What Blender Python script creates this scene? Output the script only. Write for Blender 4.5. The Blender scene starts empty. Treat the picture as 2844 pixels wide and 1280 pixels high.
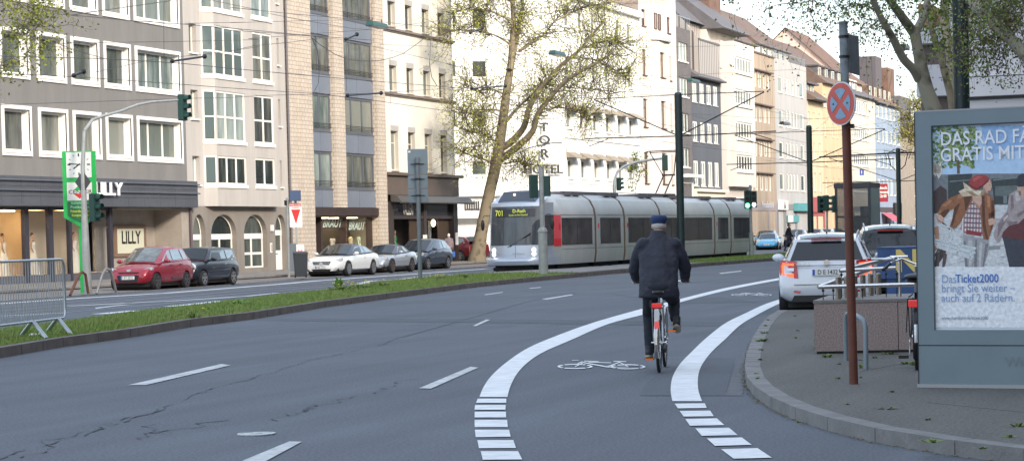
import bpy, math, random
import numpy as np
from mathutils import Vector, Matrix
random.seed(7)
SC = bpy.context.scene
COL = SC.collection
R = math.radians
F_PX, CAM_H, SHIFT = 6000.0, 1.6, 0.0784
ROT = Matrix.Rotation(R(19.9), 3, 'Z') @ Matrix.Rotation(math.pi/2 - R(2.0), 3, 'X') @ Matrix.Rotation(R(-1.35), 3, 'Z')
def ray(px, py):
 return ROT @ Vector(((px - 1422)/F_PX, -(py - SHIFT*2844 - 640)/F_PX, -1.0))
def gnd(px, py, z=0.0):
 d = ray(px, py); t = (z - CAM_H)/d.z
 return Vector((d.x*t, d.y*t, z))
def fac(px, py, X=-48.0):
 d = ray(px, py); t = X/d.x
 return Vector((X, d.y*t, CAM_H + d.z*t))
def atY(px, py, Y):
 d = ray(px, py); t = Y/d.y
 return Vector((d.x*t, Y, CAM_H + d.z*t))
def atD(px, py, dep):
 d = ray(px, py)
 return Vector((d.x*dep, d.y*dep, CAM_H + d.z*dep))
DS = 1.1044
def G(x, y, z=0.0): return gnd(x*DS, y*DS, z)
ZR = {1:(0,0,2.414),2:(0,400,2.414),3:(640,0,2.414),4:(640,400,2.414),5:(1240,0,2.414),6:(1240,400,2.414),7:(1700,0,2.897),8:(1700,360,2.897),9:(2124,0,2.414),10:(2124,420,2.414),11:(1250,740,2.1458),12:(2480,0,3.621)}
def Zp(r, x, y):
 o = ZR[r]; return (o[0] + x/o[2], o[1] + y/o[2])
MATS = {}
def mat(name, col, rough=0.6, metal=0.0, var=0.0, scale=3.0, bump=0.0, bscale=40.0, emit=None, es=1.0, spec=0.5, coat=0.0, col2=None, stretch=None, alpha=None):
 if name in MATS: return MATS[name]
 if 'render' in name or name == 'hotel_white': var, scale, stretch = max(var, .13), 1.1, (1,1,.16)
 m = bpy.data.materials.new(name); m.use_nodes = True
 nt = m.node_tree; b = nt.nodes['Principled BSDF']
 b.inputs['Base Color'].default_value = (*col, 1)
 b.inputs['Roughness'].default_value = rough
 b.inputs['Metallic'].default_value = metal
 b.inputs['Specular IOR Level'].default_value = spec
 b.inputs['Coat Weight'].default_value = coat
 if emit:
  b.inputs['Emission Color'].default_value = (*emit, 1); b.inputs['Emission Strength'].default_value = es
 if alpha is not None: b.inputs['Alpha'].default_value = alpha
 if var or bump:
  tc = nt.nodes.new('ShaderNodeTexCoord'); vec = tc.outputs['Object']
  if stretch:
   mp = nt.nodes.new('ShaderNodeMapping'); mp.inputs['Scale'].default_value = stretch
   nt.links.new(vec, mp.inputs['Vector']); vec = mp.outputs['Vector']
 if var:
  n = nt.nodes.new('ShaderNodeTexNoise'); n.inputs['Scale'].default_value = scale
  n.inputs['Detail'].default_value = 6; n.inputs['Roughness'].default_value = 0.65
  nt.links.new(vec, n.inputs['Vector'])
  mr = nt.nodes.new('ShaderNodeMapRange'); mr.inputs['From Min'].default_value = 0.32; mr.inputs['From Max'].default_value = 0.68
  nt.links.new(n.outputs['Fac'], mr.inputs['Value'])
  mx = nt.nodes.new('ShaderNodeMix'); mx.data_type = 'RGBA'
  c2 = col2 if col2 else tuple(c*(1 - var) for c in col)
  c1 = col if col2 else tuple(min(1, c*(1 + var*0.6)) for c in col)
  mx.inputs['A'].default_value = (*c2, 1); mx.inputs['B'].default_value = (*c1, 1)
  nt.links.new(mr.outputs['Result'], mx.inputs['Factor'])
  nt.links.new(mx.outputs['Result'], b.inputs['Base Color'])
 if bump:
  n2 = nt.nodes.new('ShaderNodeTexNoise'); n2.inputs['Scale'].default_value = bscale; n2.inputs['Detail'].default_value = 4
  nt.links.new(vec, n2.inputs['Vector'])
  bp = nt.nodes.new('ShaderNodeBump'); bp.inputs['Strength'].default_value = bump; bp.inputs['Distance'].default_value = 0.02
  nt.links.new(n2.outputs['Fac'], bp.inputs['Height']); nt.links.new(bp.outputs['Normal'], b.inputs['Normal'])
 MATS[name] = m
 return m
def brick_mat(name, c1, c2, mortar, bw, bh, msize=0.012, offset=0.5, rough=0.8):
 if name in MATS: return MATS[name]
 m = bpy.data.materials.new(name); m.use_nodes = True
 nt = m.node_tree; b = nt.nodes['Principled BSDF']; b.inputs['Roughness'].default_value = rough
 tc = nt.nodes.new('ShaderNodeTexCoord'); sp = nt.nodes.new('ShaderNodeSeparateXYZ'); nt.links.new(tc.outputs['Object'], sp.inputs[0])
 ad = nt.nodes.new('ShaderNodeMath'); ad.operation = 'SUBTRACT'
 nt.links.new(sp.outputs['Y'], ad.inputs[0]); nt.links.new(sp.outputs['X'], ad.inputs[1])
 cb = nt.nodes.new('ShaderNodeCombineXYZ'); nt.links.new(ad.outputs[0], cb.inputs['X']); nt.links.new(sp.outputs['Z'], cb.inputs['Y'])
 br = nt.nodes.new('ShaderNodeTexBrick'); br.inputs['Scale'].default_value = 1; br.offset = offset
 br.inputs['Brick Width'].default_value = bw; br.inputs['Row Height'].default_value = bh; br.inputs['Mortar Size'].default_value = msize
 br.inputs['Color1'].default_value = (*c1, 1); br.inputs['Color2'].default_value = (*c2, 1); br.inputs['Mortar'].default_value = (*mortar, 1)
 nt.links.new(cb.outputs[0], br.inputs['Vector'])
 n = nt.nodes.new('ShaderNodeTexNoise'); n.inputs['Scale'].default_value = 1.3; n.inputs['Detail'].default_value = 5
 nt.links.new(tc.outputs['Object'], n.inputs['Vector'])
 hs = nt.nodes.new('ShaderNodeHueSaturation'); mr = nt.nodes.new('ShaderNodeMapRange')
 mr.inputs['To Min'].default_value = 0.8; mr.inputs['To Max'].default_value = 1.15
 nt.links.new(n.outputs['Fac'], mr.inputs['Value']); nt.links.new(mr.outputs[0], hs.inputs['Value'])
 nt.links.new(br.outputs['Color'], hs.inputs['Color']); nt.links.new(hs.outputs['Color'], b.inputs['Base Color'])
 MATS[name] = m
 return m
def glass_mat(name, dark, light, lo=0.0, hi=1.0, rough=0.04):
 """window glass with whatever hangs behind it: dark room or pale curtain folds, different in every window"""
 if name in MATS: return MATS[name]
 m = bpy.data.materials.new(name); m.use_nodes = True
 nt = m.node_tree; b = nt.nodes['Principled BSDF']; b.inputs['Roughness'].default_value = rough
 b.inputs['Specular IOR Level'].default_value = 0.45; b.inputs['Coat Roughness'].default_value = 0.02
 tc = nt.nodes.new('ShaderNodeTexCoord'); oi = nt.nodes.new('ShaderNodeObjectInfo')
 sp = nt.nodes.new('ShaderNodeSeparateXYZ'); nt.links.new(tc.outputs['Object'], sp.inputs[0])
 ad = nt.nodes.new('ShaderNodeMath'); ad.operation = 'SUBTRACT'; nt.links.new(sp.outputs['Y'], ad.inputs[0]); nt.links.new(sp.outputs['X'], ad.inputs[1])
 cb = nt.nodes.new('ShaderNodeCombineXYZ'); nt.links.new(ad.outputs[0], cb.inputs['X'])
 mz = nt.nodes.new('ShaderNodeMath'); mz.operation = 'MULTIPLY'; mz.inputs[1].default_value = 0.22; nt.links.new(sp.outputs['Z'], mz.inputs[0])
 nt.links.new(mz.outputs[0], cb.inputs['Y']); nt.links.new(oi.outputs['Random'], cb.inputs['Z'])
 n = nt.nodes.new('ShaderNodeTexNoise'); n.inputs['Scale'].default_value = 2.6; n.inputs['Detail'].default_value = 5
 nt.links.new(cb.outputs[0], n.inputs['Vector'])
 ml = nt.nodes.new('ShaderNodeMath'); ml.operation = 'MULTIPLY_ADD'; ml.inputs[1].default_value = 0.9; ml.inputs[2].default_value = -0.45
 nt.links.new(oi.outputs['Random'], ml.inputs[0])
 s = nt.nodes.new('ShaderNodeMath'); s.operation = 'ADD'; nt.links.new(n.outputs['Fac'], s.inputs[0]); nt.links.new(ml.outputs[0], s.inputs[1])
 mr = nt.nodes.new('ShaderNodeMapRange'); mr.inputs['From Min'].default_value = 0.25; mr.inputs['From Max'].default_value = 0.8
 mr.inputs['To Min'].default_value = lo; mr.inputs['To Max'].default_value = hi
 nt.links.new(s.outputs[0], mr.inputs['Value'])
 mx = nt.nodes.new('ShaderNodeMix'); mx.data_type = 'RGBA'
 mx.inputs['A'].default_value = (*dark, 1); mx.inputs['B'].default_value = (*light, 1)
 nt.links.new(mr.outputs[0], mx.inputs['Factor']); nt.links.new(mx.outputs['Result'], b.inputs['Base Color'])
 MATS[name] = m
 return m
WM = {}   # world matrix of things and parts
class MB:
 def __init__(s): s.v, s.f, s.m, s.cm = [], [], [], 0
 def add(s, vs, fs):
  o = len(s.v); s.v.extend([tuple(v) for v in vs])
  for f in fs: s.f.append(tuple(i + o for i in f)); s.m.append(s.cm)
  return s
 def mi(s, i): s.cm = i; return s
 def box(s, x0, x1, y0, y1, z0, z1):
  return s.add([(x0,y0,z0),(x1,y0,z0),(x1,y1,z0),(x0,y1,z0),(x0,y0,z1),(x1,y0,z1),(x1,y1,z1),(x0,y1,z1)],
     [(0,3,2,1),(4,5,6,7),(0,1,5,4),(1,2,6,5),(2,3,7,6),(3,0,4,7)])
 def hexa(s, p):   # 8 points, bottom ring then top ring
  return s.add(p, [(0,3,2,1),(4,5,6,7),(0,1,5,4),(1,2,6,5),(2,3,7,6),(3,0,4,7)])
 def poly(s, pts): return s.add(pts, [tuple(range(len(pts)))])
 def prism(s, pts, z0, z1):  # horizontal outline extruded up
  n = len(pts)
  vs = [(p[0], p[1], z0) for p in pts] + [(p[0], p[1], z1) for p in pts]
  return s.add(vs, [tuple(range(n))[::-1], tuple(range(n, 2*n))] + [(i, (i+1) % n, n + (i+1) % n, n + i) for i in range(n)])
 def ext(s, pts, d):  # any 3d outline extruded by vector d
  n = len(pts); vs = [tuple(p) for p in pts] + [(p[0]+d[0], p[1]+d[1], p[2]+d[2]) for p in pts]
  return s.add(vs, [tuple(range(n))[::-1], tuple(range(n, 2*n))] + [(i, (i+1) % n, n + (i+1) % n, n + i) for i in range(n)])
 def tube(s, pts, r, n=8, cap=True):
  pts = [Vector(p) for p in pts]; rs = r if isinstance(r, (list, tuple)) else [r]*len(pts)
  rings, prev = [], None
  for i, p in enumerate(pts):
   t = (pts[min(i+1, len(pts)-1)] - pts[max(i-1, 0)])
   if t.length < 1e-9: t = Vector((0,0,1))
   t.normalize()
   if prev is None:
    a = Vector((0,0,1)) if abs(t.z) < 0.9 else Vector((1,0,0))
    u = t.cross(a).normalized()
   else:
    u = (prev - t*prev.dot(t))
    u = u.normalized() if u.length > 1e-6 else t.orthogonal().normalized()
   prev = u; w = t.cross(u)
   rings.append([p + (u*math.cos(2*math.pi*k/n) + w*math.sin(2*math.pi*k/n))*rs[i] for k in range(n)])
  vs = [v for rg in rings for v in rg]; fs = []
  for i in range(len(pts)-1):
   for k in range(n): fs.append((i*n+k, i*n+(k+1) % n, (i+1)*n+(k+1) % n, (i+1)*n+k))
  if cap: fs += [tuple(range(n))[::-1], tuple(range((len(pts)-1)*n, len(pts)*n))]
  return s.add(vs, fs)
 def cyl(s, p0, p1, r0, r1=None, n=12): return s.tube([p0, p1], [r0, r0 if r1 is None else r1], n)
 def lathe(s, prof, c=(0,0,0), axis='Z', n=16):  # prof: (r, h)
  vs = []
  for r, h in prof:
   for k in range(n):
    a = 2*math.pi*k/n; x, y = r*math.cos(a), r*math.sin(a)
    p = {'Z': (x, y, h), 'Y': (x, h, y), 'X': (h, x, y)}[axis]
    vs.append((p[0]+c[0], p[1]+c[1], p[2]+c[2]))
  fs = [(i*n+k, i*n+(k+1) % n, (i+1)*n+(k+1) % n, (i+1)*n+k) for i in range(len(prof)-1) for k in range(n)]
  fs += [tuple(range(n))[::-1], tuple(range((len(prof)-1)*n, len(prof)*n))]
  return s.add(vs, fs)
 def ball(s, c, rx, ry=None, rz=None, n=12, m=8, rot=None):
  ry = rx if ry is None else ry; rz = rx if rz is None else rz
  vs = []
  for j in range(m+1):
   th = math.pi*j/m
   for k in range(n):
    a = 2*math.pi*k/n
    p = Vector((rx*math.sin(th)*math.cos(a), ry*math.sin(th)*math.sin(a), rz*math.cos(th)))
    if rot: p = rot @ p
    vs.append((p.x+c[0], p.y+c[1], p.z+c[2]))
  fs = [(j*n+k, (j+1)*n+k, (j+1)*n+(k+1) % n, j*n+(k+1) % n) for j in range(m) for k in range(n)]
  return s.add(vs, fs)
 def xf(s, M):
  s.v = [tuple(M @ Vector(v)) for v in s.v]; return s
 def build(s, name, mt, parent=None, smooth=False, world=False, bevel=0.0, weld=False):
  me = bpy.data.meshes.new(name)
  vs = s.v
  if world and parent is not None and parent in WM:
   Mi = WM[parent].inverted(); vs = [tuple(Mi @ Vector(v)) for v in vs]
  me.from_pydata(vs, [], s.f)
  mts = mt if isinstance(mt, (list, tuple)) else [mt]
  for q in mts: me.materials.append(q)
  if len(mts) > 1: me.polygons.foreach_set('material_index', s.m)
  me.validate(); me.update()
  if smooth:
   me.polygons.foreach_set('use_smooth', [True]*len(me.polygons)); me.set_sharp_from_angle(angle=R(smooth if smooth > 1 else 40))
  o = bpy.data.objects.new(name, me); COL.objects.link(o)
  if parent is not None:
   o.parent = parent; WM[o] = WM.get(parent, Matrix())
  else: WM[o] = Matrix()
  if bevel:
   b = o.modifiers.new('edge', 'BEVEL'); b.width = bevel; b.segments = 2; b.limit_method = 'ANGLE'; b.angle_limit = R(40)
  return o
def tag(o, label=None, cat=None, group=None, kind=None):
 if label: o['label'] = label
 if cat: o['category'] = cat
 if group: o['group'] = group
 if kind: o['kind'] = kind
 return o
def thing(name, label, cat, loc=(0,0,0), rz=0.0, group=None):
 o = bpy.data.objects.new(name, None); COL.objects.link(o)
 o.location = loc; o.rotation_euler = (0, 0, rz); o.empty_display_size = 0.2
 WM[o] = Matrix.Translation(Vector(loc)) @ Matrix.Rotation(rz, 4, 'Z')
 return tag(o, label, cat, group)
def struct(name, mb, mt, **k): return tag(mb.build(name, mt, **k), kind='structure')
def copy_tree(o, parent=None):
 c = o.copy(); COL.objects.link(c)
 if parent is not None: c.parent = parent
 for ch in list(o.children): copy_tree(ch, c)
 return c
def copy_thing(o, loc, rz, label, group=None):
 c = copy_tree(o); c.location = loc; c.rotation_euler = (0, 0, rz); c['label'] = label
 if group: c['group'] = group
 return c
_txt = {}
def text(mb, s, M, size, depth=0.004, bold=0.0, align='CENTER', sx=1.0, spacing=1.0, shear=0.0):
 """lettering as flat raised letters; M maps local x (right) / y (up) / z (out)"""
 key = (s, bold, align, spacing, shear)
 if key not in _txt:
  cu = bpy.data.curves.new('lettering', 'FONT'); cu.body = s; cu.align_x = align; cu.align_y = 'CENTER'
  cu.offset = bold; cu.resolution_u = 3; cu.space_character = spacing; cu.shear = shear
  ob = bpy.data.objects.new('lettering', cu); COL.objects.link(ob)
  dg = bpy.context.evaluated_depsgraph_get(); me = ob.evaluated_get(dg).to_mesh()
  vs = [tuple(v.co) for v in me.vertices]; fs = [tuple(p.vertices) for p in me.polygons]
  ob.evaluated_get(dg).to_mesh_clear(); bpy.data.objects.remove(ob); bpy.data.curves.remove(cu)
  _txt[key] = (vs, fs)
 vs, fs = _txt[key]
 a = [tuple(M @ Vector((v[0]*size*sx, v[1]*size, depth))) for v in vs]
 mb.add(a, fs)
 if depth > 0.02:
  from collections import Counter
  c = Counter()
  for f in fs:
   for i in range(len(f)): c[tuple(sorted((f[i], f[(i+1) % len(f)])))] += 1
  b = [tuple(M @ Vector((v[0]*size*sx, v[1]*size, 0))) for v in vs]
  o = len(mb.v); mb.v.extend(b); n = len(vs)
  for f in fs:
   for i in range(len(f)):
    p, q = f[i], f[(i+1) % len(f)]
    if c[tuple(sorted((p, q)))] == 1:
     mb.f.append((o-n+p, o-n+q, o+q, o+p)); mb.m.append(mb.cm)
 return mb
def frameM(origin, right, up=(0,0,1)):
 r = Vector(right).normalized(); u = Vector(up).normalized(); n = r.cross(u).normalized()
 return Matrix(((r.x,u.x,n.x,origin[0]),(r.y,u.y,n.y,origin[1]),(r.z,u.z,n.z,origin[2]),(0,0,0,1)))
white = mat('white_paint', (0.80,0.78,0.74), 0.5, var=0.06, scale=2)
pvc = mat('window_frame_white', (0.82,0.80,0.74), 0.35)
cream_fr = mat('window_frame_cream', (0.74,0.70,0.58), 0.4)
steel = mat('galvanised_steel', (0.42,0.45,0.48), 0.38, 0.75, var=0.15, scale=8)
stainless = mat('stainless_steel', (0.60,0.60,0.60), 0.22, 1.0, var=0.1, scale=12)
greypole = mat('grey_pole_paint', (0.33,0.34,0.33), 0.55, 0.2, var=0.2, scale=5)
dkgreen = mat('dark_green_paint', (0.012,0.028,0.027), 0.4, var=0.15, scale=4)
black = mat('black_plastic', (0.012,0.012,0.014), 0.5)
blackm = mat('black_metal', (0.02,0.02,0.022), 0.35, 0.3)
rubber = mat('rubber', (0.018,0.018,0.02), 0.8, var=0.2, scale=30)
wire_m = mat('wire_dark', (0.07,0.065,0.07), 0.6)
gl_dark = glass_mat('pane_dark', (0.025,0.032,0.032), (0.13,0.15,0.135))
gl_mid = glass_mat('pane_curtained', (0.045,0.052,0.05), (0.21,0.22,0.195))
gl_pale = glass_mat('pane_pale', (0.09,0.12,0.118), (0.32,0.37,0.345))
gl_shop = mat('shop_glass_dark', (0.03,0.035,0.04), 0.03, spec=0.7, var=0.5, scale=1.2)
SUN_E, HAZE_SKY, EXPO = 2.5, 0.6, 0.8
def inside_pave(x, y):
 for i in range(len(RK)-1):
  a, b = RK[i], RK[i+1]
  if min(a[1],b[1]) <= y <= max(a[1],b[1]):
   t = (y-a[1])/(b[1]-a[1]) if b[1] != a[1] else 0
   return x > a[0]+(b[0]-a[0])*t + .25
 return False
asphalt = mat('asphalt', (0.098,0.105,0.118), 0.9, var=0.16, scale=0.35, bump=0.35, bscale=55)
def asphalt_detail(m, base, amt=0.22):
 nt = m.node_tree; b = nt.nodes['Principled BSDF']
 tc = nt.nodes.new('ShaderNodeTexCoord')
 n1 = nt.nodes.new('ShaderNodeTexNoise'); n1.inputs['Scale'].default_value = 0.22; n1.inputs['Detail'].default_value = 7
 n2 = nt.nodes.new('ShaderNodeTexNoise'); n2.inputs['Scale'].default_value = 38; n2.inputs['Detail'].default_value = 3
 mp = nt.nodes.new('ShaderNodeMapping'); mp.inputs['Scale'].default_value = (1.6, 0.10, 1); mp.inputs['Rotation'].default_value = (0, 0, R(-8))
 n3 = nt.nodes.new('ShaderNodeTexNoise'); n3.inputs['Scale'].default_value = 1.1; n3.inputs['Detail'].default_value = 4
 nt.links.new(tc.outputs['Object'], n1.inputs['Vector']); nt.links.new(tc.outputs['Object'], n2.inputs['Vector'])
 nt.links.new(tc.outputs['Object'], mp.inputs['Vector']); nt.links.new(mp.outputs[0], n3.inputs['Vector'])
 prev = None
 for n, w in ((n1, amt*1.5), (n2, amt*5), (n3, amt*1.8)):
  k = nt.nodes.new('ShaderNodeMath'); k.operation = 'MULTIPLY_ADD'; k.inputs[1].default_value = w*1.6; k.inputs[2].default_value = -w*0.8
  nt.links.new(n.outputs['Fac'], k.inputs[0])
  if prev is None: prev = k
  else:
   a = nt.nodes.new('ShaderNodeMath'); a.operation = 'ADD'; nt.links.new(prev.outputs[0], a.inputs[0]); nt.links.new(k.outputs[0], a.inputs[1]); prev = a
 a = nt.nodes.new('ShaderNodeMath'); a.operation = 'ADD'; a.inputs[1].default_value = 1.0; nt.links.new(prev.outputs[0], a.inputs[0])
 v = nt.nodes.new('ShaderNodeVectorMath'); v.operation = 'SCALE'; v.inputs[0].default_value = base
 nt.links.new(a.outputs[0], v.inputs['Scale']); nt.links.new(v.outputs[0], b.inputs['Base Color'])
asphalt_detail(asphalt, (0.088,0.100,0.120))
patch_m = mat('asphalt_patch', (0.06,0.064,0.072), 0.92, var=0.1, scale=2, bump=0.3, bscale=70)
asphalt_detail(patch_m, (0.076,0.086,0.103), 0.15)
mark_m = mat('road_paint', (0.72,0.73,0.74), 0.7, var=0.10, scale=4, col2=(0.52,0.54,0.56))
worn_m = mat('worn_road_paint', (0.60,0.61,0.61), 0.8, var=0.5, scale=5, col2=(0.30,0.31,0.33))
kerb_m = mat('kerb_stone', (0.175,0.172,0.17), 0.85, var=0.25, scale=3, bump=0.3, bscale=40)
kerb_d = mat('kerb_stone_dark', (0.135,0.115,0.105), 0.9, var=0.3, scale=2.5, bump=0.4, bscale=30)
pave_m = mat('pavement_asphalt', (0.115,0.110,0.100), 0.92, var=0.28, scale=1.3, bump=0.4, bscale=45)
asphalt_detail(pave_m, (0.098,0.095,0.088), 0.24)
pave_l = brick_mat('pavement_slabs', (0.25,0.225,0.20), (0.215,0.195,0.175), (0.15,0.14,0.12), 0.5, 0.5, 0.02)
_nt = pave_l.node_tree
for l in list(_nt.links):   # lay the slab pattern flat: x, y instead of wall coordinates
 if l.to_node.type == 'COMBXYZ' and l.to_socket.name == 'Y': _nt.links.remove(l)
_sp = [n for n in _nt.nodes if n.type == 'SEPXYZ'][0]; _cb = [n for n in _nt.nodes if n.type == 'COMBXYZ'][0]
_nt.links.new(_sp.outputs['Y'], _cb.inputs['Y']); _nt.links.new(_sp.outputs['X'], _cb.inputs['X'])
soil_m = mat('ground_soil', (0.13,0.12,0.10), 0.95, var=0.2, scale=0.05)
turf_m = mat('turf', (0.12,0.19,0.04), 0.95, var=0.35, scale=2.2, bump=0.8, bscale=25)
struct('ground', MB().box(-900,900,-200,1600,-0.5,-0.03), soil_m)
struct('road', MB().add([(-44,-30,0),(60,-30,0),(60,420,0),(-44,420,0)], [(0,1,2,3)]), asphalt)
LK = [(-33.5,20),(-35.0,45)] + [tuple(G(x, y)[:2]) for x, y in [(165,747),(300,737),(420,729),(600,715),(700,707),(760,702),(820,698),(1000,685),(1225,670)]] + [(-42.5,130),(-43,150),(-43,420)]
def offset_line(P, d):
 out = []
 for i, p in enumerate(P):
  a = Vector(P[max(i-1,0)]); b = Vector(P[min(i+1,len(P)-1)]); t = (b-a).normalized()
  out.append((p[0] + t.y*d, p[1] - t.x*d))
 return out
mb = MB(); a = LK; b = [(-110, p[1]) for p in LK]
for i in range(len(a)-1):
 mb.add([(a[i][0],a[i][1],0.014),(a[i+1][0],a[i+1][1],0.014),(b[i+1][0],b[i+1][1],0.014),(b[i][0],b[i][1],0.014)], [(0,1,2,3)])
struct('parking_strip', mb, mat('parking_paving', (0.20,0.18,0.165), 0.9, var=0.25, scale=0.8, bump=0.3, bscale=30))
def kerb_strip(name, P, w, z0, z1, m, joints=True):
 """a kerb along a polyline; w wide to the left of travel direction, cut into stones"""
 mb = MB(); Q = offset_line(P, -w)
 for i in range(len(P)-1):
  L = (Vector(P[i+1]) - Vector(P[i])).length; n = max(1, int(L/1.0)) if joints else 1
  for k in range(n):
   t0, t1 = k/n, (k+1)/n - (0.014/(L/n)/1.0 if joints else 0)
   A = Vector(P[i]).lerp(Vector(P[i+1]), t0); B = Vector(P[i]).lerp(Vector(P[i+1]), t1)
   C = Vector(Q[i]).lerp(Vector(Q[i+1]), t1); D = Vector(Q[i]).lerp(Vector(Q[i+1]), t0)
   mb.hexa([(*A,z0),(*B,z0),(*C,z0),(*D,z0),(*A,z1),(*B,z1),(*C,z1),(*D,z1)])
 return struct(name, mb, m)
kerb_strip('footway_kerb', LK, 0.16, -0.02, 0.03, kerb_m)
FK = [(-41.4,20),(-41.4,84),(-43.6,100),(-44.6,125),(-44.6,420)]
mb = MB()
for i in range(len(FK)-1):
 p, q = FK[i], FK[i+1]
 mb.add([(p[0],p[1],0.12),(q[0],q[1],0.12),(-110,q[1],0.12),(-110,p[1],0.12)], [(0,1,2,3)])
 mb.add([(p[0],p[1],0.05),(q[0],q[1],0.05),(q[0],q[1],0.12),(p[0],p[1],0.12)], [(0,1,2,3)])
struct('pavement', mb, pave_l)
ME = [(-16.4,20)] + [tuple(G(x, y)[:2]) for x, y in [(0,900),(160,872),(330,848),(480,822),(640,802),(820,772),(1000,748),(1200,722),(1400,702),(1550,688),(1700,677)]] + [(-25.05,95),(-24.6,108),(-24.2,125),(-24,150),(-24,420)]
MW = [(-20.5,20)] + [tuple(G(x, y)[:2]) for x, y in [(-40,850),(150,826),(300,802),(450,784),(600,765),(700,752),(800,741),(930,722),(1060,707),(1230,693)]] + [(-28.9,86),(-28.9,100),(-28.9,150),(-28.9,420)]
ME2 = offset_line(ME, -0.18); MW2 = offset_line(MW, 0.16)
kerb_strip('median_kerb', ME, 0.18, -0.02, 0.15, kerb_d)
kerb_strip('median_kerb', offset_line(MW, 0.15), 0.15, -0.02, 0.10, kerb_m)
def at_y(P, y):
 for i in range(len(P)-1):
  if P[i][1] <= y <= P[i+1][1]:
   t = (y - P[i][1])/max(1e-6, P[i+1][1]-P[i][1]); return P[i][0]*(1-t) + P[i+1][0]*t
 return P[-1][0]
ys = [20+0.8*k for k in range(0, 170)] + [160,180,220,300,420]
rows = []
for y in ys:
 xe, xw = at_y(ME2, y), at_y(MW2, y)
 rows.append([(xw+(xe-xw)*t, y, 0.10 + 0.05*math.sin(math.pi*t) + random.uniform(-.012,.012) + (0.0 if 0<t<1 else 0.02)) for t in (0,.2,.4,.6,.8,1)])
mb = MB(); vs = [p for r in rows for p in r]; n = 6
mb.add(vs, [(i*n+k, i*n+k+1, (i+1)*n+k+1, (i+1)*n+k) for i in range(len(rows)-1) for k in range(n-1)])
struct('median_strip', mb, turf_m, smooth=60)
pts = [G(x, y, 0.165) for x, y in [(1235,703),(1400,697),(1470,689),(1545,684),(1640,680),(1580,684),(1390,686),(1290,690)]]
mb = MB()
for i, (ya, yb) in enumerate([(76.5, 96.0)]):
 ring = [(at_y(ME2, ya+ (yb-ya)*k/10)-0.01, ya+(yb-ya)*k/10, 0.166) for k in range(11)] + [(at_y(MW2, yb-(yb-ya)*k/10)+0.3 + 1.4*(1-abs(2*k/10-1))*0, yb-(yb-ya)*k/10, 0.166) for k in range(11)]
 mb.poly(ring[::-1])
struct('median_paving', mb, mat('median_cobbles', (0.21,0.20,0.19), 0.9, var=0.35, scale=6, bump=0.7, bscale=12))
gv, gf = [], []
rg = random.Random(3)
cnt = 0
for k in range(52000):
 y = 26 + 110*rg.random()**1.9
 if 77 < y < 95.5: continue
 xe, xw = at_y(ME2, y), at_y(MW2, y); t = rg.random(); x = xw + (xe-xw)*t
 h = rg.uniform(.03,.085)*(1.5 if rg.random() < .08 else 1)*(1.25 if y > 60 else 1); a = rg.uniform(0, math.pi); w = rg.uniform(.006,.012)*(1 + y/45)
 z = 0.11 + 0.05*math.sin(math.pi*t); lx, ly = rg.uniform(-.03,.03), rg.uniform(-.03,.03)
 o = len(gv); gv += [(x-w*math.cos(a), y-w*math.sin(a), z), (x+w*math.cos(a), y+w*math.sin(a), z), (x+lx, y+ly, z+h)]; gf.append((o,o+1,o+2))
mb = MB(); mb.add(gv, gf)
tag(mb.build('grass', mat('grass_blades', (0.14,0.25,0.045), 0.8, var=0.45, scale=2.2, col2=(0.22,0.24,0.08))), 'short green grass covering the central median strip', 'grass', kind='stuff')
RKp = [(2575,1168),(2400,1146),(2200,1112),(2080,1082),(2000,1056),(1940,1028),(1900,1000),(1880,975),(1873,945),(1878,910),(1892,870),(1912,835),(1935,808),(1958,794)]
RK = [tuple(gnd(x*DS, (y)*DS, 0.0)[:2]) for x, y in RKp]
RK = [(4.0, 12.9), (0.8, 14.1)] + RK
kerb_strip('pavement_kerb', RK, 0.0, 0, 0.0, kerb_m, False) if False else None
mb = MB(); IN = offset_line(RK, 0.17)
def kerb_side(P, Q, z, name):
 mb = MB()
 for i in range(len(P)-1):
  L = (Vector(P[i+1])-Vector(P[i])).length; n = max(1, round(L/0.9))
  for k in range(n):
   t0, t1 = k/n, (k+1)/n - 0.012/(L/n)
   A, B = Vector(P[i]).lerp(Vector(P[i+1]), t0), Vector(P[i]).lerp(Vector(P[i+1]), t1)
   D, C = Vector(Q[i]).lerp(Vector(Q[i+1]), t0), Vector(Q[i]).lerp(Vector(Q[i+1]), t1)
   mb.hexa([(*A,-.02),(*B,-.02),(*C,-.02),(*D,-.02),(*A,z),(*B,z),(*C,z),(*D,z)])
 return struct(name, mb, kerb_m)
kerb_side(RK, IN, 0.11, 'pavement_kerb')
end = [IN[-1], (IN[-1][0]+2.4, IN[-1][1]+0.1), (-6.2, 41.0), (-6.0, 75), (40, 75), (40, 12)]
ring = [(p[0], p[1], 0.108) for p in IN + end]
mb = MB(); mb.poly(ring[::-1] if False else ring)
pv = struct('pavement', mb, pave_m)
seam = MB()
def ground_strip(mb, pts, w, z):
 P = [Vector((p[0], p[1])) for p in pts]
 L = offset_line([tuple(p) for p in P], w/2); Rr = offset_line([tuple(p) for p in P], -w/2)
 vs = [(p[0],p[1],z) for p in L] + [(p[0],p[1],z) for p in Rr]; n = len(L)
 mb.add(vs, [(i, i+1, n+i+1, n+i) for i in range(n-1)])
for q in ([(1975,832),(2040,830)], [(1985,795),(2045,793)], [(2150,935),(2310,905)], [(2330,1010),(2575,1035)]):
 ground_strip(seam, [G(x, y, .11) for x, y in q], 0.02, 0.112)
struct('pavement_seam', seam, mat('seam', (0.17,0.16,0.15), 0.9, var=0.4, scale=6))
gp = [tuple(gnd(x*DS, y*DS, 0)[:2]) for x, y in [(1760,1159),(1800,1080),(1826,1000),(1842,940),(1860,890),(1888,850),(1915,815),(1940,797)]]
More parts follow.
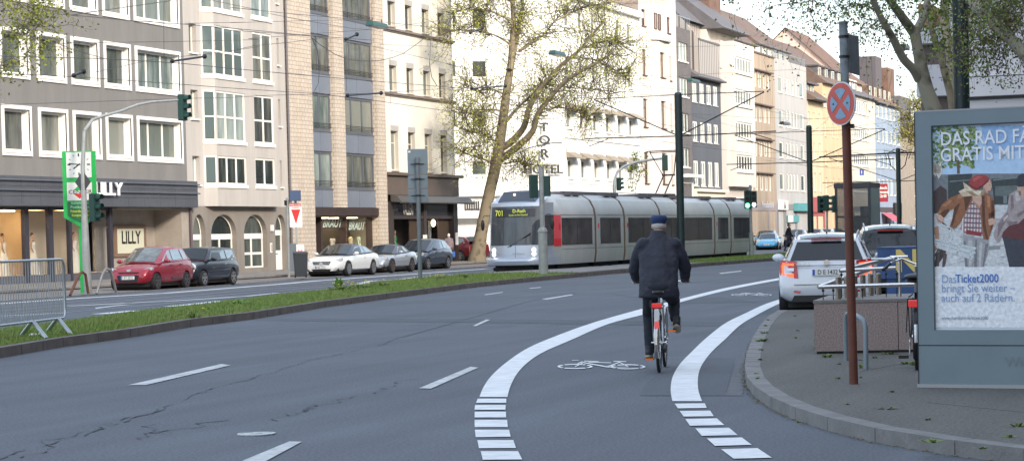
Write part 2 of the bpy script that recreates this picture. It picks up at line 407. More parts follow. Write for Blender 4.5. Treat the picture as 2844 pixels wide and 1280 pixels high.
def gpoly(name, pts, z, m):
 mb = MB(); P = [G(x, y) for x, y in pts]; mb.poly([(p.x, p.y, z) for p in P]); return struct(name, mb, m)
def zpoly(name, reg, pts, z, m):
 mb = MB(); P = [gnd(*Zp(reg, x, y)) for x, y in pts]; mb.poly([(p.x, p.y, z) for p in P]); return struct(name, mb, m)
gpoly('road_patch', [(640,806),(1230,811),(1640,818),(1800,820),(1870,822),(1868,812),(1700,806),(1230,803),(860,800),(700,801)], 0.004, patch_m)
zpoly('road_patch', 11, [(1240,640),(1350,600),(1400,548),(1700,548),(1640,770),(1130,770),(1165,700)], 0.004, patch_m)
zpoly('road_patch', 11, [(1640,770),(1745,770),(1752,690),(1800,560),(1850,420),(1950,290),(1890,290),(1790,440),(1700,600)], 0.0045, mat('gutter_setts', (0.100,0.107,0.118), 0.9, var=0.3, scale=7))
zpoly('road_patch', 11, [(960,165),(1140,195),(1390,220),(1700,215),(1830,213),(1600,180),(1300,190),(1150,180)], 0.004, patch_m)
crack_m = mat('crack', (0.055,0.06,0.07), 0.95)
def crack(pts, w, seed, amp=0.045, step=0.13):
 rr = random.Random(seed); mb = MB(); P = [G(x, y) for x, y in pts]; line = []
 for i in range(len(P)-1):
  n = max(2, int((P[i+1]-P[i]).length/step))
  for k in range(n): line.append(P[i].lerp(P[i+1], k/n))
 off = 0; prev = None
 for i, p in enumerate(line):
  off = off*0.8 + rr.uniform(-amp, amp)
  q = Vector((p.x + off, p.y)); ww = w*rr.choice((.15,.3,.5,.8,1.1))
  if prev is not None and rr.random() > 0.16:
   a, b = prev, q; t = (b[0]-a[0][0], 0) if False else None
   A, wa = prev; d = (q-A).normalized(); nrm = Vector((-d.y, d.x))
   mb.add([(*(A-nrm*wa/2),.006),(*(A+nrm*wa/2),.006),(*(q+nrm*ww/2),.006),(*(q-nrm*ww/2),.006)], [(3,2,1,0)])
  prev = (q, ww)
 return struct('road_crack', mb, crack_m)
crack([(0,1159),(150,1108),(300,1062),(450,1010),(600,960),(760,912),(900,880),(1010,848)], 0.024, 1)
crack([(20,1155),(170,1100),(330,1052),(420,1025)], 0.025, 5, 0.09)
crack([(330,1106),(420,1082),(470,1068),(540,1052)], 0.03, 2, 0.12)
crack([(395,1066),(440,1092),(470,1072)], 0.02, 9, 0.14)
crack([(740,1045),(840,1010),(920,990),(1000,962),(1050,950)], 0.022, 3, 0.1)
crack([(690,1062),(760,1030),(830,1003)], 0.02, 4, 0.1)
struct('road_seam', (lambda m: (ground_strip(m, [G(1010,848), G(1130,815), G(1320,760), G(1450,735)], 0.03, 0.005), m)[1])(MB()), mat('seam_tar', (0.07,0.072,0.08), 0.9))
sm = MB()
for q in ([(640,799),(1225,801),(1600,806),(1870,809)], [(620,814),(1225,818),(1640,823),(1875,827)], [(1660,900),(1720,899),(1830,900)]):
 ground_strip(sm, [G(x, y) for x, y in q], 0.035, 0.0065)
struct('road_seam', sm, mat('chalk_seam', (0.21,0.22,0.23), 0.9, var=0.5, scale=3))
def band(name, L, Rr, m=mark_m, z=0.008):
 n = 60
 def interp(P, t):
  s = t*(len(P)-1); i = min(int(s), len(P)-2); f = s-i
  p0 = P[max(i-1,0)]; p1 = P[i]; p2 = P[i+1]; p3 = P[min(i+2, len(P)-1)]
  return tuple(0.5*((2*p1[k]) + (-p0[k]+p2[k])*f + (2*p0[k]-5*p1[k]+4*p2[k]-p3[k])*f*f + (-p0[k]+3*p1[k]-3*p2[k]+p3[k])*f**3) for k in (0,1))
 gl = [gnd(*Zp(11, *interp(L, i/n))) for i in range(n+1)]; gr = [gnd(*Zp(11, *interp(Rr, i/n))) for i in range(n+1)]
 mb = MB(); vs = [(p.x,p.y,z) for p in gl] + [(p.x,p.y,z) for p in gr]
 mb.add(vs, [(i, n+1+i, n+2+i, i+1) for i in range(n)])
 return struct(name, mb, m)
band('lane_marking', [(175,780),(200,720),(250,650),(340,570),(460,490),(620,420),(850,337),(1140,254),(1350,200),(1600,138),(1800,98),(2005,62)],
 [(342,780),(360,715),(400,640),(465,572),(560,510),(720,440),(940,345),(1160,285),(1370,215),(1620,150),(1810,110),(2005,74)])
band('lane_marking', [(1325,805),(1315,740),(1325,665),(1365,590),(1440,510),(1530,425),(1640,340),(1760,280),(1880,225),(2010,183)],
 [(1502,805),(1480,740),(1478,660),(1500,590),(1560,510),(1640,435),(1730,350),(1830,290),(1925,240),(2010,203)])
for q in ([(165,790),(335,790),(335,815),(155,815)], [(150,828),(332,828),(330,856),(145,856)], [(147,868),(333,868),(334,902),(146,902)], [(146,917),(340,917),(344,960),(147,960)],
  [(148,976),(352,976),(361,1018),(153,1020)], [(163,1038),(377,1038),(393,1085),(172,1086)], [(183,1104),(405,1104),(430,1153),(195,1155)], [(205,1172),(440,1172),(470,1225),(225,1225)],
  [(1338,820),(1518,818),(1530,846),(1358,848)], [(1368,864),(1550,862),(1572,895),(1392,897)], [(1402,912),(1590,908),(1635,948),(1430,952)], [(1462,968),(1662,964),(1715,1008),(1500,1012)],
  [(1530,1028),(1738,1022),(1798,1066),(1578,1072)], [(1615,1092),(1832,1086),(1918,1143),(1690,1149)], [(1715,1172),(1940,1165),(2010,1215),(1790,1222)]):
 zpoly('block_marking', 11, q, 0.008, mark_m)
for q in ([(1602,40),(1735,25),(1738,30),(1615,45)], [(545,195),(720,167),(735,171),(575,199)], [(135,355),(215,317),(238,319),(155,357)], [(200,168),(310,153),(318,156),(215,171)], [(470,130),(540,123),(545,126),(480,133)]):
 zpoly('lane_dash', 11, q, 0.008, worn_m)
gpoly('lane_dash', [(322,969),(366,969),(580,919),(556,916)], 0.008, worn_m)
gpoly('lane_dash', [(1054,977),(1084,978),(1203,925),(1183,923)], 0.008, worn_m)
gpoly('lane_dash', [(612,1159),(590,1175),(640,1175),(672,1159),(759,1112),(728,1111)], 0.008, worn_m)
def gline(mb, reg, pts, w, z=0.009):
 ground_strip(mb, [gnd(*Zp(reg, x, y)) for x, y in pts], w, z)
def bike_symbol(P0, sx, sy):
 """drawn on the ground from the photograph's strokes"""
 def T(x, y): return (P0[0] + (x-900)*sx, P0[1] + (y-590)*sy)
 mb = MB()
 for cx, cy in ((745,598),(1060,600)):
  for a0, a1 in ((200,520),):
   pts = [T(cx + 100*math.cos(R(a)), cy + 13.5*math.sin(R(a))) for a in range(0, 361, 12)]
   c = [gnd(*Zp(11, *p)) for p in pts]
   ring_o = [gnd(*Zp(11, *T(cx + 105*math.cos(R(a)), cy + 15*math.sin(R(a))))) for a in range(0, 361, 10)]
   ring_i = [gnd(*Zp(11, *T(cx + 88*math.cos(R(a)), cy + 9.5*math.sin(R(a))))) for a in range(0, 361, 10)]
   n = len(ring_o)
   for i in range(n-1):
    if i % 9 == 4: continue
    mb.add([(ring_o[i].x,ring_o[i].y,.009),(ring_o[i+1].x,ring_o[i+1].y,.009),(ring_i[i+1].x,ring_i[i+1].y,.009),(ring_i[i].x,ring_i[i].y,.009)], [(0,1,2,3)])
 for a, b, w in (((745,600),(800,572),5),((800,576),(935,601),6),((825,573),(960,577),4),((935,601),(1010,573),6),((1010,574),(1060,598),5),((800,566),(885,570),4),((975,568),(1050,570),4),((940,603),(1065,601),3),((790,570),(760,582),5)):
  p = [T(a[0],a[1]-w/2), T(b[0],b[1]-w/2), T(b[0],b[1]+w/2), T(a[0],a[1]+w/2)]
  c = [gnd(*Zp(11, *q)) for q in p]
  mb.poly([(v.x, v.y, 0.0095) for v in c][::-1])
 return struct('bicycle_marking', mb, mark_m)
bike_symbol((900,590), 1, 1)
bike_symbol((1795,167), 0.46, 0.36)
zpoly('lane_dash', 11, [(725,560),(765,559),(768,563),(728,564)], 0.008, worn_m)
def dline(name, pts, w, m=mark_m, z=0.008):
 mb = MB(); ground_strip(mb, [G(x, y) for x, y in pts], w, z); return struct(name, mb, m)
dline('edge_line', [(-60,768),(170,752),(420,737),(700,715),(800,706),(1000,692),(1225,676)], 0.45)
dline('lane_line', [(170,770),(430,757),(620,745),(700,737)], 0.30, mark_m)
dline('lane_line', [(0,795),(160,787)], 0.30, mark_m)
dline('lane_line', [(250,790),(345,781)], 0.43, mark_m)
dline('lane_line', [(430,771),(560,757)], 0.43, mark_m)
dline('lane_line', [(595,764),(640,759)], 0.43, mark_m)
dline('lane_line', [(935,706),(1000,703),(1050,697),(1230,686)], 0.30)
dline('lane_line', [(820,728),(985,712)], 0.37, mark_m)
dline('lane_line', [(900,716),(925,708),(940,706)], 0.30, mark_m)
gpoly('turn_arrow', [(240,774),(300,767),(345,766),(300,769),(262,774),(240,777)], 0.008, worn_m)
rail_m = mat('rail_steel', (0.35,0.35,0.36), 0.35, 0.8)
for k, X0 in enumerate((-29.9, -31.35, -32.6, -34.05)):
 mb = MB(); ground_strip(mb, [(X0+4.5, 20), (X0+2.2, 45), (X0+0.6, 62), (X0, 78), (X0, 420)], 0.07, 0.010); struct('tram_rail', mb, rail_m)
tag((lambda m: m.build('drain_cover', mat('cover_iron', (0.40,0.42,0.43), 0.5, 0.3, var=0.3, scale=30)))(MB().lathe([(0.16,0.002),(0.16,0.012),(0.13,0.014),(0.13,0.010),(0.05,0.010),(0.05,0.014)], c=tuple(G(645,1092)), n=28)), 'small round pale metal drain cover set in the near road', 'drain cover')
class Fr:
 """a facade plane: origin o, horizontal run U, outward normal N"""
 def __init__(s, o, U=(0,1)):
  u = Vector(U).normalized(); s.o = Vector(o); s.u = u; s.n = Vector((u.y, -u.x))
 def P(s, u, d, z):
  p = s.o + s.u*u + s.n*d; return (p.x, p.y, z)
 def box(s, mb, u0, u1, d0, d1, z0, z1):
  return mb.hexa([s.P(u0,d0,z0), s.P(u0,d1,z0), s.P(u1,d1,z0), s.P(u1,d0,z0), s.P(u0,d0,z1), s.P(u0,d1,z1), s.P(u1,d1,z1), s.P(u1,d0,z1)])
 def M(s, u, d, z):   # text frame: right = U direction seen from outside is -U?  seen from the street, +U runs to the right
  o = s.P(u, d, z); return frameM(o, (s.u.x, s.u.y, 0))
def wall_face(mb, fr, u0, u1, z0, z1, holes, depth=0.25, d=0.0):
 us = sorted({u0, u1, *[h[0] for h in holes], *[h[1] for h in holes]}); zs = sorted({z0, z1, *[h[2] for h in holes], *[h[3] for h in holes]})
 us = [u for u in us if u0 <= u <= u1]; zs = [z for z in zs if z0 <= z <= z1]
 for i in range(len(us)-1):
  run = None
  for j in range(len(zs)-1):
   cu, cz = (us[i]+us[i+1])/2, (zs[j]+zs[j+1])/2
   if any(h[0] < cu < h[1] and h[2] < cz < h[3] for h in holes): continue
   mb.add([fr.P(us[i],d,zs[j]), fr.P(us[i+1],d,zs[j]), fr.P(us[i+1],d,zs[j+1]), fr.P(us[i],d,zs[j+1])], [(0,1,2,3)])
 for h in holes:
  a, b, c, e = h[:4]; dp = h[4] if len(h) > 4 else depth
  for q in (((a,d,c),(a,d,e),(a,d-dp,e),(a,d-dp,c)), ((b,d,c),(b,d-dp,c),(b,d-dp,e),(b,d,e)), ((a,d,e),(b,d,e),(b,d-dp,e),(a,d-dp,e)), ((a,d,c),(a,d-dp,c),(b,d-dp,c),(b,d,c))):
   mb.add([fr.P(*p) for p in q], [(0,1,2,3)])
def shell(mb, fr, u0, u1, z0, z1, back, d=0.0):
 """sides, back and top of the block behind a facade"""
 P = fr.P
 mb.add([P(u0,d,z0),P(u0,d,z1),P(u0,-back,z1),P(u0,-back,z0)], [(0,1,2,3)])
 mb.add([P(u1,d,z0),P(u1,-back,z0),P(u1,-back,z1),P(u1,d,z1)], [(0,1,2,3)])
 mb.add([P(u0,-back,z0),P(u0,-back,z1),P(u1,-back,z1),P(u1,-back,z0)], [(0,1,2,3)])
 mb.add([P(u0,d,z1),P(u1,d,z1),P(u1,-back,z1),P(u0,-back,z1)], [(0,1,2,3)])
def window(B, fr, u0, u1, z0, z1, d=-0.22, ms=(), hs=(), fw=0.07, fm=None, gm=None, sill=0.0, sm=None, name='window', rails=False, sd=0.10):
 """a window is a part: frame bars, a pane and a sill as sub-parts; ms / hs are mullion and transom positions (0..1)"""
 fm = fm or pvc; gm = gm or gl_mid
 mb = MB(); b = fr.box
 b(mb, u0, u0+fw, d, d+0.06, z0, z1); b(mb, u1-fw, u1, d, d+0.06, z0, z1)
 b(mb, u0+fw, u1-fw, d, d+0.06, z0, z0+fw); b(mb, u0+fw, u1-fw, d, d+0.06, z1-fw, z1)
 for m in ms:
  c = u0 + (u1-u0)*m; b(mb, c-fw*0.6, c+fw*0.6, d, d+0.057, z0+fw, z1-fw)
 prev = [0] + sorted(ms) + [1]
 for h in hs:
  c = z0 + (z1-z0)*h
  for i in range(len(prev)-1):
   a0 = u0 + (u1-u0)*prev[i] + (fw if i == 0 else fw*0.6); a1 = u0 + (u1-u0)*prev[i+1] - (fw if i == len(prev)-2 else fw*0.6)
   b(mb, a0, a1, d, d+0.053, c-fw*0.5, c+fw*0.5)
 w = mb.build(name, fm, B, world=True)
 g = MB(); g.add([fr.P(u0+0.01,d+0.02,z0+0.01), fr.P(u1-0.01,d+0.02,z0+0.01), fr.P(u1-0.01,d+0.02,z1-0.01), fr.P(u0+0.01,d+0.02,z1-0.01)], [(0,1,2,3)])
 g.build('pane', gm, w, world=True)
 if sill:
  s = MB(); fr.box(s, u0-0.06, u1+0.06, d+0.062, sd, z0-sill, z0-0.004); s.build('sill', sm or fm, w, world=True)
 if rails:
  r = MB()
  for h in (0.12, 0.28): r.tube([fr.P(u0+0.04, d+0.14, z0+0.12+h), fr.P(u1-0.04, d+0.14, z0+0.12+h)], 0.02, 5)
  r.build('rail', blackm, w, world=True)
 return w
def building(name, label, X=-48.0, Y=0.0, group=None):
 return thing(name, label, 'building', (X, Y, 0), group=group or 'buildings along the far side of the street')
FS = Fr((-48.0, 0.0), (0, 1))          # main street facade line: u is world Y
B = building('office_building', 'grey rendered block with thick white window surrounds above a bridal shop', Y=66)
gw = mat('grey_render', (0.180,0.174,0.168), 0.9, var=0.10, scale=0.5, bump=0.15, bscale=60)
rows = [(5.24,7.26),(8.33,10.35),(11.42,13.44)]; cols = [(68.43,70.6),(71.1,73.25),(73.77,75.9),(76.44,78.68),(79.1,81.35),(81.77,84.03),(84.44,88.58)]
holes = [(c[0]+.14, c[1]-.14, r[0]+.14, r[1]-.14, 0.36) for r in rows for c in cols]
mb = MB(); wall_face(mb, FS, 66, 88.95, 4.42, 15.5, holes); shell(mb, FS, 66, 88.95, 0, 15.5, 12); mb.build('wall', gw, B, world=True)
wsur = mat('white_surround', (0.80,0.78,0.75), 0.55, var=0.05, scale=3)
for ri, r in enumerate(rows):
 for ci, c in enumerate(cols):
  mb = MB(); FS.box(mb, c[0], c[1], 0, .06, r[1]-.15, r[1]); FS.box(mb, c[0], c[1], 0, .06, r[0], r[0]+.15)
  FS.box(mb, c[0], c[0]+.15, 0, .058, r[0]+.15, r[1]-.15); FS.box(mb, c[1]-.15, c[1], 0, .058, r[0]+.15, r[1]-.15)
  a, b_, e, f = c[0]+.15, c[1]-.15, r[0]+.15, r[1]-.15
  for q in (((a,.05,e),(a,.05,f),(a,-.33,f),(a,-.33,e)), ((b_,.05,e),(b_,-.33,e),(b_,-.33,f),(b_,.05,f)), ((a,.05,f),(b_,.05,f),(b_,-.33,f),(a,-.33,f)), ((a,.05,e),(a,-.33,e),(b_,-.33,e),(b_,.05,e))):
   mb.add([FS.P(*p) for p in q], [(0,1,2,3)])
  s = mb.build('window_surround', wsur, B, world=True)
  wide = ci == 6
  window(B, FS, a+.002, b_-.002, e+.06, f-.02, -.32, ms=(.34,.68) if wide else (.16,), fw=.075, gm=[gl_mid, gl_dark, gl_mid][ri] if not wide else [gl_dark, gl_pale, gl_dark][ri], sill=.10, sm=wsur, sd=.09)
zinc = mat('zinc_cladding', (0.105,0.112,0.13), 0.5, 0.3, var=0.12, scale=1.2)
mb = MB()
for k in range(17):
 u = 66.0 + k*1.40
 for z0, z1 in ((3.24,3.62),(3.63,4.02),(4.03,4.42)):
  u1 = min(u+1.39, 89.15); FS.box(mb, u, u1, 0.0, .42 + (.08 if z0 == 4.03 else 0)*0, z0, z1-.01)
FS.box(mb, 66, 89.15, -.5, .40, 3.22, 4.43)
for z in (3.86, 4.26): mb.tube([FS.P(66, .50, z), FS.P(89.2, .50, z)], 0.035, 6)
for k in range(16):
 for z in (3.86, 4.26): FS.box(mb, 66.7+k*1.45, 66.74+k*1.45, .42, .50, z-.03, z+.03)
mb.build('canopy', zinc, B, world=True)
mb = MB(); text(mb, 'LILLY', FS.M(82.0, .56, 3.95), 0.76, 0.06, bold=0.02, align='RIGHT', sx=1.3)
mb.build('shop_lettering', mat('white_letters', (0.85,0.83,0.86), 0.4), B, world=True)
dk = mat('dark_shop_frame', (0.035,0.035,0.05), 0.4)
shopin = mat('lit_shop_wall', (0.70,0.55,0.38), 0.8, var=0.10, scale=0.8)
mb = MB(); FS.box(mb, 66, 82.4, -3.2, -3.1, 0.42, 3.22); FS.box(mb, 66, 82.4, -3.1, -.45, .40, .45); FS.box(mb, 66, 82.4, -3.1, -.45, 3.12, 3.2); mb.build('shop_room', shopin, B, world=True)
mb = MB()
for u0, u1 in ((66,66.2),(69.6,69.8),(75.62,75.92),(77.45,77.75),(79.03,79.2),(82.3,82.55)): FS.box(mb, u0, u1, -.45, -.25, .12, 3.22)
FS.box(mb, 66, 82.4, -.42, -.3, .12, .43); FS.box(mb, 66, 82.4, -.4, -.28, 3.10, 3.22)
mb.build('shop_frame', dk, B, world=True)
mb = MB(); FS.box(mb, 66, 82.4, -.6, -.27, .12, .41); mb.build('stall_riser', mat('riser_slate', (0.09,0.095,0.115), .6, var=.1), B, world=True)
shop_glass = mat('shop_pane', (0.9,0.92,0.92), 0.02); _b = shop_glass.node_tree.nodes['Principled BSDF']; _b.inputs['Transmission Weight'].default_value = 1.0; _b.inputs['IOR'].default_value = 1.08; _b.inputs['Specular IOR Level'].default_value = 0.8
for u0, u1 in ((66.2,69.6),(69.8,75.62),(75.92,77.45),(77.75,79.03),(79.2,82.3)):
 mb = MB(); mb.add([FS.P(u0,-.36,.43),FS.P(u1,-.36,.43),FS.P(u1,-.36,3.1),FS.P(u0,-.36,3.1)], [(0,1,2,3)]); mb.build('display_window', shop_glass, B, world=True)
mb = MB(); FS.box(mb, 77.4, 79.1, -1.6, -1.5, .45, 3.1); mb.build('display_panel', mat('display_cream', (0.66,0.56,0.42), .8), B, world=True); mb = MB(); FS.box(mb, 79.3, 82.3, -1.9, -1.8, .45, 3.1); mb.build('display_panel', [mat('display_cream', (0.66,0.56,0.42), .8)], B, world=True)
lampm = mat('shop_lamp', (1,.9,.7), .5, emit=(1.0,.80,.50), es=9.0)
for k in range(7):
 mb = MB(); FS.box(mb, 67.2+k*2.2, 68.2+k*2.2, -2.2, -1.9, 3.06, 3.10); mb.build('shop_lighting', lampm, B, world=True)
mb = MB(); FS.box(mb, 73.6, 75.0, -2.7, -2.66, .5, 2.95); mb.build('wall_picture', mat('picture_rose', (0.62,0.36,0.30), .6, var=.5, scale=1.6, col2=(0.75,.60,.50)), B, world=True)
trav = mat('travertine', (0.34,0.30,0.26), 0.7, var=0.15, scale=1.5)
mb = MB(); FS.box(mb, 82.55, 88.3, -1.55, -1.4, .12, 3.22); FS.box(mb, 88.25, 88.93, -1.4, 0.02, .12, 3.22); FS.box(mb, 82.55, 88.25, -1.4, .0, 3.15, 3.21); mb.build('entrance_wall', trav, B, world=True)
s = MB(); FS.box(s, 84.45, 87.3, -1.4, -1.30, 1.05, 2.46); sg = s.build('sign_board', mat('sign_timber', (0.20,0.13,0.09), .6), B, world=True)
s = MB(); FS.box(s, 84.7, 87.05, -1.32, -1.28, 1.2, 2.3); s.build('sign_panel', mat('sign_cream', (0.58,0.58,0.46), .6), sg, world=True)
s = MB(); text(s, 'LILLY', FS.M(85.87, -1.27, 1.88), .80, 0.004, bold=.02, sx=0.92); s.build('lettering', black, sg, world=True)
mb = MB(); mb.tube([FS.P(88.98,.12,.1), FS.P(88.98,.12,3.2)], .06, 8); mb.build('drainpipe', mat('pipe_brown', (.11,.08,.09), .5), B, world=True)
B = building('apartment_house', 'beige apartment house with white bay windows over four arched openings', Y=89)
bw = mat('beige_render', (0.43,0.40,0.37), 0.9, var=0.07, scale=0.6, bump=0.1, bscale=60)
bg = mat('taupe_render', (0.225,0.20,0.175), 0.9, var=0.07, scale=0.8)
rws = [(4.30,5.66),(6.36,8.73),(9.43,11.80),(12.53,14.9)]
hl = []
for i, (z0, z1) in enumerate(rws):
 zz = z0 if i == 0 else z0 + 1.0
 hl += [(89.5,90.2,zz,z1-.03,.3), (98.15,98.95,zz,z1-.03,.3)]
mb = MB(); wall_face(mb, FS, 88.95, 99.62, 3.30, 16.5, hl); shell(mb, FS, 88.96, 99.62, 3.3, 16.5, 12)
mb.build('wall', bw, B, world=True)
for h in hl: window(B, FS, h[0]+.0, h[1], h[2], h[3], -.28, ms=(), gm=gl_pale, sill=.07)
bp = .42; bay = [(90.55,0),(91.15,bp),(97.85,bp),(98.0,0)]
FB = Fr((-48+bp, 0)); FL = Fr((-48, 90.55), (bp, .60)); Ll = math.hypot(bp, .6)
hb, hlft = [], []
for i, (z0, z1) in enumerate(rws): hb += [(91.25,94.2,z0+.02,z1,.12),(95.15,97.3,z0+.02,z1,.12)]; hlft += [(.06,Ll-.02,z0+.02,z1,.05)]
mb = MB(); wall_face(mb, FB, 91.15, 97.85, 3.30, 16.5, hb); wall_face(mb, FL, 0, Ll, 3.3, 16.5, hlft)
mb.add([(-48+bp,97.85,3.3),(-48,98.0,3.3),(-48,98.0,16.5),(-48+bp,97.85,16.5)], [(0,1,2,3)])
mb.add([(-48+p[1], p[0], 3.3) for p in bay], [(0,1,2,3)])
mb.build('bay', bw, B, world=True)
for i, (z0, z1) in enumerate(rws):
 hs = () if i == 0 else (.48,)
 window(B, FB, 91.25, 94.2, z0+.02, z1, -.1, ms=(.0,.42,.71) if 0 else (.33,.66), hs=hs, fw=.09, gm=[gl_dark,gl_pale,gl_pale,gl_mid][i], sill=.16, sd=.06)
 window(B, FB, 95.15, 97.3, z0+.02, z1, -.1, ms=(.5,), hs=hs, fw=.09, gm=[gl_dark,gl_mid,gl_mid,gl_pale][i], sill=.16, sd=.06)
 window(B, FL, .06, Ll-.02, z0+.02, z1, -.05, ms=(), hs=hs, fw=.07, gm=gl_pale, sill=.16, sd=.03)
arches = [(89.35,90.6,1.95,0),(91.15,93.75,1.95,0),(94.55,97.05,1.95,0),(97.98,99.2,2.1,0)]
mb = MB(); us = [88.95]
segs = 14
def arch_wall(mb, fr, u0, u1, ztop, ar, z0=0.0, dp=.32):
 cur = u0
 for (a, b, zs, _) in ar:
  mb.add([fr.P(cur,0,z0),fr.P(a,0,z0),fr.P(a,0,ztop),fr.P(cur,0,ztop)], [(0,1,2,3)])
  r = (b-a)/2; hgt = 2.92 - zs; pr = None
  for k in range(segs+1):
   t = math.pi*(1-k/segs); q = (a+r+r*math.cos(t), zs + hgt*math.sin(t))
   if pr:
    mb.add([fr.P(pr[0],0,pr[1]),fr.P(q[0],0,q[1]),fr.P(q[0],0,ztop),fr.P(pr[0],0,ztop)], [(0,1,2,3)])
    mb.add([fr.P(pr[0],0,pr[1]),fr.P(pr[0],-dp,pr[1]),fr.P(q[0],-dp,q[1]),fr.P(q[0],0,q[1])], [(0,1,2,3)])
   pr = q
  mb.add([fr.P(a,0,z0),fr.P(a,0,zs),fr.P(a,-dp,zs),fr.P(a,-dp,z0)], [(3,2,1,0)])
  mb.add([fr.P(b,0,z0),fr.P(b,0,zs),fr.P(b,-dp,zs),fr.P(b,-dp,z0)], [(0,1,2,3)])
  cur = b
 mb.add([fr.P(cur,0,z0),fr.P(u1,0,z0),fr.P(u1,0,ztop),fr.P(cur,0,ztop)], [(0,1,2,3)])
arch_wall(mb, FS, 88.95, 99.62, 3.295, arches)
for a, b, zs, _ in arches[:3]: FS.box(mb, a, b, -.34, -.02, 0, .30)
shell(mb, FS, 88.96, 99.61, 0, 3.29, 12)
mb.build('ground_floor_wall', bg, B, world=True)
for i, (a, b, zs, _) in enumerate(arches):
 r = (b-a)/2; hgt = 2.92 - zs; mb = MB(); d0, d1 = -.31, -.25; fw = .09; z0 = .31 if i < 3 else .14
 FS.box(mb, a, a+fw, d0, d1, z0, zs); FS.box(mb, b-fw, b, d0, d1, z0, zs); FS.box(mb, a, b, d0, d1+.01, zs-.22, zs+.04)
 for k in range(segs):
  t0, t1 = math.pi*(1-k/segs), math.pi*(1-(k+1)/segs)
  o = [(a+r+r*math.cos(t), zs+hgt*math.sin(t)) for t in (t0,t1)]; n_ = [(a+r+(r-fw)*math.cos(t), zs+(hgt-fw)*math.sin(t)) for t in (t1,t0)]
  mb.add([FS.P(p[0], d1, p[1]) for p in o+n_], [(0,1,2,3)])
 if i < 3:
  FS.box(mb, a, b, d0, d1-.005, z0, z0+.08); 
  if i: FS.box(mb, (a+b)/2-.06, (a+b)/2+.06, d0, d1-.003, z0+.08, zs-.22); FS.box(mb, a+fw, b-fw, d0, d1-.006, .95, 1.07)
 else:
  FS.box(mb, a+fw, b-fw, d0, d1-.004, z0, 1.05); FS.box(mb, a+fw, b-fw, d0+.02, d1-.01, 1.05, 1.12)
 w = mb.build('arched_window' if i < 3 else 'door', pvc if i < 3 else mat('door_white', (.80,.78,.74), .45), B, world=True)
 mb = MB(); pts = [FS.P(a, d0+.02, z0)] + [FS.P(b, d0+.02, z0)] + [FS.P(a+r+r*math.cos(math.pi*k/segs), d0+.02, zs+hgt*math.sin(math.pi*k/segs)) for k in range(segs+1)]
 mb.poly(pts); mb.build('pane', gl_dark, w, world=True)
 if i == 3:
  mb = MB(); FS.box(mb, 98.1, 98.16, d1, d1+.06, 1.1, 1.13); FS.box(mb, 98.45, 98.7, d1, d1+.008, .92, .97); mb.build('handle', blackm, w, world=True)
mb = MB(); FS.box(mb, 97.35, 97.52, 0, .05, 1.02, 1.5); mb.build('doorbell_panel', white, B, world=True); mb = MB(); FS.box(mb, 97.45, 97.65, 0, .10, 2.1, 2.4); mb.build('house_number_lamp', white, B, world=True)
mb = MB(); FS.box(mb, 97.39, 97.48, .05, .06, 1.08, 1.44); mb.build('doorbell_grille', greypole, B, world=True)
mb = MB(); mb.tube([FS.P(99.66,.10,.1), FS.P(99.66,.10,16.5)], .055, 8); mb.build('drainpipe', mat('pipe_zinc', (.16,.15,.16), .5, .3), B, world=True)
B = building('pillar_house', 'house with tan tiled pillars and blue-grey panels over a dark bridal shop', Y=99.7)
tile = brick_mat('tan_tiles', (0.52,0.45,0.375), (0.47,0.405,0.335), (0.28,0.225,0.175), 0.40, 0.215, 0.016, 0.33)
pan = mat('bluegrey_panel', (0.175,0.20,0.245), 0.45, 0.1, var=0.08, scale=1.0)
fr3 = mat('darkgrey_frame', (0.10,0.11,0.13), 0.45)
FP = Fr((-48.05, 0)); FQ = Fr((-47.8, 0))
for nm, u0, u1, z0 in (('pillar',100.85,102.35,.1),('pillar',105.2,106.45,3.3),('pillar',110.85,111.95,.1)):
 mb = MB(); FQ.box(mb, u0, u1, -.6, 0, z0, 17.5); mb.build(nm, tile, B, world=True)
mb = MB(); FQ.box(mb, 99.72, 100.85, -.6, -.06, .1, 17.5); mb.build('pillar', tile, B, world=True)
mb = MB(); FP.box(mb, 99.73, 111.9, -12, -.3, 3.3, 17.4); FP.box(mb, 99.73, 111.9, -12, -3, .1, 3.29); mb.build('core_wall', fr3, B, world=True)
for (u0, u1, n) in ((102.36,105.19,2),(106.46,110.84,3)):
 for i, z in enumerate((3.32, 6.26, 9.30, 12.40, 15.5)):
  h = .96 if i == 0 else 1.05 if i < 4 else 2.0
  mb = MB(); w = (u1-u0)/2
  for k in range(2): FP.box(mb, u0+k*w+.012, u0+(k+1)*w-.012, -.1, 0, z, z+h)
  FP.box(mb, u0, u1, -.12, -.02, z, z+h)
  mb.build('spandrel_panel', pan, B, world=True)
  if i < 4:
   zt = (3.32,6.26,9.30,12.40,15.5)[i+1]
   window(B, FP, u0, u1, z+h+.01, zt-.01, -.12, ms=[k/n for k in range(1,n)], fw=.13, fm=fr3, gm=[gl_pale,gl_pale,gl_mid,gl_mid][i] if n == 2 else gl_mid, sill=.05, sd=.03, rails=True)
brown = mat('brown_fascia', (0.045,0.030,0.028), 0.5, var=.2, scale=2)
mb = MB(); FP.box(mb, 101.9, 110.9, -.3, .18, 2.86, 3.30); FP.box(mb, 100.9, 110.85, -.3, .14, 2.80, 2.85); mb.build('fascia', brown, B, world=True)
FR3 = Fr((-48.6, 0))
mb = MB()
for u0, u1 in ((101.0,101.08),(104.05,104.18),(107.25,107.42),(110.7,110.85)): FR3.box(mb, u0, u1, -.1, .3, .1, 2.82)
FR3.box(mb, 104.18, 107.25, -.05, .1, 2.2, 2.28); FR3.box(mb, 107.42, 110.7, -.05, .1, .1, .5)
mb.build('shop_frame', brown, B, world=True)
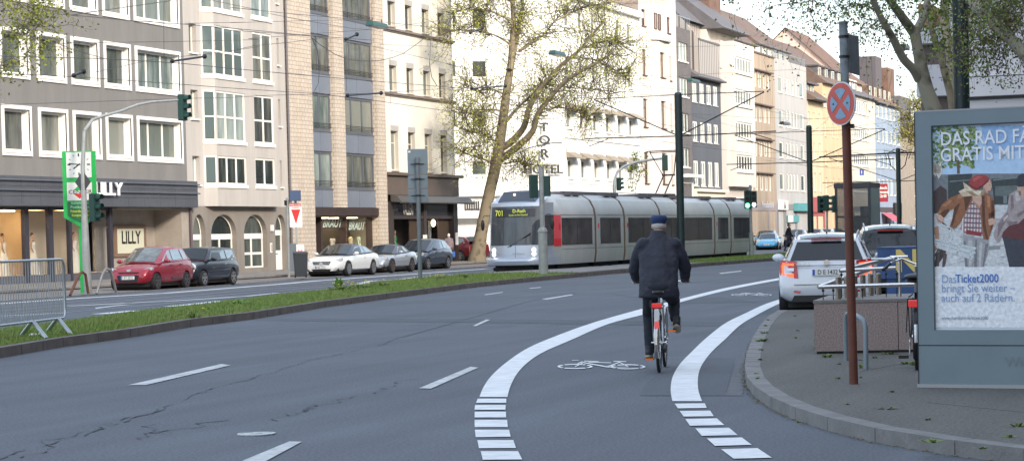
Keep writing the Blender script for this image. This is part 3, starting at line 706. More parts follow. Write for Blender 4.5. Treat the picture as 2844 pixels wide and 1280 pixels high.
mb = MB(); mb.add([FR3.P(101.08,0,.1),FR3.P(104.05,0,.1),FR3.P(104.05,0,2.8),FR3.P(101.08,0,2.8)], [(0,1,2,3)]); mb.build('display_window', mat('teal_pane', (0.06,0.13,0.16), .04, var=.5, scale=1.2, col2=(.03,.05,.06)), B, world=True)
mb = MB(); FR3.box(mb, 101.2, 103.2, .005, .02, 2.05, 2.4); s_ = mb.build('neon_sign', mat('purple_neon_panel', (.12,.03,.12), .5), B, world=True)
mb = MB(); text(mb, 'e-Nachrichten.de', FR3.M(102.2, .025, 2.2), .30, .004, bold=.02); mb.build('lettering', mat('pink_glow', (1,.8,1), .5, emit=(1,.75,1), es=1.6), s_, world=True)
mb = MB(); mb.add([FR3.P(107.42,-1.5,.1),FR3.P(110.7,-1.5,.1),FR3.P(110.7,-1.5,2.8),FR3.P(107.42,-1.5,2.8)], [(0,1,2,3)]); mb.add([FR3.P(104.2,-1.2,.1),FR3.P(107.2,-1.2,.1),FR3.P(107.2,-1.2,2.8),FR3.P(104.2,-1.2,2.8)], [(0,1,2,3)]); mb.build('shop_room', mat('shop_dark', (.05,.04,.035), .8), B, world=True)
mb = MB(); mb.add([FR3.P(107.42,.1,.5),FR3.P(110.7,.1,.5),FR3.P(110.7,.1,2.8),FR3.P(107.42,.1,2.8)], [(0,1,2,3)]); mb.build('display_window', shop_glass, B, world=True)
mb = MB(); FR3.box(mb, 107.8, 110.4, -1.0, -.6, 2.76, 2.79); mb.build('shop_lighting', lampm, B, world=True)  # added light, brightens the gowns in this window
mb = MB(); FR3.box(mb, 104.6, 106.8, -.8, -.5, 2.76, 2.79); mb.build('shop_lighting', lampm, B, world=True)  # second added light, brightens the middle bay of the shop
mb = MB(); FS.box(mb, 113.4, 115.6, -1.1, -.8, 2.64, 2.67); mb.build('shop_lighting', lampm, B, world=True) if False else None
mint = mat('mint_letters', (.50,.62,.55), .5)
mb = MB(); text(mb, 'BRAUT', FR3.M(105.85, .12, 2.45), .62, .004, bold=.02, sx=1.25, shear=.4); text(mb, 'BRAUT', FR3.M(109.05, .12, 2.30), .62, .004, bold=.02, sx=1.1, shear=.4)
text(mb, 'DIE', FR3.M(108.5, .12, 2.66), .22, .004, bold=.02, sx=1.3, shear=.4); mb.build('shop_lettering', mint, B, world=True)
mb = MB()
for i, ch in enumerate('EXKLUSIV'): text(mb, ch, FR3.M(107.33, .305, 2.66-i*.27), .27, .004, bold=.01)
mb.build('pillar_lettering', mat('copper_letters', (.35,.20,.10), .4, .4), B, world=True)
B = building('corner_house', 'cream rendered house with narrow windows and a brown shopfront with an awning', Y=112)
cw = mat('cream_render', (0.70,0.665,0.59), 0.9, var=0.05, scale=0.6, bump=0.1, bscale=50)
cc = [(113.1,114.1),(115.65,116.6),(118.2,119.2),(120.7,121.65)]; cr = [(5.45,7.93),(9.93,11.63),(13.6,15.25)]
holes = [(c[0],c[1],r[0],r[1],.25) for c in cc for r in cr]
mb = MB(); wall_face(mb, FS, 111.98, 123.0, 5.2, 16.4, holes); shell(mb, FS, 111.98, 123.0, 0, 16.4, 11); mb.build('wall', cw, B, world=True)
shut = mat('shutter_box', (.40,.38,.36), .6); wf = mat('window_frame_stone', (.60,.56,.47), .5)
for j, r in enumerate(cr):
 for c in cc:
  w = window(B, FS, c[0]+.002, c[1]-.002, r[0], r[1]-.26, -.24, ms=(.14,), hs=(.70,) if j == 0 else (), fw=.06, fm=wf, gm=gl_dark if j else gl_mid, sill=.05)
  mb = MB(); FS.box(mb, c[0]-.04, c[1]+.06, -.22, .05, r[1]-.25, r[1]+.06); mb.build('shutter_box', shut, w, world=True)
  mb = MB(); FS.box(mb, c[1]-.006, c[1]+.01, -.23, .03, r[0], r[1]-.3); mb.build('jamb', mat('jamb_stone', (.46,.43,.38), .7), w, world=True)
cst = mat('cornice_stone', (.20,.165,.15), .8, var=.2)
for z, p, h in ((9.72,.14,.12),(13.36,.16,.12)):
 mb = MB(); FS.box(mb, 111.98, 123.1, -.05, p, z, z+h); FS.box(mb, 111.98, 123.05, -.05, p*.5, z-.08, z); mb.build('cornice', cst, B, world=True)
mb = MB(); FS.box(mb, 111.9, 123.6, -11, .75, 16.4, 16.6); FS.box(mb, 111.9, 123.7, -11, .9, 16.6, 16.85); mb.hexa([FS.P(111.9,.8,16.85),FS.P(123.6,.8,16.85),FS.P(123.6,-9,16.85),FS.P(111.9,-9,16.85),FS.P(112.5,-3.5,21),FS.P(123,-3.5,21),FS.P(123,-4.5,21),FS.P(112.5,-4.5,21)]); mb.build('roof', mat('eave_brown', (.10,.08,.07), .7), B, world=True)
sb = mat('shop_brown', (.115,.09,.075), .5, var=.12, scale=1.5); sdk = mat('shop_dark_brown', (.045,.035,.032), .45)
mb = MB(); FS.box(mb, 112.1, 123.2, 0, .14, 4.05, 5.15); FS.box(mb, 112.0, 123.6, 0, .32, 5.15, 5.32); mb.build('fascia', sb, B, world=True)
mb = MB(); mb.hexa([FS.P(112.5,.15,3.66),FS.P(112.5,.85,3.60),FS.P(123.9,.85,3.60),FS.P(123.9,.15,3.66),FS.P(112.5,.15,4.04),FS.P(112.5,.55,3.98),FS.P(123.9,.55,3.98),FS.P(123.9,.15,4.04)])
mb.tube([FS.P(112.4,.82,3.62), FS.P(124,.82,3.62)], .07, 8); mb.build('awning_box', mat('awning_dark', (.07,.065,.06), .5), B, world=True)
mb = MB(); FS.box(mb, 112.1, 113.0, -.3, .1, .1, 3.66); FS.box(mb, 122.3, 123.0, -.3, .1, .1, 3.66); FS.box(mb, 117.6, 118.05, -.3, .08, .1, 3.66); FS.box(mb, 113.0, 122.3, -.3, .05, 2.68, 2.86); FS.box(mb, 113, 122.3, -.3, .02, .1, .45); mb.build('shop_frame', sdk, B, world=True)
mb = MB(); FS.box(mb, 113.0, 117.6, -.3, -.1, 2.86, 3.66); FS.box(mb, 118.05, 122.3, -.3, -.1, 2.86, 3.66); mb.build('sign_band', mat('sign_band_dark', (.028,.03,.045), .2, coat=.5), B, world=True)
mb = MB(); text(mb, 'VALLERI', FS.M(115.2, .07, 3.22), 1.0, .01, bold=.0, sx=.42); text(mb, 'COUTURE', FS.M(113.6, -.095, 3.2), .2, .01); text(mb, 'MODE', FS.M(117.0, -.095, 3.2), .2, .01); FS.box(mb, 120.5, 121.6, -.1, -.09, 2.95, 3.4) if False else None
mb.build('shop_lettering', mat('ivory_letters', (.72,.70,.64), .5), B, world=True)
mb = MB(); FS.box(mb, 113, 122.3, -1.6, -1.5, .1, 2.7); mb.build('shop_room', mat('shop_dark', (.05,.04,.035), .8), B, world=True)
for u0, u1 in ((113.0,115.9),(118.05,120.3)):
 mb = MB(); mb.add([FS.P(u0,-.15,.45),FS.P(u1,-.15,.45),FS.P(u1,-.15,2.68),FS.P(u0,-.15,2.68)], [(0,1,2,3)]); mb.build('display_window', shop_glass, B, world=True)
for u0, u1 in ((115.9,117.6),(120.35,122.2)):
 mb = MB(); FS.box(mb, u0, u1, -.25, -.2, .1, 2.68); k = u0
 while k < u1-.05: FS.box(mb, k, k+.05, -.21, -.15, .45, 2.6); k += .13
 mb.build('folding_grille', mat('grille_bronze', (.10,.07,.055), .5, .3), B, world=True)
mb = MB(); FS.box(mb, 118.1, 118.75, .085, .10, .95, 1.85) if False else FS.box(mb, 117.35, 117.95, .075, .10, .95, 1.75); mb.build('notice', white, B, world=True); mb = MB(); FS.box(mb, 122.5, 122.95, .105, .12, 1.1, 1.85); mb.build('notice', white, B, world=True)
mb = MB(); FS.box(mb, 118.15, 119.1, -.8, -.75, .5, 2.6); mb.build('display_panel', mat('panel_grey', (.26,.28,.30), .6), B, world=True); mb = MB(); FS.box(mb, 119.8, 120.25, -.8, -.75, .5, 2.6); mb.build('display_panel', mat('panel_grey', (.26,.28,.30), .6), B, world=True)
mb = MB(); mb.tube([FS.P(112.02,.1,.1), FS.P(112.02,.1,16.4)], .05, 8); mb.build('drainpipe', mat('pipe_zinc', (.16,.15,.16), .5, .3), B, world=True)
mb = MB(); mb.lathe([(.02,2.2),(.16,2.3),(.20,2.45),(.16,2.58),(.03,2.66)], c=(-48.3,119.85,0), n=14); mb.build('globe_lamp', mat('warm_lamp', (1,.85,.6), .5, emit=(1,.78,.5), es=2.5), B, world=True, smooth=True)
B = building('hotel', 'bright white corner hotel with striped awnings over its windows', Y=143)
hw = mat('hotel_white', (0.84,0.83,0.80), 0.85, var=0.03, scale=0.4)
P0, P1, P2, P3 = (-60.0, 134.9), (-51.0, 141.1), (-48.0, 144.2), (-48.0, 163.2)
FHa = Fr(P0, (P1[0]-P0[0], P1[1]-P0[1])); LHa = math.hypot(P1[0]-P0[0], P1[1]-P0[1])
FHb = Fr(P1, (P2[0]-P1[0], P2[1]-P1[1])); LHb = math.hypot(P2[0]-P1[0], P2[1]-P1[1])
def onFr(fr, px, py):   # pixel -> (u, z) on a vertical plane
 d = ray(px, py); o = fr.o; n = fr.n
 t = (o.x*n.x + o.y*n.y)/(d.x*n.x + d.y*n.y); p = (d.x*t, d.y*t)
 return (Vector(p) - o).dot(fr.u), CAM_H + d.z*t
awn = mat('awning_stripe', (0.30,0.255,0.20), .8, var=.15, scale=8)
hcols = [(144.8,146.0),(147.9,149.05),(151.0,152.15),(154.1,155.3),(157.15,158.3),(160.1,161.25)]
hrows = [(5.56,6.85),(9.08,10.28),(12.75,14.1),(16.2,17.6)]
holes = [(c[0],c[1],r[0],r[1],.25) for c in hcols for r in hrows]
hcL = []
for (x0, x1) in ((33,68),(168,272)):
 for (y0, y1) in ((62,195),(405,522),(725,855),(1078,1175)):
  a = onFr(FHa, *Zp(5, x0, y0)); b = onFr(FHa, *Zp(5, x1, y1)); hcL.append((a[0], b[0], b[1], a[1], .12))
a0 = onFr(FHa, *Zp(5, 360, 400))[0]
for h in [q for q in hcL if q[1]-q[0] > 1.3]: hcL.append((a0, a0+1.4, h[2], h[3], .12))
mb = MB()
wall_face(mb, FS, 144.2, 163.2, 3.0, 18.5, holes); wall_face(mb, FHa, 0, LHa, 3.0, 18.5, hcL)
hcB = [(LHb*.40, LHb*.40+1.0, r[0], r[1], .2) for r in hrows[2:]] if False else []
mb.add([(*P1,3.0),(*P2,3.0),(*P2,18.5),(*P1,18.5)], [(0,1,2,3)])
mb.poly([(*P0,18.5),(*P1,18.5),(*P2,18.5),(*P3,18.5),(-62,163.2,18.5)])
mb.add([(*P3,0),(-60,163.2,0),(-60,163.2,18.5),(*P3,18.5)], [(0,1,2,3)])
mb.build('wall', hw, B, world=True)
mb = MB()   # ground floor, set a little back
g0, g1 = (-60.4,135.6), (-51.3,141.8)
mb.prism([g0, g1, (-48.5,144.7), (-48.5,163.1), (-60,163.1)], 0.1, 3.0); mb.build('ground_floor_wall', hw, B, world=True)
mb = MB(); mb.prism([(-60.3,135.5), (-51.27,141.7), (-48.44,144.65), (-48.44,163.0), (-60,163.0)], 0.11, .55); mb.build('plinth', black, B, world=True)
mb = MB()   # string course / canopy between the floors
for (z0, z1, e) in ((4.35,4.62,.35),(4.62,5.0,.22),(2.85,3.0,.18)):
 mb.prism([(-60.2-e*.2,134.8-e), (-50.9+e*.2,141.0-e), (-48+e,144.1), (-48+e,163.15), (-60,163.15)], z0, z1)
mb.build('string_course', hw, B, world=True)
mb = MB(); mb.prism([(-60.2,134.4), (-50.7,140.8), (-47.6,144.0), (-47.6,163.3), (-60,163.3)], 18.3, 18.75); mb.build('cornice', hw, B, world=True)
def awning(B, fr, u0, u1, z, h=.42, p=.75):
 mb = MB(); P = fr.P
 mb.add([P(u0,.02,z+h),P(u1,.02,z+h),P(u1-.12*0,p,z),P(u0,p,z)], [(0,3,2,1)]); mb.add([P(u0,.02,z+h),P(u0,p,z),P(u0,.02,z)], [(0,1,2)]); mb.add([P(u1,.02,z+h),P(u1,.02,z),P(u1,p,z)], [(0,1,2)])
 mb.add([P(u0,p,z),P(u1,p,z),P(u1,p,z-.1),P(u0,p,z-.1)], [(0,1,2,3)])
 mb.build('awning', awn, B, world=True)
gdk = glass_mat('pane_hotel', (.07,.085,.09), (.20,.22,.21))
for i, r in enumerate(hrows):
 for c in hcols:
  window(B, FS, c[0]+.002, c[1]-.002, r[0], r[1], -.2, ms=(), fw=.08, gm=gdk, sill=.10, sd=.12)
  if i < 2: awning(B, FS, c[0]-.25, c[1]+.75, r[1]+.12)
  if i == 1:
   mb = MB(); FS.box(mb, c[0]-.1, c[1]+.3, 0, .05, r[0]-.55, r[0]-.18); mb.build('relief_panel', mat('relief_stone', (.66,.63,.57), .8), B, world=True)
for h in hcL: window(B, FHa, h[0]+.002, h[1]-.002, h[2], h[3], -.1, ms=(.5,) if h[1]-h[0] > 1.3 else (), fw=.07, gm=gl_dark, sill=.12, sd=.08)
for h in hcL:
 if h[1]-h[0] > 1.3:
  mb = MB(); FHa.box(mb, h[0]-.5, h[1]+.15, 0, .35, h[3]+.05, h[3]+.12); mb.build('window_hood', mat('hood_grey', (.42,.42,.43), .7), B, world=True)
mb = MB(); FS.box(mb, 144.3, 163, 0, .10, 8.35, 8.5); FS.box(mb, 144.3, 163, 0, .10, 5.15, 5.3); mb.build('sill_band', hw, B, world=True)
letm = mat('dark_letters', (.035,.032,.035), .5)
bx = [onFr(FHb, *Zp(6, x, 175)) for x in (495, 765)]
mb = MB(); text(mb, 'HOTEL', FHb.M((bx[0][0]+bx[1][0])/2, .35, bx[0][1]), .86, .08, bold=.02, sx=(bx[1][0]-bx[0][0])/2.75); 
for i, ch in enumerate('VICTOR'[::-1]):
 x, y = {0:(640,1035), 1:(640,943), 2:(636,860)}.get(i, (630,860-(i-2)*100))
 q = onFr(FHb, *Zp(5, x, y)); text(mb, ch, FHb.M(q[0], .35, q[1]), .85, .08, bold=.02, sx=1.3)
mb.build('hotel_lettering', letm, B, world=True)
mb = MB()
for k in range(-3, 4):
 q = onFr(FHa, *Zp(6, 170, 412)); FHa.box(mb, q[0]+k*.16-.04, q[0]+k*.16+.04, .02, .08, q[1]-.25-.1*abs(math.cos(k)), q[1]+.22+.12*abs(math.sin(k*1.3)))
q = onFr(FHa, *Zp(6, 170, 412)); FHa.box(mb, q[0]-.5, q[0]+.5, .02, .07, q[1]-.32, q[1]-.22); mb.build('wall_crest', letm, B, world=True)
mb = MB()   # roof terrace railing and attic
mb.prism([(-59,137.5), (-52,142.5), (-50.5,145), (-50.5,163.2), (-60,163.2)], 18.75, 21.5); mb.build('attic', mat('attic_brown', (.30,.24,.20), .8), B, world=True)
mb = MB()
for k in range(40): FS.box(mb, 153.0+k*.25, 153.04+k*.25, .1, .14, 18.75, 19.7)
FS.box(mb, 153, 163.1, .08, .16, 19.7, 19.78); mb.build('terrace_railing', mat('rail_brown', (.13,.08,.06), .6), B, world=True)
def house(name, label, u0, u1, zt, wm, rows, cols, gm=gl_mid, fm=None, back=12, ms=(.5,), hs=(), depth=.22, zb=0.0, roof=None, base=None, X=-48.0, sill=.08, fw=.08, extra=None, wd=-.18, mss=None):
 B = building(name, label, X=X, Y=u0); fr = Fr((X, 0))
 holes = [(c[0],c[1],r[0],r[1],depth) for r in rows for c in cols]
 mb = MB(); wall_face(mb, fr, u0+.01, u1, zb, zt, holes); shell(mb, fr, u0+.01, u1, zb, zt, back); mb.build('wall', wm, B, world=True)
 for r in rows:
  for i, c in enumerate(cols): window(B, fr, c[0]+.002, c[1]-.002, r[0], r[1], wd, ms=(mss[i] if mss else ms), hs=hs, fw=fw, gm=gm, fm=fm, sill=sill, sd=.1)
 if roof:
  rm, ez, rz_, ov, setb = roof
  mb = MB(); X1 = X + ov; Xr = X - setb
  mb.add([(X1,u0,ez),(X1,u1,ez),(Xr,u1,rz_),(Xr,u0,rz_),(X-2*setb,u0,ez),(X-2*setb,u1,ez),(X1,u0,ez-.15),(X1,u1,ez-.15),(X-2*setb,u0,ez-.15),(X-2*setb,u1,ez-.15)],
   [(0,1,2,3),(3,2,5,4),(0,6,7,1),(0,3,4,8,6),(1,7,9,5,2),(6,8,9,7)]); mb.build('roof', rm, B, world=True)
  mb = MB(); mb.tube([(X1+.06,u0+.05,ez-.08),(X1+.06,u1-.05,ez-.08)], .09, 6); mb.build('gutter', mat('pipe_zinc', (.16,.15,.16), .5, .3), B, world=True)
 if base:
  bm, z0, z1, gaps = base
  mb = MB(); cur = u0+.02
  hl = [(a, b, z0+.4, z1, .3) for a, b in gaps]
  mb2 = MB(); wall_face(mb2, Fr((X+.05,0)), u0+.02, u1-.02, z0, z1+.6, [(a,b,z0+.25,z1,.3) for a,b in gaps]); mb2.add([(X+.05,u0+.02,z1+.6),(X+.05,u1-.02,z1+.6),(X-.1,u1-.02,z1+.6),(X-.1,u0+.02,z1+.6)], [(0,1,2,3)])
  mb2.build('shop_front', bm, B, world=True)
  for a, b in gaps: window(B, Fr((X+.05,0)), a+.003, b-.003, z0+.25, z1, -.22, ms=(.5,), fw=.09, gm=gl_shop, fm=dk, name='display_window')
 return B, fr
tilebr = mat('roof_tile_brown', (0.15,0.105,0.085), .85, var=.3, scale=1.2, bump=.5, bscale=14)
tilegr = mat('roof_slate_grey', (0.12,0.115,0.125), .8, var=.2, scale=1.2, bump=.4, bscale=14)
tilered = mat('roof_tile_red', (0.165,0.10,0.075), .85, var=.3, scale=1.2, bump=.5, bscale=14)
w6 = mat('rose_white_render', (0.70,0.63,0.57), .88, var=.04, scale=.5); fbr = mat('window_frame_brown', (.10,.05,.04), .5)
g6 = glass_mat('pane_brownish', (.04,.035,.035), (.26,.22,.18), hi=.8)
B, fr = house('town_house', 'pinkish white town house with dark brown windows and a shallow central bay', 163.3, 174.2, 21.6, w6,
 [(5.45,7.9),(9.9,12.1),(13.98,16.0),(17.85,19.15)], [(164.1,165.25),(171.5,172.5)], gm=g6, fm=fbr, ms=(), hs=(.7,), sill=.08)
FB6 = Fr((-47.55,0)); rr_ = [(5.45,7.9),(9.9,12.1),(13.98,16.0)]
hl = [(167.65,169.05,r[0],r[1],.3) for r in rr_]
FBl = Fr((-48,166.7), (.45,.6)); mb = MB(); wall_face(mb, FB6, 167.3, 170.4, 4.6, 16.9, hl)
mb.add([(-48,166.7,4.6),(-47.55,167.3,4.6),(-47.55,167.3,16.9),(-48,166.7,16.9)], [(0,1,2,3)]); mb.add([(-47.55,170.4,4.6),(-48,170.9,4.6),(-48,170.9,16.9),(-47.55,170.4,16.9)], [(0,1,2,3)])
mb.prism([(-48,166.7),(-48,170.9),(-47.55,170.4),(-47.55,167.3)], 16.85, 16.9); mb.prism([(-48,166.7),(-48,170.9),(-47.55,170.4),(-47.55,167.3)], 4.6, 4.65)
mb.build('bay', w6, B, world=True)
for h in hl: window(B, FB6, h[0]+.002, h[1]-.002, h[2], h[3], -.25, ms=(), hs=(.7,), gm=g6, fm=fbr, sill=.08)
for (z0, z1) in rr_: window(B, Fr((-47.98+.0,0)), 170.95+0, 171.4, z0, z1, -.02, gm=g6, fm=fbr) if False else None
mb = MB(); mb.prism([(-48,166.4),(-48,171.2),(-47.4,170.6),(-47.2,168.9),(-47.4,167.1)], 16.9, 17.15); mb.build('bay_hood', mat('hood_grey', (.42,.42,.43), .7), B, world=True)
window(B, FS, 167.6, 168.35, 17.85, 19.15, .02, gm=g6, fm=fbr); window(B, FS, 168.75, 169.45, 17.85, 19.15, .02, gm=g6, fm=fbr)
clk = brick_mat('grey_clinker', (.17,.155,.155), (.12,.11,.115), (.09,.085,.085), .26, .08, .01)
B, fr = house('clinker_house', 'narrow dark grey brick house with squarish white windows', 174.3, 178.7, 18.6, clk,
 [(7.0,8.6),(9.9,11.5),(12.9,14.45),(15.85,17.4)], [(174.75,177.7)], gm=gl_pale, ms=(.33,.66), sill=.12, base=(white, 0, 5.6, [(174.9,178.2)]))
mb = MB(); FS.box(mb, 174.3, 178.9, -.1, .9, 6.1, 6.35); mb.build('canopy', white, B, world=True)
mb = MB()
for k in range(9): FS.box(mb, 174.4+k*.5, 174.44+k*.5, .0, .04, 18.6, 19.5)
FS.box(mb, 174.3, 178.7, -.02, .06, 19.5, 19.57); mb.build('terrace_railing', steel, B, world=True)
mb = MB(); FS.box(mb, 174.3, 178.7, -6, -1.8, 18.6, 21.2); mb.build('attic', mat('attic_cream', (.62,.56,.48), .85), B, world=True)
d8 = mat('anthracite_render', (0.095,0.105,0.125), .85, var=.08, scale=.6)
B, fr = house('low_house', 'low anthracite house with narrow white framed windows and slate roof', 178.75, 188.7, 14.75, d8,
 [(5.44,7.6),(9.25,10.95),(12.6,14.3)], [(178.95,180.4),(181.4,182.85),(183.8,185.25),(186.1,187.5)], gm=gl_pale, ms=(.5,), fw=.17, sill=.05, depth=.12, wd=-.08,
 roof=(tilegr, 14.85, 19.2, .5, 6.5), base=(white, 0, 3.6, [(179.2,182.5),(183.2,187.8)]))
mb = MB(); FS.box(mb, 178.75, 188.7, 0, .6, 4.95, 5.2); FS.box(mb, 178.75, 188.6, 0, .3, 4.2, 4.95); mb.build('fascia', mat('cream_fascia', (.72,.66,.55), .7), B, world=True)
seamm = mat('standing_seam_cladding', (0.40,0.37,0.345), .55, .2)
_nt = seamm.node_tree; _b = _nt.nodes['Principled BSDF']; _tc = _nt.nodes.new('ShaderNodeTexCoord'); _wv = _nt.nodes.new('ShaderNodeTexWave'); _wv.inputs['Scale'].default_value = 1.05; _wv.bands_direction = 'DIAGONAL'
_mp = _nt.nodes.new('ShaderNodeMapping'); _mp.inputs['Scale'].default_value = (1,1,0); _nt.links.new(_tc.outputs['Object'], _mp.inputs['Vector']); _nt.links.new(_mp.outputs[0], _wv.inputs['Vector'])
_cr = _nt.nodes.new('ShaderNodeValToRGB'); _cr.color_ramp.elements[0].color = (.12,.105,.10,1); _cr.color_ramp.elements[0].position = .12; _cr.color_ramp.elements[1].color = (.46,.42,.39,1); _cr.color_ramp.elements[1].position = .3
_nt.links.new(_wv.outputs['Fac'], _cr.inputs[0]); _nt.links.new(_cr.outputs[0], _b.inputs['Base Color'])
w9 = mat('warm_white_render', (0.62,0.59,0.54), .88, var=.05, scale=.5)
B, fr = house('bay_house', 'tall pale house with a full height bay of ribbon windows and seamed metal gable', 188.75, 199.0, 18.6, mat('beige_side', (.52,.47,.43), .85, var=.05),
 [], [], roof=(tilegr, 19.8, 24.3, .3, 5.5), base=(white, 0, 4.0, [(190,193.5),(194,198.2)]))
FB9 = Fr((-47.3,0)); r9 = [(7.0,8.45),(9.95,11.45),(12.97,14.4),(15.97,17.33)]
hl = [(191.5,197.9,r[0],r[1],.2) for r in r9]; mb = MB(); wall_face(mb, FB9, 190.95, 198.9, 5.6, 18.6, hl)
for a, b in (((-47.3,190.95),(-48,190.95)),((-48,198.9),(-47.3,198.9))): mb.add([(*b,5.6),(*a,5.6),(*a,18.6),(*b,18.6)], [(0,1,2,3)])
mb.prism([(-48,190.95),(-48,198.9),(-47.3,198.9),(-47.3,190.95)], 5.55, 5.6); mb.prism([(-48,190.95),(-48,198.9),(-47.3,198.9),(-47.3,190.95)], 18.6, 18.65); mb.build('bay', w9, B, world=True)
for h in hl: window(B, FB9, h[0]+.002, h[1]-.002, h[2], h[3], -.15, ms=(.17,.33,.5,.67,.83), fw=.16, gm=gl_mid, sill=.2, sd=.15)
mb = MB(); mb.add([(-49.2,188.8,14),(-60,188.8,14),(-60,188.8,23),(-53.5,188.8,24.4),(-49.2,188.8,19.8)], [(0,1,2,3,4)]); mb.box(-60,-49.2,188.81,199.0,18.6,19.8)
mb.build('upper_wall', w9, B, world=True)
mb = MB(); mb.box(-60,-48.02,181.6,188.68,14.9,18.2); mb.add([(-48.05,181.5,14.9),(-60,181.5,14.9),(-60,181.5,23.4),(-53.5,181.5,24.0),(-49.6,181.5,20.2),(-48.05,181.5,18.2)], [(0,1,2,3,4,5)])
mb.box(-60,-49.8,181.6,188.75,18.2,19.9); mb.build('metal_gable', seamm, B, world=True)
mb = MB(); FS.box(mb, 181.6, 188.7, -.5, .05, 18.05, 18.2); mb.build('gutter', mat('pipe_zinc', (.16,.15,.16), .5, .3), B, world=True)
mb = MB(); mb.add([(-49.3,181.4,19.95),(-49.3,188.75,19.95),(-54.0,188.75,24.3),(-54.0,181.4,24.3)], [(0,1,2,3)]); mb.build('roof', tilegr, B, world=True)
window(B, Fr((-49.75,0)), 183.2, 184.9, 18.4, 19.6, .02, gm=gl_pale)
mb = MB(); mb.box(-53.0,-51.6,183.2,185.4,22.5,24.9); mb.box(-53.1,-51.5,183.1,185.5,24.9,25.05); mb.build('chimney', tilered, B, world=True)
rib = mat('ribbed_stone', (0.38,0.305,0.235), .85, var=.3, scale=2.0, stretch=(1,1,.08))
B, fr = house('ribbed_stone_house', 'tan stone-clad block with brown framed ribbons of windows', 199.05, 210.3, 18.4, rib,
 [(5.32,6.9),(8.6,10.15),(11.9,13.45),(15.2,16.7)], [(199.2,208.6)], gm=gl_dark, fm=mat('ribbon_stone', (.33,.27,.23), .7), ms=(.2,.4,.6,.8), fw=.30, sill=.12, sm=None if False else None) if False else house('ribbed_stone_house', 'tan stone-clad block with brown framed ribbons of windows', 199.05, 210.3, 18.4, rib,
 [(5.32,6.9),(8.6,10.15),(11.9,13.45),(15.2,16.7)], [(199.5,200.9),(201.5,202.9),(203.5,204.9),(205.5,206.9),(207.3,208.4)], gm=gl_mid, ms=(.5,), fw=.15, sill=.0,
 roof=(tilebr, 19.75, 23.6, -1.6, 6.5), base=(mat('mauve_fascia', (.28,.25,.26), .7), 0, 3.4, [(199.6,206.4),(207,209.6)]))
hoodm = mat('hood_brown', (.16,.11,.09), .7)
for z in (6.95,10.2,13.5,16.75):
 mb = MB(); FS.box(mb, 199.1, 208.9, 0, .3, z, z+.12); mb.build('ribbon_hood', hoodm, B, world=True)
mb = MB(); FS.box(mb, 199.1, 210.3, -9, -1.9, 18.4, 19.75); mb.build('penthouse', w9, B, world=True)
mb = MB(); FS.box(mb, 199.1, 210.3, -.05, .12, 18.4, 18.55); mb.build('cornice', hoodm, B, world=True)
mb = MB(); text(mb, 'Porzellanklinik', FS.M(206.2, .07, 3.95), .85, .01, bold=.02); mb.build('shop_lettering', mat('pale_letters', (.62,.62,.66), .5), B, world=True)
mb = MB(); mb.box(-52.4,-51.0,197.0,201.2,21.5,24.1); mb.box(-52.5,-50.9,196.9,201.3,24.1,24.3); mb.build('chimney', tilered, B, world=True)
w11 = mat('pale_grey_render', (0.42,0.415,0.41), .88, var=.04, scale=.5)
c11 = [(211.95,213.7),(215.2,215.95),(216.7,217.45),(218.2,218.95),(219.7,220.45),(221.9,223.6)]
B, fr = house('pale_grey_block', 'plain pale grey block with four slim windows between two wider ones per floor', 210.35, 225.3, 18.5, w11,
 [(5.45,7.15),(8.7,10.3),(11.85,13.5),(15.2,16.8)], c11, gm=gl_pale, ms=(), fw=.12, sill=.06, depth=.12, wd=-.1, roof=(tilebr, 20.1, 24.0, -1.6, 6.5),
 base=(mat('shop_stone_grey', (.22,.22,.22), .7), 0, 3.5, [(210.9,213.2),(214.4,218.6),(219.4,224.4)]))
mb = MB(); FS.box(mb, 210.4, 225.3, -10, -1.9, 18.5, 20.1); mb.build('penthouse', w9, B, world=True)
mb = MB()
for k in range(40): FS.box(mb, 210.6+k*.37, 210.63+k*.37, -.1, -.06, 18.5, 19.2)
FS.box(mb, 210.5, 225.2, -.12, -.04, 19.2, 19.26); mb.build('terrace_railing', steel, B, world=True)
for k in range(5): window(B, Fr((-49.9,0)), 212+k*2.5, 213.3+k*2.5, 18.6, 19.9, .02, gm=gl_mid)
mb = MB(); FS.box(mb, 210.5, 214.2, .06, .3, 3.5, 4.45); s_ = mb.build('sign_box', white, B, world=True)
mb = MB()   # black cat emblem: body, head with ears, tail
q = lambda u, z: FS.P(212.6+u, .31, 3.98+z)
mb.poly([q(-.25,-.38),(q(.25,-.38)),q(.28,-.15),q(.15,.05),q(.10,.15),q(-.10,.15),q(-.15,.05),q(-.28,-.15)])
mb.poly([q(-.14,.12),q(.14,.12),q(.16,.28),q(.13,.40),q(.07,.31),q(-.07,.31),q(-.13,.40),q(-.16,.28)]); mb.poly([q(.25,-.38),q(.5,-.1),q(.55,.2),q(.5,.2),q(.44,-.05),q(.22,-.3)])
mb.build('cat_emblem', black, s_, world=True)
teal = mat('teal_sign', (.10,.32,.34), .5)
mb = MB(); FS.box(mb, 217.8, 224.4, .06, .5, 3.4, 4.2); s_ = mb.build('sign_box', teal, B, world=True)
mb = MB(); FS.box(mb, 214.5, 219.6, .06, .2, 2.25, 2.95); s_ = mb.build('sign_box', teal, B, world=True)
mb = MB(); FS.box(mb, 214.52, 216.8, .2, .21, 2.27, 2.93); mb.build('sign_panel', white, s_, world=True)
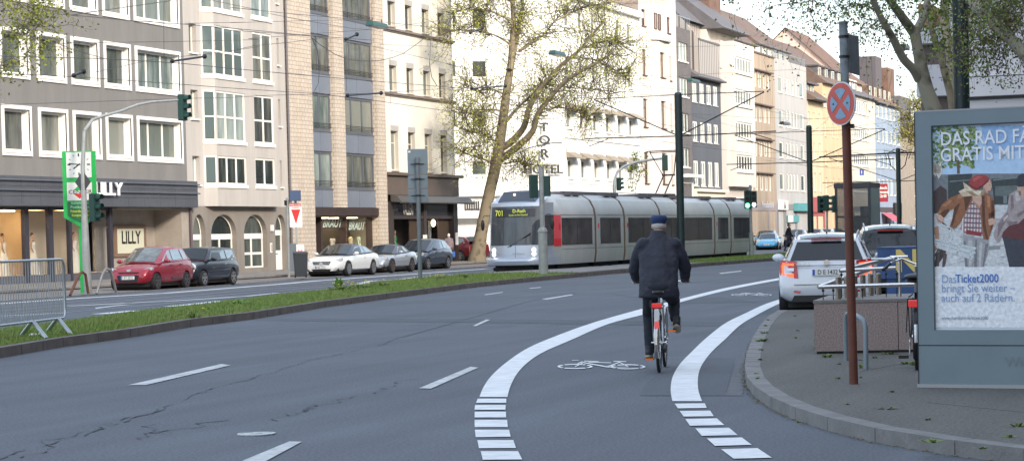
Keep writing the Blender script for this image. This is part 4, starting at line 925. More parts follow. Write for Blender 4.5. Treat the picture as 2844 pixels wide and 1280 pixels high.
B, fr = house('narrow_yellow_house', 'narrow pale yellow house with red shop base and a hooded dormer', 225.35, 233.4, 15.1, mat('pale_yellow_render', (.62,.52,.36), .88, var=.04),
 [(5.55,7.5),(9.0,10.7),(12.15,13.9)], [(225.9,226.8),(228.3,229.3),(231.1,232.1)], gm=gl_dark, ms=(), fw=.10, sill=.06, roof=(tilebr, 15.3, 20.4, .9, 6.0),
 base=(mat('shop_red', (.38,.10,.10), .6), 0, 2.9, [(226.5,229.2),(229.8,232.6)]))
mb = MB(); FS.box(mb, 225.4, 233.35, .04, .2, 3.3, 4.9); mb.build('fascia', mat('shop_red', (.38,.10,.10), .6), B, world=True)
mb = MB(); FS.box(mb, 226.0, 231.0, -3, -.4, 15.2, 16.9); mb.build('dormer', tilegr, B, world=True); mb = MB(); FS.box(mb, 225.6, 231.4, -3.2, .1, 16.9, 17.1); mb.build('dormer_roof', tilegr, B, world=True)
window(B, Fr((-48.38,0)), 226.5, 228.2, 15.5, 16.8, .0, gm=gl_mid, fm=cream_fr); window(B, Fr((-48.38,0)), 228.9, 230.5, 15.5, 16.8, .0, gm=gl_mid, fm=cream_fr)
B, fr = house('orange_house', 'orange-yellow house with slate dormers above its gutter', 233.45, 249.7, 17.4, mat('orange_yellow_render', (.60,.45,.29), .88, var=.05),
 [(5.3,7.1),(8.5,10.0),(11.65,13.15),(14.8,16.2)], [(234.3,235.3),(238.6,239.3),(241.3,242.0),(244.0,244.7),(246.8,247.6)], gm=gl_mid, ms=(), fw=.12, sill=.06, roof=(tilebr, 17.5, 22.6, .4, 6.0),
 base=(mat('shop_tan', (.45,.33,.22), .7), 0, 3.4, [(234.6,238.6),(240,244),(245.5,249)]))
for k in range(4):
 u = 234.2+k*3.6; mb = MB(); FS.box(mb, u, u+2.3, -4, -.7, 17.6, 19.3); FS.box(mb, u-.2, u+2.5, -4, -.5, 19.3, 19.45); mb.build('dormer', tilegr, B, world=True); window(B, Fr((-48.68,0)), u+.5, u+1.8, 17.9, 19.2, .0, gm=gl_mid, fm=cream_fr)
B, fr = house('cream_block', 'cream block with grey framed ribbon windows right of the orange house', 249.75, 264.9, 17.0, mat('cream_white_render', (.60,.565,.49), .88, var=.04),
 [(5.75,7.0),(8.8,10.3),(11.9,13.35),(15.0,16.6)], [(250.2,260.8)], gm=gl_mid, ms=tuple(k/9 for k in range(1,9)), fw=.2, sill=.12, roof=(tilegr, 17.1, 21.2, .3, 6.0),
 base=(mat('shop_stone_grey', (.22,.22,.22), .7), 0, 3.4, [(250.5,256),(257,264)]))
for k in range(3):
 u = 250.4+k*2.7; mb = MB(); FS.box(mb, u, u+1.9, -4, -.8, 17.4, 19.0); mb.build('dormer', white, B, world=True); window(B, Fr((-48.78,0)), u+.3, u+1.6, 17.6, 18.9, .0, gm=gl_mid, fm=pvc)
B, fr = house('light_blue_house', 'light blue rendered house with red tiled roof and a row of dormers', 264.95, 282.9, 16.8, mat('light_blue_render', (.28,.35,.45), .88, var=.05),
 [(5.5,7.5),(8.9,10.4),(12.05,13.6),(15.05,16.5)], [(266.0+k*2.95, 267.7+k*2.95) for k in range(6)], gm=gl_pale, ms=(), fw=.14, sill=.06, depth=.14, wd=-.1, roof=(tilered, 16.95, 21.5, .35, 6.0),
 base=(mat('shop_dark_base', (.07,.065,.07), .6), 0, 3.4, [(266,271),(272,276),(277,282)]))
for k in range(5):
 u = 266+k*3.3; mb = MB(); FS.box(mb, u, u+1.7, -4, -.9, 17.3, 19.0); mb.build('dormer', tilebr, B, world=True); window(B, Fr((-48.88,0)), u+.2, u+1.5, 17.5, 18.9, .0, gm=gl_mid, fm=cream_fr)
mb = MB(); FS.box(mb, 276.5, 281.8, .06, .25, 3.0, 4.6); mb.build('sign_box', black, B, world=True)
mb = MB(); text(mb, 'IT\'S\nBURGER', FS.M(279.1, .26, 3.85), .75, .01, bold=.02); mb.build('lettering', mat('sign_glow', (1,1,1), .5, emit=(.8,.8,1), es=1.6), B, world=True)
mb = MB(); mb.add([FS.P(268,.1,3.3),FS.P(275,.1,3.3),FS.P(275,1.6,2.2),FS.P(268,1.6,2.2)], [(0,1,2,3)]); mb.build('awning', mat('awning_pink', (.55,.10,.14), .7), B, world=True)
B, fr = house('brown_slate_house', 'brown house with dark slate upper floors at the far end of the row', 283.0, 302.0, 13.9, mat('brown_stone', (.33,.28,.23), .85, var=.15, scale=1),
 [(2.5,4.6),(5.6,8.2),(9.2,11.8)], [(293.5,295.2),(297,299)], gm=gl_mid, ms=(), fw=.1, roof=(tilebr, 13.9, 20.5, .6, 5.0))
mb = MB(); FS.box(mb, 283.05, 292, -8, -.05, 13.9, 18.6); mb.build('slate_wall', tilegr, B, world=True)
mb = MB(); mb.box(-54,-51.8,287,291.5,18,24.2); mb.build('chimney', mat('slate_chimney', (.10,.09,.10), .8), B, world=True)
mb = MB(); mb.box(-53,-51.6,295,300,18,23.2); mb.build('chimney', tilered, B, world=True)
B = thing('rear_gable_house', 'pale pink gable end showing above the roofs of the orange house', 'building', (-62,236,0), group='buildings along the far side of the street')
def gable(X0, X1, Y0, Y1, ez, rz, wm, rm, B):
 mb = MB(); xm = (X0+X1)/2
 mb.box(X0, X1, Y0, Y1, 0, ez); mb.add([(X0,Y0,ez),(X1,Y0,ez),(xm,Y0,rz)], [(0,1,2)]); mb.add([(X0,Y1,ez),(X1,Y1,ez),(xm,Y1,rz)], [(2,1,0)]); mb.build('wall', wm, B, world=True)
 mb = MB(); mb.add([(X1+.4,Y0-.3,ez-.3),(X1+.4,Y1+.3,ez-.3),(xm,Y1+.3,rz+.08),(xm,Y0-.3,rz+.08)], [(0,1,2,3)]); mb.add([(X0-.4,Y0-.3,ez-.3),(xm,Y0-.3,rz+.08),(xm,Y1+.3,rz+.08),(X0-.4,Y1+.3,ez-.3)], [(0,1,2,3)]); mb.build('roof', rm, B, world=True)
gable(-62, -49.0, 249.5, 262, 19, 25.0, mat('pink_render', (.72,.55,.47), .88), tilered, B)
pc = mat('white_concrete_panel', (0.60,0.585,0.60), .8, var=.08, scale=.5, stretch=(1,1,.3))
B = thing('panel_building', 'modern building of large white concrete panels behind the right-hand trees', 'building', (-11,75.2,0))
FR_ = Fr((-11.2, 76.0), (1, -.03))     # faces the camera
mb = MB(); z0s = [(0.2,3.9),(3.96,5.85),(6.0,6.65),(6.7,10.2),(10.26,13.5),(13.56,18.5)]
for zi, (z0, z1) in enumerate(z0s):
 for k in range(7):
  w = 4.1; o = 0 if zi % 2 else 0; FR_.box(mb, k*w+.012, (k+1)*w-.012, -.3, .0 + (.25 if zi == 2 else 0), z0, z1)
FR_.box(mb, -.0, 28.7, -12, -.06, 0, 18.4); mb.build('wall', pc, B, world=True)
mb = MB()
for z in (3.93, 5.92, 6.67, 10.23): FR_.box(mb, 0, 28.7, -.08, -.03, z-.03, z+.06)
mb.build('joint', mat('joint_grey', (.12,.12,.13), .8), B, world=True)
B = thing('brick_annex', 'low annex with white balcony bands and an orange end wall beside the panel building', 'building', (-14.7,92,0))
FA = Fr((-14.7, 92.0), (1, -.03)); mb = MB(); FA.box(mb, 0, 4.6, -8, 0, 0, 9.3); mb.build('wall', mat('annex_brown', (.16,.13,.12), .8), B, world=True)
mb = MB()
for z in (0.5, 4.2, 7.0): FA.box(mb, -.05, 4.6, -.1, .7, z, z+(1.3 if z > 1 else 2.2))
FA.box(mb, -.1, 4.6, -8, .75, 9.2, 9.9); mb.build('balcony_band', pc, B, world=True)
mb = MB(); FA.box(mb, -.02, .45, -4, .2, 9.9, 10.9); mb.build('end_wall', mat('orange_clinker', (.30,.16,.08), .85, var=.2), B, world=True)
B = thing('shade_building', 'long grey-brown building added out of view on the right to shade the roadway', 'building', (24,0,0))  # added unseen block: keeps sun off the road, darkens window reflections
FX = Fr((20.0, 88.0), (0, -1)); hl = [(3+k*4.2, 5+k*4.2, z, z+2.0, .25) for k in range(44) for z in (2.0,5.6,9.2,12.8,16.4,20.0,23.6,27.2,30.6)]
mb = MB(); wall_face(mb, FX, 0, 190, 0, 34, hl); shell(mb, FX, 0, 190, 0, 34, 14); mb.build('wall', mat('shade_building_render', (.23,.205,.185), .9, var=.2, scale=.2), B, world=True)
mb = MB()
for a, b, c, d, _ in hl: mb.add([FX.P(a,-.24,c),FX.P(b,-.24,c),FX.P(b,-.24,d),FX.P(a,-.24,d)], [(0,1,2,3)])
mb.build('window_panes', gl_dark, B, world=True)
B = thing('reflection_block', 'plain tan terrace added out of view further along on the right for windows to reflect', 'building', (-8,94,0))  # added unseen row: gives facade windows and tram glass something to reflect
FX = Fr((-7.5, 430.0), (0, -1)); hl = [(3+k*4.2, 5+k*4.2, z, z+2.0, .25) for k in range(79) for z in (2.0,5.6,9.2,12.8,16.4)]
mb = MB(); wall_face(mb, FX, 0, 336, 0, 20, hl); shell(mb, FX, 0, 336, 0, 20, 14); mb.build('wall', mat('reflection_block_render', (.20,.17,.145), .9, var=.2, scale=.2), B, world=True)
mb = MB()
for a, b, c, d, _ in hl: mb.add([FX.P(a,-.24,c),FX.P(b,-.24,c),FX.P(b,-.24,d),FX.P(a,-.24,d)], [(0,1,2,3)])
mb.build('window_panes', gl_dark, B, world=True)
silver = mat('tram_silver', (0.45,0.465,0.46), 0.45, 0.2, var=0.10, scale=0.9)
silver_l = mat('tram_silver_light', (0.44,0.49,0.57), 0.32, 0.4, var=0.05, scale=1)
bellow = mat('tram_bellows', (0.15,0.105,0.07), 0.85, var=.4, scale=14, stretch=(1,8,1))
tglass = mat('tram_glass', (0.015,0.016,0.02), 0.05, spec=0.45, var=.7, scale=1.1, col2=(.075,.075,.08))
under = mat('underframe', (0.02,0.019,0.019), .8, var=.4, scale=4)
T = thing('tram', 'long silver articulated tram with yellow route display and a red door', 'tram', (-30.65, 84.6, 0))
TX0, TX1 = -31.85, -29.45
def tprof(inset=0.0, z0=.32):   # cross-section (x, z), counter-clockwise seen from the front
 a = [(TX1-.06,z0),(TX1,.75),(TX1,2.35),(TX1-.06,2.72),(TX1-.26,3.10),(TX1-.62,3.33),(TX0+.62,3.33),(TX0+.26,3.10),(TX0+.06,2.72),(TX0,2.35),(TX0,.75),(TX0+.06,z0)]
 xc = (TX0+TX1)/2
 return [(xc+(x-xc)*(1-inset), z0+(z-z0)*(1-inset*.5)) for x, z in a]
def tmod(y0, y1, wins, name='car_section'):
 mb = MB(); p = tprof(); n = len(p)
 for a in range(1):
  vs = [(x,y0,z) for x,z in p] + [(x,y1,z) for x,z in p]
  mb.add(vs, [(i,n+i,n+(i+1)%n,(i+1)%n) for i in range(n)] + [tuple(range(n))[::-1], tuple(range(n,2*n))])
 s = mb.build(name, silver, T, world=True, smooth=25)
 m2 = MB()
 for z in (.95, 2.42): m2.box(TX1, TX1+.004, y0+.03, y1-.03, z-.008, z+.008)
 m2.build('panel_seam', under, s, world=True)
 for (a, b, z0, z1) in wins:
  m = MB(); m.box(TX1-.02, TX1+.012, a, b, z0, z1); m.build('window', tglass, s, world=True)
  m = MB(); m.box(TX1+.012, TX1+.018, a, b, z1-.02, z1); m.box(TX1+.012,TX1+.018,a+(b-a)*.5-.015,a+(b-a)*.5+.015,z0,z1) if b-a > 2.2 else None; m.build('window_bar', black, s, world=True)
 m = MB(); m.box(TX0+.2, TX1-.25, y0+.2, y1-.2, .12, .33); m.build('underframe', under, s, world=True)
 return s
def ty(px): return fac(px*DS, 600, TX1).y
js = [ty(x) for x in (1497,1570,1660,1713,1797,1838)]
yA = ty(1410)
secs = [(yA, js[0]-.16), (js[0]+.16, js[1]-.16), (js[1]+.16, js[2]-.16), (js[2]+.16, js[3]-.16), (js[3]+.16, js[4]-.16), (js[4]+.16, js[5]-.16), (js[5]+.16, ty(1889))]
WZ = (1.13, 2.3)
for i, (a, b) in enumerate(secs):
 if i == 0: w = [(a+.1, b-.35, *WZ)]
 elif i % 2: w = [(a+.55, b-.5, *WZ)]
 else: w = [(a+.45, b-.45, *WZ)]
 s = tmod(a, b, w)
for j in js:
 mb = MB(); p = tprof(.0, .30); n = len(p); vs = []
 for k in range(7):
  y = j-.17+.34*k/6; q = tprof(.008 if k % 2 else .035, .30); vs += [(x,y,z) for x,z in q]
 mb.add(vs, [(k*n+i,(k+1)*n+i,(k+1)*n+(i+1)%n,k*n+(i+1)%n) for k in range(6) for i in range(n)]); mb.build('bellows', bellow, T, world=True)
mb = MB()
for k, y in enumerate(range(0, 32, 1)):
 yy = yA + 1 + y*1.15
 if k % 5 in (1,2): mb.box(-31.5,-29.9, yy, yy+.9, 3.3, 3.46)
mb.box(-31.4,-30.4, js[0]-2.4, js[1]+1.0, 3.32, 3.48); mb.build('roof_equipment', mat('roof_box', (.13,.12,.135), .7, var=.2), T, world=True); mb = MB(); mb.box(-31.4,-30.3, js[2]-.8, js[3]-.3, 3.32, 3.45); mb.build('roof_equipment', MATS['roof_box'], T, world=True); mb = MB(); mb.box(-31.4,-30.3,js[4]-1.8,js[5]+.6,3.32,3.44)
mb.build('roof_equipment', mat('roof_box', (.13,.12,.135), .7, var=.2), T, world=True)
mb = MB(); mb.tube([(-29.95, yA+1.5, 3.45), (-29.95, js[3], 3.5)], .025, 5); mb.build('roof_rail', blackm, T, world=True)
yF = yA - 2.75
st = [(yA, 0, 0, 3.33), (yA-.5, .0, 0, 3.33), (yA-.9, .0, .0, 3.33), (yA-1.2, .02, .0, 3.26), (yA-1.5, .05, 0, 3.12)]
mb = MB(); vs = []; n = 12
def cabsec(y, ins, z0, zt):
 k = (zt-.4)/(3.33-.4); xc = (TX0+TX1)/2
 return [(xc+(x-xc)*(1-ins), y + (0 if abs(x-xc) > .9 else -.0), .42+(z-.32)*k*(2.91/3.01)) for x, z in tprof()]
for (y, ins, _, zt) in st: vs += cabsec(y, ins, 0, zt)
mb.add(vs, [(k*n+i,k*n+(i+1)%n,(k+1)*n+(i+1)%n,(k+1)*n+i) for k in range(4) for i in range(n)] + [tuple(range(4*n,5*n))[::-1]])
cab = mb.build('cab', silver, T, world=True, smooth=30)
def nose(x, z, out=0.0):   # y of the nose surface
 xc = (TX0+TX1)/2; u = (x-xc)/1.18
 return yF + .30*u*u + max(0,(z-1.0))*.10 + max(0, z-2.3)*.12 - out
def npatch(x0, x1, z0, z1, out, nx=8, nz=3, thick=.0):
 mb = MB(); vs = [(x0+(x1-x0)*i/nx, nose(x0+(x1-x0)*i/nx, z0+(z1-z0)*j/nz, out), z0+(z1-z0)*j/nz) for j in range(nz+1) for i in range(nx+1)]
 mb.add(vs, [(j*(nx+1)+i, j*(nx+1)+i+1, (j+1)*(nx+1)+i+1, (j+1)*(nx+1)+i) for j in range(nz) for i in range(nx)]); return mb
mb = npatch(TX0+.06, TX1-.06, .55, 2.95, 0, 10, 8)
for X, sgn in ((TX0+.06, 1), (TX1-.06, -1)):
 zs = [.55+.3*k for k in range(9)]
 for a, b in zip(zs[:-1], zs[1:]):
  mb.add([(X, nose(X,a), a), (X, nose(X,b), b), (X-sgn*.05, yA-.9, b), (X-sgn*.05, yA-.9, a)], [(0,1,2,3) if sgn < 0 else (3,2,1,0)])
xs = [TX0+.06+(TX1-TX0-.12)*k/10 for k in range(11)]
for a, b in zip(xs[:-1], xs[1:]): mb.add([(a, nose(a,2.95), 2.95), (b, nose(b,2.95), 2.95), (b, yA-1.0, 3.30), (a, yA-1.0, 3.30)], [(0,1,2,3)])
mb.build('front_panel', silver_l, T, world=True, smooth=35)
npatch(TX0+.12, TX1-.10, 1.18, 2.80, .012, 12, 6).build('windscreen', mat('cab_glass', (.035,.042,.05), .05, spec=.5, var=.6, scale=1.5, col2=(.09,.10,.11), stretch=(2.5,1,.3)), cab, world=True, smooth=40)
s = npatch(TX0+.38, TX1-.30, 2.36, 2.70, .022, 8, 1).build('route_display', mat('display_black', (.015,.017,.02), .3), cab, world=True)
mb = MB(); disp = mat('display_yellow', (.7,.75,.1), .5, emit=(.50,.58,.10), es=.25)
def nM(x, z): return frameM((x, nose(x,z,.085), z), (1,0,0))
text(mb, '701', nM(TX0+.55, 2.52), .34, .0, bold=.0, sx=.72); text(mb, 'D-Rath', nM(TX0+1.45, 2.60), .20, .0, bold=.01); text(mb, 'bonner str./Am Hülserhof', nM(TX0+1.42, 2.44), .12, .0, bold=.0, sx=.66)
mb.build('lettering', disp, s, world=True)
mb = MB(); mb.hexa([(TX0+.35,nose(TX0+.35,2.95)+.1,2.97),(TX1-.35,nose(TX1-.35,2.95)+.1,2.97),(TX1-.35,yA-.6,3.2),(TX0+.35,yA-.6,3.2),(TX0+.6,yA-2.1,3.42),(TX1-.6,yA-2.1,3.42),(TX1-.6,yA-.6,3.5),(TX0+.6,yA-.6,3.5)])
mb.build('roof_cowl', mat('cowl_grey', (.06,.08,.115), .5, 0), cab, world=True)
mb = MB(); mb.ball((-30.75, yA-2.17, 3.30), .045); mb.build('marker_lamp', mat('amber_lamp', (1,.6,.2), .5, emit=(1,.6,.25), es=4), cab, world=True)
for x in (TX0+.28, TX1-.34):
 mb = MB(); mb.lathe([(.085,-.01),(.085,.02)], c=(x, nose(x,.98,.02), .98), axis='Y', n=14); mb.lathe([(.085,-.01),(.085,.02)], c=(x, nose(x,.80,.02), .81), axis='Y', n=14)
 mb.build('headlight', mat('headlamp_on', (1,1,1), .4, emit=(1,.97,.90), es=2.2), cab, world=True)
mb = MB(); mb.add([(v[0], v[1], v[2]) for v in [(TX0+1.28, nose(TX0+1.28,.62,.006), .60),(TX0+1.30,nose(TX0+1.3,.62,.006),.60),(TX0+1.30,nose(TX0+1.3,1.15,.006),1.15),(TX0+1.28,nose(TX0+1.28,1.15,.006),1.15)]], [(0,1,2,3)]); text(mb, 'www.rheinbahn.de', nM(TX1-.95,.82), .07, .0); text(mb, '2009', nM(TX0+.45,.83), .07, .0)
mb.build('front_markings', mat('mark_grey', (.12,.12,.13), .6), cab, world=True)
mb = MB(); mb.tube([(TX0+1.05, nose(TX0+1.05,1.14,.03), 1.12), (TX0+1.95, nose(TX0+1.95,1.6,.05), 1.68)], .018, 5); mb.tube([(TX0+.95, nose(TX0+1,1.2,.02), 1.10), (TX0+1.93, nose(TX0+1.9,1.6,.05), 1.62)], .014, 5); mb.tube([(TX0+1.93,nose(TX0+1.9,1.6,.06),1.68),(TX0+1.93,nose(TX0+1.9,1.3,.05),1.25)], .01, 5)
mb.build('wiper', black, cab, world=True)
mb = MB()   # bumper: wraps round the nose
def bum(z, o):
 pts = []
 for k in range(13):
  t = -1 + 2*k/12; x = (TX0+TX1)/2 + t*(1.26+.0); pts.append((x, yF - .42 + .62*abs(t)**2.6 - o, z))
 return pts
L0 = [bum(.33,-.10), bum(.36,.0), bum(.52,.05), bum(.60,.0), bum(.66,-.18)]
for r in L0: r.insert(0, (TX0-.02, yA-.3, r[0][2])); r.append((TX1+.02, yA-.25+0*r[0][2], r[0][2]+.05*(r[0][2] > .5)))
n = len(L0[0]); vs = [p for r in L0 for p in r]; mb.add(vs, [(j*n+i, j*n+i+1, (j+1)*n+i+1, (j+1)*n+i) for j in range(4) for i in range(n-1)])
vs2 = L0[0] + [(p[0]*.9+(-30.65)*.1, p[1]+.5, .36) for p in L0[0]]; mb.add(L0[4] + [(p[0]+( -30.65-p[0])*.12, p[1]+.45, .67) for p in L0[4]], [(i, i+1, n+i+1, n+i) for i in range(n-1)])
mb.build('bumper', silver_l, T, world=True, smooth=40)
mb = MB(); mb.add([(TX1-.05,yA-2.1,1.2),(TX1-.02,yA-1.25,1.2),(TX1-.02,yA-1.25,2.45),(TX1-.1,yA-2.0,2.45)], [(0,1,2,3)]) if False else mb.box(TX1-.03, TX1+.012, yA-2.05, yA-1.02, 1.15, 2.42); mb.build('cab_side_window', tglass, cab, world=True)
mb = MB(); mb.box(TX1-.03, TX1+.02, yA-.98, yA-.04, 1.10, 2.42); d = mb.build('door', mat('tram_red', (.62,.06,.08), .45), cab, world=True)
mb = MB(); mb.box(TX1+.02, TX1+.024, yA-.98, yA-.04, 1.10, 1.42); mb.build('door_panel', mat('tram_red_deep', (.60,.01,.02), .4), d, world=True)
mb = MB(); mb.box(TX1+.02, TX1+.05, yA-.28, yA-.18, 1.8, 2.05); mb.build('handle', mat('tram_red_deep', (.60,.01,.02), .4), d, world=True)
mb = MB(); mb.box(TX1-.12, TX1+.0, yA-2.35, yA-2.15, .62, 2.5); mb.build('corner_post', silver_l, cab, world=True)
for X, s_, yy in ((TX0, -1, yA-2.2), (TX1, 1, yA-1.9)):
 mb = MB(); mb.tube([(X, yy, 2.45), (X+s_*.22, yy-.1, 2.45), (X+s_*.30, yy-.12, 2.35)], .015, 5); m_ = mb.build('mirror_arm', black, cab, world=True)
 mb = MB(); mb.ball((X+s_*.30, yy-.12, 2.05), .08, .10, .24); mb.build('mirror', black, m_, world=True)
mb = MB(); mb.box(TX0+.35, TX1-.4, yF+.1, yA+1, .05, .34)
for y in (yF+.9, yF+2.3):
 for X in (TX0+.45, TX1-.45): mb.lathe([(.30,-.06),(.30,.06)], c=(X, y, .30), axis='X', n=18)
mb.box(TX0+.2, TX0+.45, yF+.25, yF+.35, .12, .26); mb.build('front_bogie', under, T, world=True)
for i, (a, b) in enumerate(secs):
 if i in (2, 4, 6):
  for y in ((a+b)/2-.8, (a+b)/2+.8):
   mb = MB()
   for X in (TX0+.45, TX1-.40): mb.lathe([(.30,-.06),(.30,.06)], c=(X, y, .30), axis='X', n=18)
   mb.box(TX0+.45, TX1-.4, y-.06, y+.06, .24, .36); mb.build('wheelset', under, T, world=True)
mb = MB(); yE = secs[-1][1]; mb.hexa([(TX0+.05,yE,.4),(TX1-.03,yE,.4),(TX1-.25,yE+1.6,.5),(TX0+.25,yE+1.6,.5),(TX0+.05,yE,3.3),(TX1-.05,yE,3.3),(TX1-.3,yE+.9,3.1),(TX0+.3,yE+.9,3.1)]); mb.hexa([(TX0,yE-.5,.35),(TX1,yE-.5,.35),(TX1-.2,yE+1.9,.35),(TX0+.2,yE+1.9,.35),(TX0,yE-.5,.65),(TX1,yE-.5,.95),(TX1-.2,yE+1.85,.65),(TX0+.2,yE+1.85,.65)]); mb.build('rear_cab', silver, T, world=True)
for i in (1, 2, 3, 5):
 a, b = secs[i]; mb = MB(); mb.box(TX1, TX1+.03, a+.22, a+.32, 1.85, 2.05); mb.build('door_button', mat('tram_red', (.62,.06,.08), .45), T, world=True)
yp = fac(1672*DS, 440, -30.65).y; py0 = yp-1.3
mb = MB(); mb.box(-31.2,-30.1, py0-.2, py0+1.2, 3.45, 3.55)
for x in (-30.9,-30.4): mb.tube([(x, py0+.2, 3.5), (x+.0, yp+.6, 4.55)], .04, 6)
mb.tube([(-31.0, yp+.6, 4.55), (-30.3, yp+.6, 4.55)], .05, 6)
for x, x2 in ((-30.95,-31.35),(-30.35,-29.95)): mb.tube([(x, yp+.6, 4.55), (x2, yp-.35, 5.72)], .025, 6)
mb.tube([(-31.6, yp-.55, 5.70), (-31.4, yp-.4, 5.78), (-29.9, yp-.4, 5.78), (-29.7, yp-.55, 5.70)], .03, 6); mb.tube([(-31.4, yp-.05, 5.72), (-29.9, yp-.05, 5.72)], .03, 6); mb.tube([(-31.35,yp-.4,5.75),(-31.35,yp-.05,5.72)], .02, 5); mb.tube([(-29.95,yp-.4,5.75),(-29.95,yp-.05,5.72)], .02, 5)
mb.build('pantograph', blackm, T, world=True)
def carpaint(name, col, metal=.35, rough=.28): return mat(name, col, rough, metal, coat=.8)
cglass = mat('car_glass', (.014,.018,.022), .04, spec=.5)
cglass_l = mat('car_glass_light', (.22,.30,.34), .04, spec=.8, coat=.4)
rim_m = mat('alloy_rim', (.50,.50,.50), .3, .8); rim_d = mat('alloy_rim_dark', (.16,.15,.14), .35, .7)
lampw = mat('lamp_clear', (.62,.64,.66), .12, .3, coat=.6); lampr = mat('lamp_red', (.40,.012,.012), .2, coat=.6)
plate_m = mat('plate_white', (.70,.70,.68), .5); plate_b = mat('plate_blue', (.03,.09,.45), .5); chrome = mat('chrome', (.75,.75,.76), .12, 1.0)
def boolean_cut(o, cutters):
 for c in cutters:
  m = o.modifiers.new('b', 'BOOLEAN'); m.operation = 'DIFFERENCE'; m.object = c; m.solver = 'EXACT'
 dg = bpy.context.evaluated_depsgraph_get(); dg.update()
 me = bpy.data.meshes.new_from_object(o.evaluated_get(dg)); o.modifiers.clear()
 if len(me.polygons) > 10: o.data = me
 for c in cutters: bpy.data.objects.remove(c)
def car(name, label, cat, loc, rz, L, W, Hh, paint, body, cabin, wb, wr=.32, rim=None, glass=None, belt=None, group=None, plate=None, hood_glass=None, roofm=None, taper=.06, front='round', lamps=None, sideglass=None, wrx=.22, ground=0.0, simple=False, doors=1, spokes=5):
 """local frame: +y = nose direction, x across, z up.  body: [(y, ztop, zbottom, halfwidth factor)] tail->nose;  cabin: dict of stations"""
 rim = rim or rim_m; glass = glass or cglass; sideglass = sideglass or cglass_l
 C = thing(name, label, cat, (loc[0], loc[1], ground), rz, group)
 hw = W/2; st = []
 for (y, zt, zb, wf) in body:
  w = hw*wf
  st.append([(0, y, zb), (w*.80, y, zb), (w*.97, y, zb+.10), (w, y, zb+(zt-zb)*.45), (w*.985, y, zb+(zt-zb)*.72), (w*.90, y, zt-.02), (w*.55, y, zt+.015), (0, y, zt+.025)])
 mb = MB(); vs = []; n = 14
 for s in st: vs += s + [(-p[0], p[1], p[2]) for p in s[-2:0:-1]]
 k = len(st)
 mb.add(vs, [(j*n+i, (j+1)*n+i, (j+1)*n+(i+1)%n, j*n+(i+1)%n) for j in range(k-1) for i in range(n)] + [tuple(range(n)), tuple(range((k-1)*n, k*n))[::-1]])
 B = mb.build('body', paint, C, smooth=50)
 cut = []
 for wy in wb:
  m = MB(); m.lathe([(wr+.045,-hw*1.2),(wr+.045,-hw+wrx)], c=(0,wy,wr), axis='X', n=28); c = m.build('cut', paint); c.matrix_world = WM[C]; cut.append(c)
  m = MB(); m.lathe([(wr+.045,hw-wrx),(wr+.045,hw*1.2)], c=(0,wy,wr), axis='X', n=28); c = m.build('cut', paint); c.matrix_world = WM[C]; cut.append(c)
 bpy.context.view_layer.update()
 try: boolean_cut(B, cut)
 except Exception as e: print('bool', e)
 B.data.polygons.foreach_set('use_smooth', [True]*len(B.data.polygons)); B.data.set_sharp_from_angle(angle=R(42))
 mb = MB()
 for wy in wb:
  mb.lathe([(wr+.04,-hw+wrx-.01),(wr+.04,hw-wrx+.01)], c=(0,wy,wr+.01), axis='X', n=20)
 mb.box(-hw*.8, hw*.8, body[0][0]+.25, body[-1][0]-.25, .13, .30); mb.build('underbody', under, C)
 bl, rf = cabin['belt'], cabin['roof']     # lists of (y, z, halfwidth)
 mb = MB(); nn = len(bl); vs = []
 for (yb, zb, w0), (yr, zr, w1) in zip(bl, rf):
  vs += [(w0*hw, yb, zb), (w1*hw, yr, zr), (w1*hw*.6, yr, zr+.035), (0, yr, zr+.05), (-w1*hw*.6, yr, zr+.035), (-w1*hw, yr, zr), (-w0*hw, yb, zb)]
 mb.add(vs, [(j*7+i, (j+1)*7+i, (j+1)*7+i+1, j*7+i+1) for j in range(nn-1) for i in range(6)])
 mb.build('roof', [roofm or paint], C, smooth=50)
 def bel(y):
  for j in range(nn-1):
   a, b = bl[j], bl[j+1]
   if a[0] <= y <= b[0]: t = (y-a[0])/(b[0]-a[0]); return (a[1]+(b[1]-a[1])*t, a[2]+(b[2]-a[2])*t)
  return (bl[-1][1], bl[-1][2]) if y > bl[-1][0] else (bl[0][1], bl[0][2])
 def side_pt(y, z, o=.012):
  best = None
  for j in range(nn-1):
   for (P, Q, Rr_, S) in ((bl[j], bl[j+1], rf[j+1], rf[j]),):
    for a in range(0, 21):
     for b in range(0, 21):
      s_, t_ = a/20, b/20
      yy = (P[0]*(1-s_)+Q[0]*s_)*(1-t_) + (S[0]*(1-s_)+Rr_[0]*s_)*t_; zz = (P[1]*(1-s_)+Q[1]*s_)*(1-t_) + (S[1]*(1-s_)+Rr_[1]*s_)*t_
      d = (yy-y)**2+(zz-z)**2
      if best is None or d < best[0]: best = (d, (P[2]*(1-s_)+Q[2]*s_)*(1-t_) + (S[2]*(1-s_)+Rr_[2]*s_)*t_)
  return best[1]*hw + o
 for poly in cabin['glass']:
  for sgn in (1, -1):
   m = MB(); pts = [(sgn*side_pt(y, z), y, z) for y, z in poly]; m.poly(pts if sgn > 0 else pts[::-1]); m.build('side_window', sideglass, C)
